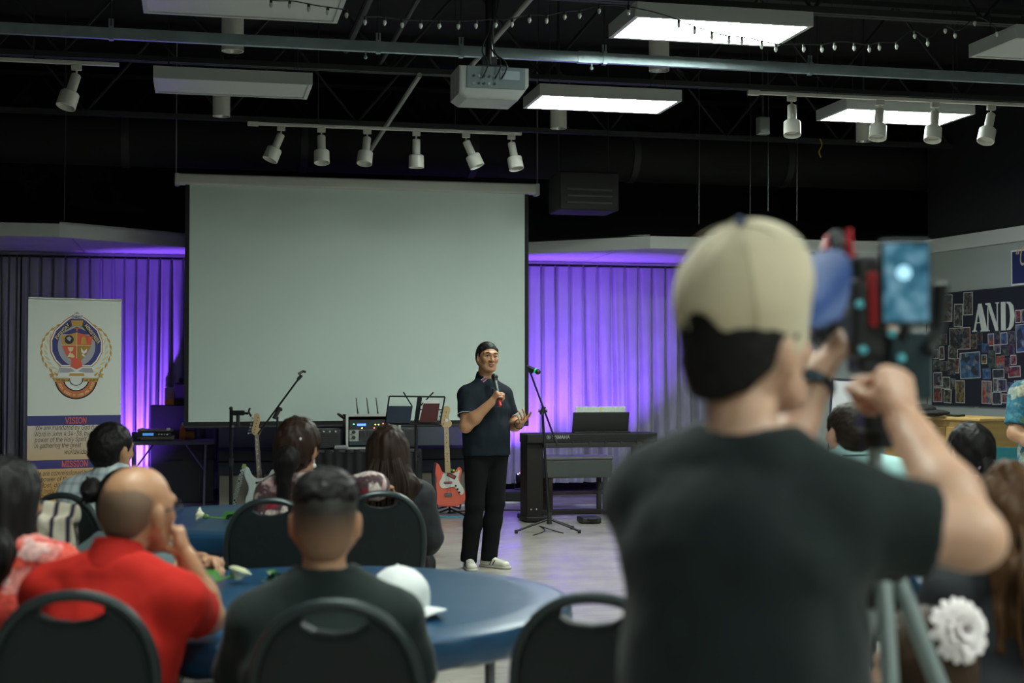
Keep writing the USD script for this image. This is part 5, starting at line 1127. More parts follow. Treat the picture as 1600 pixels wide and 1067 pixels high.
def Rhead(yaw, pitch=0, roll=0): return Rz(yaw) @ Rx(pitch) @ Ry(roll)
def head(S, c, R, s=1.0, fem=0.0, detail=False):
    h = lambda *a: c + R @ (V(*a) * s); k = s
    S.egg(h(0, -.014, .034), (.0765 * s, .098 * s, .088 * s), R, .03)
    S.limb(h(0, .030, .004), h(0, .048, -.066), (.066 * s, .056 * s), (.046 * s, .046 * s), .03, R[:, 0])
    S.egg(h(0, .076, -.092), (.022 * s, .018 * s, .016 * s), R, .025)
    for q in (-1, 1):
        S.limb(h(q * .055, .004, -.040), h(q * .026, .06, -.084), .022 * s, .017 * s, .025)        # jaw
        S.egg(h(q * .044, .064, -.014), (.021 * s, .02 * s, .018 * s), R, .02)                  # cheekbone
        S.egg(h(q * .080, -.006, -.002), (.0085 * s, .019 * s, .029 * s), R @ Rz(-q * 24) @ Rx(-8), .006)
        S.egg(h(q * .079, .002, -.026), (.009 * s, .011 * s, .013 * s), R, .008)
        if detail: S.dig(h(q * .0865, -.004, .006), (.006 * s, .010 * s, .018 * s), R @ Rz(-q * 18), .006)
        S.limb(h(q * .012, .088, .030), h(q * .050, .072, .034), .012 * s, .010 * s, .014)      # brow ridge
    S.limb(h(0, .088, .018), h(0, .112, -.022), .0085 * s, .0125 * s, .012)
    for q in (-1, 1): S.egg(h(q * .014, .099, -.025), (.010 * s, .011 * s, .0085 * s), R, .008)
    for q in (-1, 1):
        S.dig(h(q * .033, .099, .012), (.019 * s, .018 * s, .012 * s), R, .012)
        if detail: S.egg(h(q * .033, .0775, .0115), (.0145 * s, .0125 * s, .0125 * s), R, .004)
    S.egg(h(0, .090, -.050), (.024 * s, .012 * s, .0065 * s), R, .008); S.egg(h(0, .0895, -.064), (.021 * s, .012 * s, .0075 * s), R, .008)
    if detail: S.digl(h(-.021, .1025, -.0565), h(.021, .1025, -.0565), .003, .004)
def neckskin(S, nb, c, R, s=1.0, r=.055): S.limb(V(*nb) - V(0, 0, .05), c + R @ V(0, -.030, -.045) * s, (r * 1.08, r * 1.05), (r * .95, r), .02)

def torso(S, P, g=0.0, k=.05):
    pel, ch, nb = V(*P['pelvis']), V(*P['chest']), V(*P['neck']); X = V(*P['shR']) - V(*P['shL']); X = unit(X); w = P.get('w', 1.0); b = P.get('belly', 0)
    Xp = unit(V(*P['hipR']) - V(*P['hipL']))
    S.limb(pel - V(0, 0, .07), pel + (ch - pel) * .3, (.165 * w + g, .115 * w + g), (.152 * w + g, .108 * w + b + g), k, Xp)
    S.limb(pel + (ch - pel) * .3, ch, (.150 * w + g, .108 * w + b + g), (.168 * w + g, .112 * w + g), k, X)
    S.limb(ch, nb - (nb - ch) * .30, (.168 * w + g, .108 * w + g), (.110 * w + g, .070 * w + g), k, X)
    for q in 'RL': S.limb(nb - V(0, 0, .045) + (V(*P['sh' + q]) - nb) * .12, V(*P['sh' + q]), .043 * w + g, .050 * w + g, k)
    S.limb(V(*P['shL']) * (.82, 1, 1), V(*P['shR']) * (.82, 1, 1), .055 * w + g, .055 * w + g, .06)
    if P.get('bust'):
        f = np.cross(V(0, 0, 1), X)
        for q in (-1, 1): S.egg(ch + f * .085 + X * q * .075 - V(0, 0, .03), (.068 + g, .06 + g, .065 + g), None, .04)
def arm(S, P, q, g=0.0, upto=None, k=.03, only_upper=False, a=1.0):
    sh, el, wr = (V(*P[x + q]) for x in ('sh', 'el', 'wr'))
    if upto is not None and upto < 1: S.limb(sh, sh + (el - sh) * upto, (.056 * a + g), (.050 * a + g), k, flat=1.0 if g else None); return
    S.limb(sh, el, .053 * a + g, .042 * a + g, k)
    if only_upper: return
    m_ = el + (wr - el) * .35; S.limb(el, m_, .041 * a + g, .044 * a + g, k)
    e = wr if upto is None else el + (wr - el) * (upto - 1); S.limb(m_, e, .044 * a + g, (.029 * a + g) if upto is None else .034 + g, k, flat=1.0 if upto else None)
def legs(S, P, g=0.0, k=.03, cutoff=None):
    w = P.get('w', 1.0)
    for q in 'RL':
        hp, kn, an = (V(*P[x + q]) for x in ('hip', 'kn', 'an'))
        S.limb(hp, kn, .088 * w + g, .058 * w + g, k); S.limb(kn, kn + (an - kn) * .35, .057 * w + g, .058 * w + g, k)
        S.limb(kn + (an - kn) * .35, an if cutoff is None else kn + (an - kn) * cutoff, .057 * w + g, (.040 if not g else .050) * w + g, k, flat=1.0 if cutoff else None)
def seated(lean=.06, w=1.0, z=0.0, head_=(0, .0, 0), **kw):
    P = dict(pelvis=(0, 0, .53), chest=(0, .02 + lean, .84 + z), neck=(0, .02 + lean * 1.7, 1.06 + z), w=w,
             shR=(.185 * w, .02 + lean * 1.5, .948 + z), shL=(-.185 * w, .02 + lean * 1.5, .948 + z), elR=(.24 * w, .10 + lean, .74 + z), elL=(-.24 * w, .10 + lean, .74 + z), wrR=(.14, .32, .66 + z), wrL=(-.14, .32, .66 + z),
             hipR=(.09, .03, .53), hipL=(-.09, .03, .53), knR=(.12, .43, .51), knL=(-.12, .43, .51), anR=(.12, .40, .09), anL=(-.12, .40, .09))
    P.update(kw); return P
def shoe_mesh(an, toe, s=1.0):
    an = V(*an); t = unit(V(toe[0], toe[1], 0)); S = Flesh(); o = V(an[0], an[1], 0)
    S.limb(o - t * .045 + V(0, 0, .045), o + t * .16 + V(0, 0, .03), (.036 * s, .045 * s), (.040 * s, .030 * s), .02, np.cross(t, V(0, 0, 1)))
    S.limb(o + V(0, 0, .05), o + t * .01 + V(0, 0, .085), .040, .043, .03).cut((0, 0, .018), (0, 0, -1)).cut((0, 0, .092), (0, 0, 1))
    sole = Flesh().limb(o - t * .045 + V(0, 0, .012), o + t * .165 + V(0, 0, .012), (.041 * s, .05), (.045 * s, .05), .01, np.cross(t, V(0, 0, 1))).cut((0, 0, .02), (0, 0, 1)).cut((0, 0, .001), (0, 0, -1))
    return S.mesh(.006), sole.mesh(.006)
def capcut(R, c, s, front=.062, nape=-.052, y0=.088, y1=-.09):
    """plane from hairline to nape (head coordinates)"""
    a, b = V(0, y0, front), V(0, y1, nape); n = unit(V(0, (b - a)[2], -(b - a)[1])); n = n if n[2] < 0 else -n
    return c + R @ (a * s), R @ n
def short_hair(c, R, s, t=.010, front=.064, nape=-.06, side=.0, y0=.09):
    S = Flesh(); h = lambda *a: c + R @ (V(*a) * s)
    S.egg(h(0, -.016, .036), ((.0765 + t) * s, (.098 + t) * s, (.088 + t) * s), R, .02)
    S.egg(h(0, -.052, -.01), ((.064 + t * .6) * s, (.052 + t * .7) * s, (.070) * s), R, .03)
    S.cut(*capcut(R, c, s, front, nape, y0))
    S.dig(h(0, .105, -.02), (.088 * s, .075 * s, .085 * s), R, .02)
    for q in (-1, 1): S.dig(h(q * .085, -.003, -.01), (.022 * s, .026 * s, .040 * s), R, .01)
    for q in (-1, 1): S.limb(h(q * .064, .026, .064), h(q * .0715, .021, .008), ((.011 + t * .5) * s, .018 * s), (.008 * s, .008 * s), .008, R[:, 0])
    return S

PEOPLE = []
def person(label, loc, rz, P, sk, top=None, bottom=None, hair=None, hd=None, hands=None, sleeve=.62, extra=None, h=.009, detail=False, shoes=('shoe_dark', (.02, .02, .022)), topname='shirt', g=.016, neckr=.066, hem=None, seed=0, barehd=False, headscale=1.0):
    """hd: (head centre, yaw, pitch, roll); hands: list of (side, kwargs)"""
    t = thing('person', label, 'person', loc, rz); hc, yaw, pit, rol = hd; hc = V(*hc); R = Rhead(yaw, pit, rol)
    B = Flesh(); torso(B, P); 
    for q in 'RL': arm(B, P, q, a=P.get('arm', 1.0))
    legs(B, P); head(B, hc, R, headscale, detail=detail); neckskin(B, P['neck'], hc, R, headscale)
    for q in 'RL':
        kw = dict((hands or {}).get(q, {}))
        wr, el = V(*P['wr' + q]), V(*P['el' + q]); d = kw.pop('d', wr - el); n = kw.pop('n', (0, 0, -1)); hand(B, wr, d, n, q == 'R', **kw)
        pass
    part(t, 'body', B.mesh(h), sk, smooth=True)
    if top:
        S = Flesh(); torso(S, P, g)
        for q in 'RL': arm(S, P, q, g, sleeve, a=P.get('arm', 1.0))
        nb = V(*P['neck']); S.digl(nb + (hc - nb) * .12, hc, neckr * .98, .008)
        if hem: pel = V(*P['pelvis']); S.limb(pel + V(0, 0, .12), pel - V(0, 0, .14), (.166 * P['w'] + g, .118 * P['w'] + P.get('belly', 0) * .8 + g), (.178 * P['w'] + g, .130 * P['w'] + g), .04); S.cut((0, 0, hem), (0, 0, -1))
        part(t, topname, S.mesh(h, cloth(.011, seed=seed)), top, smooth=True)
    if bottom:
        S = Flesh(); pel = V(*P['pelvis']); S.limb(pel - V(0, 0, .07), pel + V(0, 0, .07), (.172 * P['w'], .124 * P['w']), (.160 * P['w'], .118 * P['w']), .04); legs(S, P, .014, .03, P.get('hemlen', .96))
        part(t, 'trousers', S.mesh(.011, cloth(.006, seed=seed + 3)), bottom, smooth=True)
        for q in 'RL':
            u, so_ = shoe_mesh(P['an' + q], P.get('toe' + q, (0, 1))); p = part(t, 'shoe', u, M(*shoes, .5), smooth=True); part(p, 'sole', so_, M('sole_' + shoes[0], tuple(np.array(shoes[1]) * .7 + .01), .6), smooth=40)
    if hair: part(t, 'hair', hair[0](hc, R, headscale).mesh(hair[3] if len(hair) > 3 else .007, hair[2] if len(hair) > 2 else strands(.004)), hair[1], smooth=True)
    if extra: extra(t, P, hc, R)
    PEOPLE.append(t); return t

# skins and cloth
sk_tan = skin('skin_tan', (.46, .245, .135)); sk_light = skin('skin_light', (.58, .36, .25)); sk_mid = skin('skin_mid', (.50, .275, .165)); sk_pink = skin('skin_pink', (.55, .30, .22))
black_tee = M('black_tee', (.010, .016, .017), .85, spec=.2, sheen=.1, bump=(90, .001)); dark_tee = M('dark_green_tee', (.010, .018, .017), .85, spec=.2, sheen=.1, bump=(90, .001)); jeans_black = M('black_jeans', (.005, .0055, .006), .9, spec=.15); jeans_blue = M('blue_jeans', (.02, .035, .07), .85)
navy_polo = M('navy_polo', (.006, .011, .018), .8, spec=.2, bump=(200, .0008)); red_polo = M('red_polo', (.46, .020, .014), .85, spec=.15, bump=(200, .0008))
hair_black = hairm('hair_black', (.008, .007, .007)); hair_brown = hairm('hair_brown', (.020, .010, .007)); hair_chest = hairm('hair_chestnut', (.085, .042, .02))

# ---- the speaker -------------------------------------------------------
def speaker():
    P = dict(pelvis=(0, 0, .955), chest=(0, .005, 1.22), neck=(0, -.015, 1.455), w=1.0, belly=.018, hemlen=1.09, arm=1.06, shR=(.164, -.012, 1.322), shL=(-.164, -.012, 1.322), elR=(.245, .085, 1.09), elL=(-.255, .0, 1.09),
             wrR=(.105, .225, 1.275), wrL=(-.165, .215, 1.105), hipR=(.088, 0, .90), hipL=(-.088, 0, .90), knR=(.120, .02, .49), knL=(-.060, .03, .49), anR=(.140, -.03, .085), anL=(-.025, .0, .085), toeR=(.42, .9), toeL=(-.28, .95))
    def xtra(t, P, hc, R):
        h = lambda *a: hc + R @ V(*a)
        ew = M('eye_white', (.6, .58, .55), .25); ei = M('iris_dark', (.012, .008, .006), .2); lipm = M('lip_tan', (.36, .155, .105), .5)
        for q in (-1, 1):
            e = part(t, 'eye', xf(ball((0, 0, 0), .0106, 2), None, h(q * .033, .0815, .0108)), ew, smooth=True); part(e, 'iris', ball(h(q * .0345, .0892, .0112), .0052, 2), ei, smooth=True)
            part(t, 'eyelid', tube([h(q * .019, .091, .0125), h(q * .028, .0945, .0175), h(q * .040, .0905, .0165), h(q * .048, .082, .0105)], [.002, .0038, .0038, .002], 6), M('lid', (.22, .10, .055), .6), smooth=True)
            part(t, 'eyebrow', tube([h(q * .014, .1000, .031), h(q * .030, .0985, .0375), h(q * .044, .088, .037), h(q * .054, .0765, .031)], [.0022, .0034, .0028, .0014], 6), hair_black, smooth=True)
        part(t, 'lip', cat(tube([h(-.023, .0935, -.0545), h(-.010, .1025, -.0505), h(0, .104, -.0520), h(.010, .1025, -.0505), h(.023, .0935, -.0545)], [.002, .0044, .004, .0044, .002], 6), tube([h(-.022, .0935, -.0585), h(-.008, .102, -.064), h(.008, .102, -.064), h(.022, .0935, -.0585)], [.002, .0055, .0055, .002], 6)), lipm, smooth=True)
        part(t, 'mouth_opening', tube([h(-.018, .0985, -.0565), h(0, .1035, -.0575), h(.018, .0985, -.0565)], [.0015, .003, .0015], 6), black_print, smooth=True)
        for q in (-1, 1): part(t, 'nostril', ball(h(q * .009, .1075, -.0315), .0032, 1), M('nostril', (.05, .018, .012), .7))
        # collar with striped tip, placket
        nb = V(*P['neck']); ax_ = unit(hc - nb)
        S = Flesh().limb(nb - V(0, 0, .06), nb + ax_ * .055, (.100, .086), (.068, .071), .01); S.digl(nb - V(0, -.004, .1), nb + ax_ * .16, .0625, .005)
        S.cut(nb + V(0, 0, .034), unit(V(0, .42, 1))); S.cut(nb + V(0, 0, -.028), unit(V(0, .50, -1)))
        S.keep(lambda X, Y, Z_: np.minimum(.5 * (Y - nb[1] - .03) - .2 * np.maximum(0, nb[2] + .02 - Z_) * 0, .022 - np.abs(X)) * .8)
        col = part(t, 'collar', S.mesh(.005), M('collar_navy', (.004, .008, .013), .8, spec=.2), smooth=True)
        for q in (-1, 1):
            o = nb + V(q * .062, .062, -.006)
            part(col, 'stripe_patch', xf(rbx((0, 0, 0), (.038, .004, .020), .0015), Rz(-q * 40) @ Ry(q * 38), o + V(0, .012, -.004)), M('collar_plum', (.24, .045, .12), .7))
            for s_ in (-1, 1): part(col, 'stripe', xf(rbx((0, 0, s_ * .0115), (.044, .0045, .003), .001), Rz(-q * 40) @ Ry(q * 38), o + V(0, .0125, -.004)), white_print)
        part(t, 'placket', rbx((0, .112, 1.30), (.03, .012, .15), .004, rot=T4.rotation_matrix(.12, [1, 0, 0])), M('placket', (.008, .014, .023), .8))
        for q in range(3): part(t, 'button', ball((0, .1195 - q * .003 + .002, 1.34 - q * .045), .005, 1), M('button', (.03, .04, .05), .3))
        for q in 'RL':                                                      # light piping at the cuffs
            sh, el = V(*P['sh' + q]), V(*P['el' + q]); e = sh + (el - sh) * .655; w_ = unit(el - sh); a = unit(np.cross(w_, V(0, 1, .2))); b = np.cross(w_, a)
            part(t, 'cuff_piping', tube([e + (a * math.cos(x) + b * math.sin(x)) * .0705 for x in np.linspace(0, 2 * math.pi, 24, endpoint=False)], .0028, 6, True), M('piping', (.5, .52, .5), .7), smooth=True)
        wl, el = V(*P['wrL']), V(*P['elL']); w_ = unit(wl - el); a = unit(np.cross(w_, V(0, 0, 1))); b = np.cross(w_, a); o = wl - w_ * .025
        br = part(t, 'bracelet', tube([o + (a * math.cos(x) + b * math.sin(x)) * .0325 for x in np.linspace(0, 2 * math.pi, 24, endpoint=False)], .006, 8, True), black_plastic, smooth=True)
        for x in np.linspace(0, 2 * math.pi, 12, endpoint=False): part(br, 'bead', ball(o + (a * math.cos(x) + b * math.sin(x)) * .035, .0065, 1), M('bead', (.02, .02, .022), .2))
        for sh_ in ('shoe', 'shoe_001'):                                   # stripes, laces on the trainers
            q = 'R' if sh_ == 'shoe' else 'L'; an = V(*P['an' + q]); tt = unit(V(*P['toe' + q], 0)); sd = np.cross(tt, V(0, 0, 1)); p_ = f'{t}/{sh_}'
            for j in range(4): o = an * V(1, 1, 0) + tt * (.045 + j * .022); part(p_, 'lace', tube([o - sd * .024 + V(0, 0, .074 - j * .006), o + V(0, 0, .083 - j * .007), o + sd * .024 + V(0, 0, .074 - j * .006)], .0035, 6), M('lace_white', (.68, .67, .6), .8))
            for s_ in (-1, 1):
                for j in range(2): o = an * V(1, 1, 0) + tt * (.035 + j * .03); part(p_, 'stripe', tube([o + sd * s_ * .0385 + V(0, 0, .024), o + tt * .012 + sd * s_ * .0405 + V(0, 0, .042), o + tt * .022 + sd * s_ * .034 + V(0, 0, .062)], .0036, 5), black_print)
    t = person('man standing in navy polo and black trousers, speaking into a microphone', W(760, 11.0), HEAD + 215, P, sk_tan, navy_polo, jeans_black, (lambda c, R, s: short_hair(c, R, s, .005, .072, -.085, y0=.086), hair_black, strands(.0018, 1, (160, 120, 160)), .005), ((0, .012, 1.612), -12, 1, -3),
               {'R': dict(d=(-.25, .35, .62), n=(-.85, .25, .1), curls=((68, 75, 40),) * 4, thumb=(.75, .2, .6), tcurl=25), 'L': dict(d=(.20, .75, .25), n=(.45, .1, .9), curls=((8, 12, 8), (30, 35, 20), (35, 40, 20), (25, 30, 20)), spread=12, thumb=(.35, .95, .25), tcurl=5)},
               sleeve=.66, extra=xtra, h=.006, detail=True, shoes=('trainer_white', (.62, .60, .52)), g=.017, hem=.865, seed=5, topname='polo_shirt')
    Rw = Rz(HEAD + 215); o = W(760, 11.0)
    mk = thing('hand_microphone', 'wireless hand microphone with red tail, held by the standing speaker', 'microphone', o, HEAD + 215)
    a = V(.062, .262, 1.275); b = V(.030, .155, 1.47); w_ = unit(b - a)
    a = V(.058, .268, 1.262); b = V(.038, .172, 1.455); w_ = unit(b - a)
    part(mk, 'handle', cyl(a + w_ * .03, b - w_ * .02, .0125, .0165, 18), M('mic_body', (.10, .11, .11), .35, .4)); part(mk, 'tail', cyl(a - w_ * .018, a + w_ * .032, .0135, .0125, 18), M('mic_red', (.55, .03, .02), .4), label='red tail ring'); part(mk, 'collar', cyl(b - w_ * .022, b - w_ * .008, .019, .022), black_plastic); part(mk, 'grille', ball(b + w_ * .012, .0265, 3), M('mic_grille', (.03, .03, .03), .4, .6), smooth=True)
speaker()
# ---- the audience ------------------------------------------------------
def cloth_mat(name, nodes, links, rough=.8):
    nodes = dict(nodes); nodes['p'] = ('principled_bsdf', {'roughness': rough, 'specular_ior_level': .25}); nodes['tc'] = ('texture_coordinate', {})
    return usdkit.material(stage, '/World/Looks/' + name, nodes, links, 'p.BSDF')
plaid = cloth_mat('plaid_cloth', {'w1': ('wave_texture', {'scale': 7.0, 'bands_direction': 'x', 'profile': 'sine'}), 'w2': ('wave_texture', {'scale': 7.0, 'bands_direction': 'z', 'profile': 'sine'}), 'r1': ('rgb_ramp', {'ramp': [(.0, (.60, .66, .67)), (.55, (.56, .62, .64)), (.8, (.43, .51, .55)), (1, (.43, .51, .55))]}), 'r2': ('rgb_ramp', {'ramp': [(0, (1, 1, 1)), (.7, (.95, .95, .95)), (.9, (.72, .76, .8))]}), 'mx': ('mix', {'mix_type': 'multiply', 'fac': 1.0})},
    [('tc.object', 'w1.vector'), ('tc.object', 'w2.vector'), ('w1.fac', 'r1.fac'), ('w2.fac', 'r2.fac'), ('r1.color', 'mx.color1'), ('r2.color', 'mx.color2'), ('mx.color', 'p.base_color')])
def blossom(name, ramp, scale, ground, rough=.7):
    return cloth_mat(name, {'n0': ('noise_texture', {'scale': scale * .6, 'detail': 3.0, 'distortion': .6}), 'ad': ('vector_math', {'math_type': 'multiply_add', 'vector2': (.12, .12, .12)}), 'v': ('voronoi_texture', {'scale': scale}), 'sp': ('separate_color', {}), 'r': ('rgb_ramp', {'ramp': ramp, 'interpolate': False}), 'd': ('rgb_ramp', {'ramp': [(.0, (0, 0, 0)), (.5, (0, 0, 0)), (.66, (1, 1, 1))]}), 'mx': ('mix', {'color2': ground}),
        'n2': ('noise_texture', {'scale': scale * 4, 'detail': 3.0}), 'mr': ('map_range', {'from_min': .3, 'from_max': .7, 'to_min': .55, 'to_max': 1.15}), 'sc': ('vector_math', {'math_type': 'scale'})},
        [('tc.object', 'n0.vector'), ('n0.color', 'ad.vector1'), ('tc.object', 'ad.vector3'), ('ad.value' if 0 else 'ad.vector', 'v.vector'), ('v.color', 'sp.color'), ('sp.r', 'r.fac'), ('v.distance', 'd.fac'), ('d.color', 'mx.fac'), ('r.color', 'mx.color1'), ('tc.object', 'n2.vector'), ('n2.fac', 'mr.value'), ('mx.color', 'sc.vector1'), ('mr.result', 'sc.scale'), ('sc.vector', 'p.base_color')], rough)
floral = blossom('floral_blouse', [(0, (.66, .52, .50)), (.3, (.60, .40, .40)), (.5, (.72, .62, .58)), (.68, (.36, .04, .07)), (.78, (.16, .08, .09)), (.86, (.68, .55, .55))], 15, (.09, .05, .055))
coral_floral = blossom('coral_floral', [(0, (.72, .09, .06)), (.35, (.75, .25, .22)), (.55, (.70, .06, .05)), (.75, (.65, .10, .42)), (.88, (.75, .45, .42))], 15, (.65, .07, .05))
hawaii = blossom('leaf_print_shirt', [(0, (.03, .12, .20)), (.3, (.05, .20, .26)), (.5, (.30, .36, .32)), (.68, (.10, .22, .14)), (.82, (.02, .10, .2)), (.92, (.4, .4, .3))], 13, (.03, .15, .22))
mint = M('mint_cloth', (.36, .60, .58), .7, mott=(4, (.33, .56, .54))); pink = M('pink_cloth', (.42, .25, .30), .8); teal_grey = M('teal_grey_knit', (.10, .15, .155), .85, bump=(60, .002)); dark_blouse = M('dark_blouse', (.012, .014, .018), .8)
mint_trim = M('mint_trim', (.05, .09, .10), .7); khaki = M('khaki_cloth', (.16, .13, .09), .85)
def hair_cap(c, R, s, t=.016, front=.066, nape=-.1, S=None):
    S = S or Flesh(); h = lambda *a: c + R @ (V(*a) * s)
    S.egg(h(0, -.016, .038), ((.078 + t) * s, (.098 + t) * s, (.090 + t) * s), R, .02); S.egg(h(0, -.055, -.02), ((.070 + t * .7) * s, (.055 + t) * s, (.085) * s), R, .03)
    S.dig(h(0, .11, -.03), (.080 * s, .075 * s, .10 * s), R, .02)
    return S
def ear_open(S, c, R, s=1.0):
    for q in (-1, 1): S.dig(c + R @ (V(q * .092, .0, -.012) * s), (.024 * s, .024 * s, .034 * s), R, .01)
    return S
def long_hair(zend, width=.11, thick=.05, drop=-.115, back=.0, side=True, lean=0.0):
    def f(c, R, s):
        S = hair_cap(c, R, s, .018); h = lambda *a: c + R @ (V(*a) * s); X = R[:, 0]
        e = h(0, drop, 0); e = V(e[0] + lean, e[1], zend)
        S.limb(h(0, -.055, .0), h(0, drop * .85, -.14), (.088, .055), (width, thick), .04, X); S.limb(h(0, drop * .85, -.14), e, (width, thick), (width * .85, thick * .55), .04, X)
        if side:
            for q in (-1, 1): b = h(q * .085, .005, -.16); S.limb(h(q * .066, .005, .03), b, (.030, .042), (.036, .04), .03, R[:, 0]); S.limb(b, V(b[0], b[1] + .0, zend + .02), .036, .022, .03)
        return S
    return f
def loose_locks(t, c, R, zend, mat, n=26, seed=1, width=.11, y0=-.10, r=.0045):
    rng = np.random.default_rng(seed); ms_ = []
    for q in range(n):
        a = rng.uniform(-1, 1); p0 = c + R @ V(a * .07, -.10 - .01 * rng.random(), .04 - .05 * abs(a)); p1 = c + R @ V(a * width * .95, y0 - .055 - .012 * rng.random(), -.13); p2 = V(p1[0] + rng.normal(0, .012), p1[1] + .005, zend + rng.uniform(-.05, .03))
        ms_.append(tube(spline([p0, (p0 + p1) / 2 + R @ V(0, -.012, 0), p1, (p1 + p2) / 2 + V(rng.normal(0, .012), -.004, 0), p2], 5), np.r_[np.full(14, r), np.linspace(r, .001, 7)], 5))
    part(t, 'loose_strands', cat(ms_), mat, smooth=True)

# bald man in red, cheek in hand
def red_man():
    P = seated(.03, 1.04, -.06, chest=(0, .03, .76), neck=(.0, .065, .985), shR=(.182, .075, .865), shL=(-.205, .045, .87), elR=(.132, .300, .785), elL=(-.29, .16, .70), wrR=(.098, .245, .955), wrL=(-.08, .36, .765), belly=.03, arm=1.05)
    def xtra(t, P, hc, R):
        h = lambda *a: hc + R @ V(*a)
        S = Flesh(); S.egg(h(0, -.016, .034), (.0785, .0995, .0895), R, .02); S.egg(h(0, -.052, -.012), (.068, .054, .072), R, .03); S.cut(h(0, 0, .125), R @ V(0, .1, 1))
        S.cut(*capcut(R, hc, 1, .10, -.10, .088, -.09)); S.dig(h(0, .10, -.03), (.085, .07, .11), R, .02); S.dig(h(0, .045, .135), (.06, .115, .062), R, .02)
        for q in (-1, 1): S.dig(h(q * .085, -.003, -.01), (.022, .026, .040), R, .01)
        m = S.mesh(.006); z = ((np.array(m.vertices) - hc) @ R)[:, 2]; k = np.clip((z + .10) / .16, 0, 1)[:, None]
        part(t, 'hair_stubble', m, TINT, smooth=True, col=(np.array([[.085, .060, .042]]) * (1 - k) + np.array([[.20, .115, .07]]) * k), label='close-cropped stubble round the bald crown')
        gl = part(t, 'glasses', cat(*[tube([h(q * .034 + .024 * math.cos(x), .108 - .004 * abs(math.cos(x)), .010 + .018 * math.sin(x)) for x in np.linspace(0, 2 * math.pi, 16, endpoint=False)], .0022, 5, True) for q in (-1, 1)], tube([h(-.010, .112, .013), h(0, .116, .016), h(.010, .112, .013)], .002, 5), *[tube([h(q * .058, .104, .013), h(q * .081, .03, .014), h(q * .083, -.015, .012)], .0022, 5) for q in (-1, 1)]), M('glasses_frame', (.02, .025, .03), .3))
        nb = V(*P['neck']); S = Flesh().limb(nb - V(0, .012, .05), nb + V(0, .03, .05), (.094, .084), (.070, .074), .01); S.digl(nb - V(0, .0, .1), nb + (hc - nb) * .9, .066, .005); S.cut(nb + V(0, 0, .038), unit(V(0, .3, 1))); S.cut(nb + V(0, 0, -.035), unit(V(0, .5, -1)))
        part(t, 'collar', S.mesh(.006), M('red_collar', (.42, .018, .013), .85, spec=.15), smooth=True)
    person('bald man in red polo seated at lower left, cheek resting on his hand', W(164, 3.78), HEAD - 20, P, sk_tan, red_polo, khaki, None, ((.022, .125, 1.095), -12, 0, 6), {'R': dict(d=(-.18, -.18, .9), n=(-.85, -.35, .1), curls=((20, 30, 15), (25, 35, 20), (35, 45, 25), (45, 55, 30)), thumb=(.6, .3, .7)), 'L': dict(n=(0, 0, -1))}, sleeve=.62, extra=xtra, seed=11, h=.008, headscale=1.03, g=.02)
red_man()
# young man from behind, faded haircut, black T-shirt
def fade_man():
    P = seated(.05, 1.06, -.10, chest=(0, .05, .715), neck=(0, .085, .965), shR=(.178, .085, .825), shL=(-.178, .085, .825), elR=(.255, .20, .60), elL=(-.255, .20, .60), wrR=(.16, .40, .755), wrL=(-.16, .40, .755), arm=1.02)
    def xtra(t, P, hc, R):
        h = lambda *a: hc + R @ (V(*a) * 1.06)
        S = Flesh(); S.egg(h(0, -.016, .036), (.0835, .1065, .0955), R, .02); S.egg(h(0, -.055, -.02), (.070, .056, .080), R, .03); S.dig(h(0, .11, -.03), (.09, .078, .105), R, .02)
        S.cut(*capcut(R, hc, 1.06, .075, -.125, .088, -.09))
        for q in (-1, 1): S.dig(h(q * .088, .004, -.012), (.024, .026, .042), R, .01)
        m = S.mesh(.006, strands(.0018, 4, (120, 120, 120))); z = ((np.array(m.vertices) - hc) @ R)[:, 2]; k = np.clip((z + .085) / .13, 0, 1)[:, None] ** 1.3
        part(t, 'hair_fade', m, TINT, smooth=True, col=(np.array([[.34, .185, .11]]) * (1 - k) + np.array([[.014, .011, .009]]) * k), label='skin-faded back and sides')
        S = Flesh(); S.egg(h(0, -.012, .062), (.087, .105, .082), R, .02); S.cut(h(0, 0, .052), R @ V(0, -.1, -1)); S.dig(h(0, .12, .02), (.09, .06, .07), R, .02)
        part(t, 'hair', S.mesh(.006, strands(.007, 8, (70, 70, 60))), hair_black, smooth=True)
    person('young man with skin-fade haircut and black T-shirt seen from behind, seated at the nearest table', W(504, 3.62), HEAD + 3, P, sk_mid, dark_tee, jeans_blue, None, ((0, .105, 1.082), 0, 2, 0), None, sleeve=.72, extra=xtra, seed=12, h=.008, headscale=1.06, g=.02, neckr=.068)
fade_man()
# plaid shirt
P = seated(.04, 1.02, -.04, elR=(.25, .16, .70), elL=(-.25, .16, .70))
def collar_of(mat, g=.0):
    def f(t, P, hc, R):
        nb = V(*P['neck']); S = Flesh().limb(nb - V(0, .01, .05), nb + V(0, .025, .05), (.105, .09), (.072, .074), .01); S.digl(nb - V(0, 0, .1), nb + (hc - nb) * .9, .065, .005); S.cut(nb + V(0, 0, .036), unit(V(0, .3, 1))); S.cut(nb + V(0, 0, -.03), unit(V(0, .5, -1)))
        part(t, 'collar', S.mesh(.007), mat, smooth=True)
    return f
person('man with thick black hair in pale plaid shirt, seated before the banner', W(160, 6.62), HEAD - 14, P, sk_tan, plaid, jeans_blue, (lambda c, R, s: ear_open(short_hair(c, R, s, .016, .066, -.11), c, R), hair_black, strands(.006, 2, (70, 70, 40))), ((.0, .10, 1.112), -16, 0, 2), None, sleeve=.75, extra=collar_of(plaid), seed=13, h=.011, g=.022)
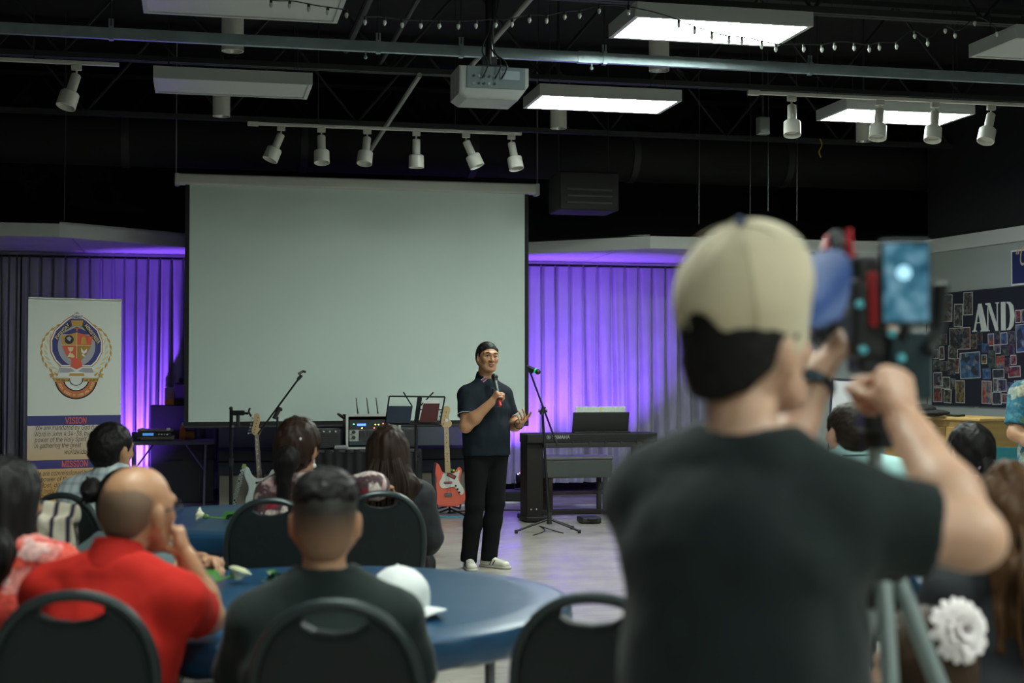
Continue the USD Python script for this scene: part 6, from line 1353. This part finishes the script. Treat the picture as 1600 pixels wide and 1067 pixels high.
# floral blouse
P = seated(.02, .92, -.02, bust=1, shR=(.165, .05, .945), shL=(-.125, .05, .925), elR=(.345, .0, .975), wrR=(.35, .26, .95), elL=(-.185, .10, .70))
def floral_x(t, P, hc, R):
    h = lambda *a: hc + R @ V(*a)
    S = Flesh(); S.egg(h(.012, -.125, -.035), (.062, .045, .06), R, .02); S.limb(h(.01, -.135, -.05), h(.015, -.14, -.20), (.05, .035), (.03, .02), .03, R[:, 0])
    part(t, 'hair_tail', S.mesh(.007, strands(.008, 6, (60, 60, 12))), hair_black, smooth=True, label='black low ponytail'); part(t, 'hair_clip', tube(spline([h(-.01, -.118, .03), h(.03, -.108, .055), h(.068, -.075, .05)], 5), .006, 6), M('clip_gold', (.6, .42, .15), .25, .9))
    part(t, 'hair_pearl', ball(h(.055, -.10, .055), .011, 2), M('pearl', (.65, .64, .6), .2)); part(t, 'hair_pearl', ball(h(.088, -.06, .02), .008, 1), M('pearl', (.65, .64, .6), .2))
    for q in (-1, 1): part(t, 'earring', cat(cyl(h(q * .083, .0, -.04), h(q * .084, .0, -.06), .0025, n=6), ball(h(q * .084, 0, -.068), .010, 2)), M('pearl', (.65, .64, .6), .2))
person('woman in pink floral blouse with pinned-up hair, arm on the next chair', W(462, 6.42), HEAD - 6, P, sk_mid, floral, jeans_black, (lambda c, R, s: ear_open(hair_cap(c, R, s, .022), c, R), hair_brown, strands(.010, 3, (60, 60, 14))), ((.0, .06, 1.135), -14, 0, 4), None, sleeve=1.12, extra=floral_x, seed=14, h=.009, g=.018)
# long straight hair
P = seated(.03, .86, -.06, bust=1)
person('woman with long straight dark hair, seen from behind below the rack case', W(603, 6.85), HEAD - 4, P, sk_mid, dark_blouse, jeans_black, (long_hair(.66, .135, .05), hairm('hair_dark_brown', (.022, .013, .009)), strands(.012, 5, (55, 55, 2.5))), ((0, .075, 1.085), 8, 0, -3), None, sleeve=1.7, seed=15, h=.011, extra=lambda t, P, hc, R: loose_locks(t, hc, R, .64, hairm('hair_dark_brown', (.022, .013, .009)), 40, 5, .13))
# bun and teal knit, mostly behind the bald man
P = seated(.10, .86, -.12, chest=(0, .13, .70), neck=(-.01, .23, .855), shR=(.155, .20, .775), shL=(-.155, .20, .775), elR=(.22, .34, .742), elL=(-.20, .34, .742), wrR=(.24, .52, .757), wrL=(.16, .55, .775), arm=.92)
def bun_x(t, P, hc, R):
    h = lambda *a: hc + R @ V(*a); S = Flesh(); S.egg(h(0, -.15, .03), (.05, .045, .05), R, .02); rng = np.random.default_rng(4)
    for q in range(14): a = rng.uniform(0, 6.28); S.limb(h(0, -.15, .03), h(.055 * math.cos(a), -.16 - .03 * rng.random(), .03 + .06 * math.sin(a)), .012, .003, .01)
    part(t, 'hair_bun', S.mesh(.006, strands(.006, 7, (50, 50, 50))), hair_black, smooth=True)
person('person in grey-teal knit with dark hair bun, half hidden by the bald man', W(88, 5.42), HEAD - 78, P, sk_mid, teal_grey, jeans_black, (lambda c, R, s: ear_open(hair_cap(c, R, s, .014), c, R), hair_black), ((-.01, .275, .972), -5, -10, 0), {'R': dict(d=(-.6, .7, .1), n=(.1, -.2, -.9), curl=(40, 45, 30)), 'L': dict(d=(.6, .6, .0), n=(.2, -.4, -.9), curl=(40, 45, 30))}, sleeve=1.55, extra=bun_x, seed=16, h=.010)
# far left woman
P = seated(.03, .94, -.05, bust=1)
person('woman with long black hair in coral flowered top at the left edge', W(-10, 4.16), HEAD - 12, P, sk_mid, coral_floral, jeans_blue, (long_hair(.86, .125, .055), hair_black, strands(.012, 6, (50, 50, 3))), ((0, .08, 1.085), -20, 0, 3), None, sleeve=.8, seed=17, h=.010, extra=lambda t, P, hc, R: loose_locks(t, hc, R, .84, hair_black, 36, 6, .12))
# mint shirt
P = seated(.03, 1.08, .065, elR=(.27, .14, .80), elL=(-.27, .14, .80))
def mint_x(t, P, hc, R):
    collar_of(mint)(t, P, hc, R); nb = V(*P['neck'])
    part(t, 'collar_line', tube([nb + V(.088 * math.cos(a), -.005 + .085 * math.sin(a), -.012 + .03 * math.sin(a) * -.2) for a in np.linspace(math.pi * 1.05, math.pi * 1.95, 20)], .004, 6), mint_trim)
person('man with short dark hair in mint polo, half hidden by the cameraman', W(1336, 6.3), HEAD + 2, P, sk_pink, mint, khaki, (lambda c, R, s: short_hair(c, R, s, .010, .066, -.085), hairm('hair_mint', (.018, .012, .009)), strands(.004, 9, (90, 90, 90))), ((-.01, .085, 1.205), 18, 0, 0), None, sleeve=.7, extra=mint_x, seed=18, h=.010, headscale=1.1, g=.02)
# pink top
P = seated(.03, .92, -.05, bust=1)
def pony(t, P, hc, R):
    h = lambda *a: hc + R @ V(*a); S = Flesh(); S.limb(h(0, -.11, -.03), h(.02, -.15, -.12), (.05, .045), (.055, .045), .03, R[:, 0]); S.limb(h(.02, -.15, -.12), h(.03, -.14, -.27), (.055, .045), (.03, .02), .03, R[:, 0])
    part(t, 'ponytail', S.mesh(.008, strands(.008, 8, (50, 50, 6))), hair_black, smooth=True); part(t, 'hair_tie', tube([h(.04 * math.cos(a), -.125 - .01 * math.sin(a), -.06 + .04 * math.sin(a) * .4) for a in np.linspace(0, 6.28, 16, endpoint=False)], .007, 6, True), M('tie_lilac', (.3, .22, .35), .6)); part(t, 'earring', ball(h(-.086, 0, -.05), .008, 1), chrome)
person('woman with thick black low ponytail in dusty pink top, before the birch cabinet', W(1524, 6.75), HEAD + 8, P, sk_mid, pink, jeans_black, (lambda c, R, s: ear_open(hair_cap(c, R, s, .026), c, R), hair_black, strands(.010, 10, (40, 40, 12))), ((0, .08, 1.095), 14, 0, 0), None, sleeve=.75, extra=pony, seed=19, h=.010)
# long wavy brown hair at the right
P = seated(.03, .92, -.06, bust=1)
wavy = hairm('hair_wavy_brown', (.055, .026, .011))
person('woman with long wavy brown hair at the right edge, head turned left', W(1592, 3.78), HEAD + 6, P, sk_pink, dark_blouse, jeans_blue, (long_hair(.74, .135, .06, lean=-.035), wavy, lambda v: .016 * (meshkit.fbm(v * (45, 45, 4), 2, 3) - .5) * 2 + .006 * np.sin(v[:, 2] * 42 + v[:, 0] * 30)), ((0, .08, 1.085), 22, 0, 0), None, sleeve=1.7, seed=20, h=.010, extra=lambda t, P, hc, R: loose_locks(t, hc, R, .71, wavy, 50, 9, .135, r=.006))
# child with a white flower
s_ = .62
P = dict(pelvis=(0, 0, .50), chest=(0, .0, .64), neck=(0, .0, .735), w=.60, arm=.62, shR=(.105, 0, .705), shL=(-.105, 0, .705), elR=(.14, .03, .56), elL=(-.14, .03, .56), wrR=(.10, .12, .47), wrL=(-.10, .12, .47), hipR=(.05, 0, .47), hipL=(-.05, 0, .47), knR=(.055, .01, .26), knL=(-.055, .01, .26), anR=(.055, 0, .07), anL=(-.055, 0, .07))
def girl_x(t, P, hc, R):
    h = lambda *a: hc + R @ V(*a); o = h(-.072, -.075, .088); fl = part(t, 'flower_band', tube([h(.085 * math.cos(a), -.005 + .0 * a, .03 + .085 * math.sin(a)) for a in np.linspace(.2, 2.9, 18)], .006, 6), M('band_white', (.6, .58, .56), .6))
    rng = np.random.default_rng(3); n_ = unit(V(-.85, -.45, .25)); pm = M('flower_cloth', (.80, .74, .74), .7, sheen=.2)
    for ring, (n, r, l) in enumerate(((18, .046, 18), (16, .038, 40), (13, .028, 58), (9, .016, 76))):
        for q in range(n):
            a = 2 * math.pi * q / n + ring * .4 + rng.normal(0, .08); m = trimesh.creation.icosphere(2, 1.0); v = np.array(m.vertices) * [.014, .024, .003]; v[:, 2] += 60 * v[:, 0] ** 2 * .4 + .006 * np.sin(v[:, 1] * 150)
            m = trimesh.Trimesh(v, m.faces, process=False); m = xf(m, Rx(l), (0, r, .004 + ring * .007)); m = xf(m, Rz(math.degrees(a)))
            part(fl, 'petal', xf(m, trimesh.geometry.align_vectors([0, 0, 1], n_)[:3, :3], o), pm, smooth=True)
person('little girl with a big white cloth flower in her dark hair', W(1440, 3.05), HEAD + 78, P, sk_light, M('child_dress', (.03, .03, .035), .8), M('child_leggings', (.05, .05, .06), .8), (long_hair(.62, .085, .045, -.10), hairm('hair_girl', (.030, .017, .010)), strands(.008, 12, (60, 60, 5))), ((0, .01, .838), 4, -6, 0), {'R': dict(s=.62), 'L': dict(s=.62)}, sleeve=1.5, extra=girl_x, seed=21, h=.008, g=.010, neckr=.045, headscale=.90, shoes=('shoe_child', (.3, .3, .3)))
# standing man at the right edge
P = dict(pelvis=(0, 0, .95), chest=(0, .005, 1.20), neck=(0, -.015, 1.44), w=1.08, belly=.05, arm=1.08, shR=(.195, -.01, 1.345), shL=(-.195, -.01, 1.345), elR=(.275, .03, 1.09), elL=(-.275, .03, 1.09), wrR=(.09, .235, .965), wrL=(-.03, .245, .985), hipR=(.09, 0, .90), hipL=(-.09, 0, .90), knR=(.11, .02, .49), knL=(-.10, .02, .49), anR=(.12, -.02, .085), anL=(-.11, -.02, .085))
person('man standing with clasped hands in turquoise leaf-print shirt at the right edge', W(1640, 9.5), HEAD + 190, P, sk_mid, hawaii, jeans_black, (lambda c, R, s: short_hair(c, R, s, .008), hairm('hair_grey', (.10, .09, .085))), ((0, .01, 1.60), 10, 0, 0), {'R': dict(d=(-.9, .2, -.25), n=(0, -.9, -.2), curl=(35, 40, 25)), 'L': dict(d=(.8, .2, -.45), n=(0, -.9, .0), curl=(35, 40, 25))}, sleeve=.8, extra=collar_of(hawaii), seed=22, h=.011, g=.026, hem=.82)

# ---- the cameraman ---------------------------------------------------------
CL, CA = W(1165, 2.27), -25
def cameraman():
    P = dict(pelvis=(0, -.01, .93), chest=(0, -.02, 1.19), neck=(.0, .0, 1.365), w=1.0, arm=1.10, belly=.01, shR=(.165, .01, 1.240), shL=(-.158, .02, 1.258), elR=(.335, .085, 1.212), elL=(-.06, .33, 1.235), wrR=(.205, .255, 1.385), wrL=(.008, .475, 1.475),
             hipR=(.088, 0, .89), hipL=(-.088, 0, .89), knR=(.11, .03, .48), knL=(-.11, .02, .48), anR=(.12, -.02, .085), anL=(-.12, -.02, .085))
    def xtra(t, P, hc, R):
        h = lambda *a: hc + R @ V(*a)
        # cap: dome, panels, button, bill
        Rc = R @ Rx(14) @ Ry(10); hh = lambda *a: hc + R @ V(-.004, -.008, .078) + Rc @ (V(*a) * 1.08)
        S = Flesh(); S.egg(hh(0, -.004, .012), (.096, .116, .108), Rc, .02); S.egg(hh(0, .035, .045), (.078, .072, .066), Rc, .04); S.limb(hh(0, -.004, .012), hh(0, -.008, -.10), (.096, .116), (.094, .114), .02, Rc[:, 0]); S.cut(hh(0, 0, -.078), Rc @ V(0, .16, -1))
        S.dig(hh(.012, -.130, -.070), (.062, .066, .105), Rc, .006)
        cap_m = M('cap_beige', (.52, .45, .31), .85, sheen=.2, bump=(120, .001))
        cp = part(t, 'cap', S.mesh(.006), cap_m, smooth=True, label='beige baseball cap with blue bill')
        part(cp, 'button', ball(hh(0, .004, .121), .009, 2), M('cap_navy', (.02, .04, .13), .7))
        for q in range(6):
            a = math.pi / 6 + q * math.pi / 3; part(cp, 'seam', tube([hh(.0965 * math.sin(b) * math.cos(a), -.004 + .1165 * math.sin(b) * math.sin(a), .013 + .1085 * math.cos(b)) for b in np.linspace(.05, 1.75, 12)], .0016, 5), M('cap_seam', (.40, .34, .23), .85), smooth=True)
        part(cp, 'strap', tube([hh(.05 * math.sin(a), -.112 + .03 * (1 - math.cos(a)), -.076) for a in np.linspace(-1.1, 1.1, 9)], .006, 6), M('cap_navy', (.02, .04, .13), .7), smooth=True)
        n, m_ = 17, 8; v = []
        for i in range(n):
            u = (i / (n - 1) - .5) * 2; a = u * 1.05
            for j in range(m_):
                w_ = j / (m_ - 1); y = .100 * math.cos(a) * 1.06 + w_ * .105 * (1 - .35 * u * u); x = .088 * math.sin(a) * (1 + .05 * w_); v.append(hh(x, y, -.030 - .055 * u * u * (0.35 + .8 * w_) + .040 * w_))
        f = [[i * m_ + j, (i + 1) * m_ + j, (i + 1) * m_ + j + 1, i * m_ + j + 1] for i in range(n - 1) for j in range(m_ - 1)]
        v = np.array(v); f = np.array(f); up = Rc @ V(0, 0, .005)
        part(cp, 'bill', (np.vstack([v, v + up]), np.vstack([f[:, ::-1], f + len(v)])), M('cap_blue', (.012, .055, .22), .6), smooth=50, label='blue bill')
        wl, el = V(*P['wrL']), V(*P['elL']); w_ = unit(wl - el); a = unit(np.cross(w_, V(0, 0, 1))); b = np.cross(w_, a); o = wl - w_ * .03
        wt = part(t, 'wrist_watch', tube([o + (a * math.cos(x) * .034 + b * math.sin(x) * .034) for x in np.linspace(0, 2 * math.pi, 24, endpoint=False)], .011, 8, True), M('watch_strap', (.012, .015, .017), .5), smooth=True, label='dark wrist watch')
        part(wt, 'watch_face', xf(rbx((0, 0, 0), (.034, .034, .010), .004), trimesh.geometry.align_vectors([0, 0, 1], -FH)[:3, :3] if 0 else np.eye(3), o + Rz(0) @ V(.012, -.040, .01)), M('watch_glass', (.05, .12, .15), .15))
    def hairf(c, R, s):
        S = hair_cap(c, R, s, .010); S.cut(c + R @ V(0, 0, .085), R @ V(0, 0, 1)); S.cut(*capcut(R, c, 1, .06, -.070)); return ear_open(S, c, R)
    person('cameraman in black T-shirt and beige cap seen from behind, arms raised to the camera', CL, HEAD + CA, P, sk_light, black_tee, jeans_blue, (hairf, hair_black, strands(.003, 4, (80, 80, 60))), ((.0, .035, 1.508), -30, 6, 4),
           {'R': dict(d=(-.25, .45, .85), n=(-.75, .45, -.35), curls=((70, 80, 45),) * 4, thumb=(.75, .3, .6), s=1.12), 'L': dict(d=(.35, .55, .65), n=(.55, .5, -.2), curls=((25, 30, 15), (35, 40, 20), (40, 45, 25), (45, 45, 25)), thumb=(.8, .5, .2), s=1.1)}, sleeve=.66, extra=xtra, seed=30, h=.008, g=.022, hem=.80, neckr=.074)
cameraman()
# camera on its tripod
def rig():
    D = 2.68; o = at(1372, 560, D); base = W(1372, D)
    t = thing('video_camera', 'black video camera rig with red trim and a glowing blue monitor', 'camera', base, HEAD)
    u = D / F
    def L(px, py, dy=0.0): return V((px - 1372) * u, dy, zat(py, D))
    part(t, 'camera_body', cat(rbx(L(1350, 498, .03), (.066, .17, .15), .012), rbx(L(1353, 440, .02), (.052, .10, .10), .012), rbx(L(1362, 560, .02), (.06, .12, .06), .01)), black_plastic)
    part(t, 'lens', cat(cyl(L(1345, 505, .11), L(1345, 505, .17), .04, n=24), cyl(L(1345, 505, .17), L(1345, 505, .25), .046, .05, n=24)), black_plastic)
    part(t, 'lens_glass', ball(L(1345, 505, .245), .04, 2), M('lens_glass', (.01, .015, .03), .05))
    part(t, 'top_handle', cat(tube(spline([L(1290, 392, .0), L(1300, 372, .02), L(1330, 372, .06), L(1345, 390, .10)], 6), .009, 8)), M('rig_red', (.45, .02, .03), .4), label='red top handle')
    part(t, 'red_strut', cyl(L(1333, 355, .03), L(1337, 400, .03), .006), M('rig_red', (.45, .02, .03), .4)); part(t, 'red_strut', rbx(L(1351, 470, -.06), (.014, .03, .10), .004), M('rig_red', (.45, .02, .03), .4))
    part(t, 'steel_lever', rbx(L(1361, 485, -.065), (.010, .012, .055), .004), chrome); part(t, 'hot_shoe_mic', cat(rbx(L(1308, 382, .03), (.022, .12, .02), .008), ball(L(1308, 372, .0), .016, 2)), M('shoe_mic', (.03, .035, .04), .6))
    mon = part(t, 'monitor', xf(rbx((0, 0, 0), (.092, .022, .156), .006), Rz(-4), L(1394, 447, -.09)), black_plastic)
    mm = usdkit.material(stage, '/World/Looks/monitor_picture', {'g': ('geometry', {}), 'v': ('noise_texture', {'scale': 34.0, 'detail': 2.0}), 'r': ('rgb_ramp', {'ramp': [(.3, (.012, .06, .10)), (.5, (.04, .14, .20)), (.68, (.14, .28, .36))]}), 'e': ('emission', {'strength': .55})}, [('g.position', 'v.vector'), ('v.fac', 'r.fac'), ('r.color', 'e.color')], 'e.emission')
    part(mon, 'screen', xf(bx((0, -.0118, 0), (.080, .001, .142)), Rz(-4), L(1394, 447, -.09)), mm, label='glowing bluish live picture')
    part(mon, 'picture_highlight', xf(cyl((-.004, -.0126, .018), (-.004, -.0130, .018), .013, n=20), Rz(-4), L(1394, 447, -.09)), M('screen_bright', (.3, .6, .8), .4, emit=((.45, .8, 1.0), .45)))
    part(t, 'monitor_arm', cat(tube([L(1432, 552, -.07), L(1452, 515, -.05), L(1456, 445, -.06)], .015, 8), cyl(L(1398, 505, -.08), L(1398, 530, -.06), .010)), black_metal)
    rcv = part(t, 'video_receiver', rbx(L(1410, 572, -.05), (.080, .03, .13), .008), M('receiver_slate', (.012, .028, .036), .35))
    for px, py in ((1379, 522), (1398, 522), (1393, 560), (1335, 548), (1330, 478)): part(rcv, 'status_lamp', ball(L(px, py, -.068), .0075, 2), M('lamp_teal', (.05, .3, .33), .3, emit=((.12, .5, .55), .16)))
    part(t, 'eyepiece', cat(cyl(L(1284, 492, .02), L(1290, 488, .10), .022, .018, n=20), cyl(L(1284, 492, .02), L(1283, 493, .008), .024, n=20)), M('eyepiece_glass', (.06, .16, .26), .1))
    part(t, 'grip', rbx(L(1386, 605, -.01), (.03, .035, .10), .012), rubber)
    tp = thing('tripod', 'grey metal tripod carrying the video camera, legs spreading at lower right', 'tripod', base, HEAD)
    steel = M('tripod_grey', (.30, .36, .36), .4, .5); zc = zat(905, D)
    part(tp, 'head', cat(rbx(L(1372, 655, 0), (.07, .09, .05), .012), cyl(L(1370, 675, 0), L(1370, 700, 0), .03)), black_metal)
    part(tp, 'pan_handle', tube([L(1372, 655, -.03), L(1392, 625, -.06), L(1394, 600, -.07)], .009, 8), black_metal)
    part(tp, 'centre_column', cyl(L(1366, 690, 0), V(0, 0, zc), .014), steel); part(tp, 'hub', cat(cyl((0, 0, zc - .05), (0, 0, zc + .05), .035, n=20), rbx((0, 0, zc + .02), (.09, .07, .04), .012)), black_metal)
    for q, (a, m_) in enumerate(((-97, 0), (-25, 1), (95, 1))):
        e = V(.52 * math.cos(math.radians(a)) if q else -.02, .52 * math.sin(math.radians(a)) if q else -.34, .01); d_ = unit(e - V(0, 0, zc)); s0 = V(0, 0, zc) + V(*(unit(V(e[0], e[1], 0)) * .035)); k = .45
        if q == 1: e = V(.42, -.12, .01)
        if q == 2: e = V(-.05, .45, .01)
        p1 = s0 + (e - s0) * k; part(tp, 'leg', cyl(s0, p1, .017), steel); part(tp, 'lower_leg', cyl(p1, e, .013), M('tripod_blue', (.16, .22, .26), .4, .4)); part(tp, 'leg_lock', cyl(p1 - (e - s0) * .02, p1 + (e - s0) * .02, .021), black_plastic); part(tp, 'foot', ball(e, .018, 1), rubber)
rig()

# white cap on the table, striped shawl on a chair
def white_cap():
    o = W(622, 4.42, TZ + .004); t = thing('baseball_cap', 'white baseball cap standing on the nearest blue table', 'cap', o, HEAD - 115)
    S = Flesh(); S.egg((0, 0, .03), (.088, .10, .118)); S.egg((0, .02, .07), (.07, .07, .06), None, .04); S.cut((0, 0, .004), (0, 0, -1)); S.dig((0, 0, .015), (.081, .093, .11), None, .004)
    cm_ = M('cap_white', (.72, .75, .74), .8, mott=(9, (.62, .66, .66)))
    part(t, 'crown', S.mesh(.006, cloth(.006, seed=3)), cm_, smooth=True); part(t, 'button', ball((0, 0, .15), .007, 1), cm_)
    n, m_ = 15, 7; v = []
    for i in range(n):
        u_ = (i / (n - 1) - .5) * 2; a = u_ * 1.1
        for j in range(m_): w_ = j / (m_ - 1); v.append((.080 * math.sin(a) * (1 + .08 * w_), .092 * math.cos(a) + w_ * .075 * (1 - .4 * u_ * u_), .030 - .030 * u_ * u_ + -.006 * w_))
    v = np.array(v); f = np.array([[i * m_ + j, (i + 1) * m_ + j, (i + 1) * m_ + j + 1, i * m_ + j + 1] for i in range(n - 1) for j in range(m_ - 1)])
    part(t, 'bill', (np.vstack([v, v + [0, 0, .004]]), np.vstack([f[:, ::-1], f + len(v)])), cm_, smooth=50)
    for q in range(6): a = q * math.pi / 3; part(t, 'seam', tube([(.0895 * math.sin(b) * math.cos(a), .1015 * math.sin(b) * math.sin(a), .03 + .1195 * math.cos(b)) for b in np.linspace(.1, 1.7, 10)], .0014, 4), M('cap_seam_white', (.5, .53, .53), .8))
white_cap()
shm = cloth_mat('striped_shawl', {'w': ('wave_texture', {'scale': 5.0, 'bands_direction': 'x'}), 'r': ('rgb_ramp', {'ramp': [(0, (.58, .53, .42)), (.7, (.55, .50, .40)), (.8, (.20, .03, .03)), (.86, (.5, .46, .36)), (.93, (.02, .025, .05))]})}, [('tc.object', 'w.vector'), ('w.fac', 'r.fac'), ('r.color', 'p.base_color')])
t = thing('striped_shawl', 'cream shawl with dark red and navy stripes draped over a chair back', 'shawl', W(97, 5.83, 0), HEAD - 6)
S = Flesh(); S.limb((-.14, -.235, .93), (.16, -.235, .93), (.03, .05), (.03, .05), .03, (0, 1, 0)); S.limb((-.12, -.285, .90), (-.10, -.275, .62), (.10, .02), (.08, .016), .03); S.limb((.09, -.285, .90), (.12, -.275, .66), (.09, .022), (.07, .016), .03); S.limb((0, -.185, .90), (0, -.16, .72), (.16, .018), (.14, .014), .03)
part(t, 'cloth', S.mesh(.008, cloth(.03, (12, 12, 5), 4)), shm, smooth=True)
t2 = thing('fur_trimmed_bag', 'brown furry bag hanging beside the striped shawl at left', 'bag', W(66, 5.71, 0), HEAD - 6)
S = Flesh(); S.limb((-.02, -.30, .93), (0, -.29, .70), (.10, .045), (.12, .05), .03); part(t2, 'body', S.mesh(.007, strands(.016, 21, (60, 60, 60))), M('brown_fur', (.085, .045, .025), .9), smooth=True); part(t2, 'strap', tube(spline([(-.07, -.29, .9), (-.03, -.27, 1.0), (.05, -.27, .93)], 5), .008, 6), M('strap_brown', (.05, .025, .015), .6))
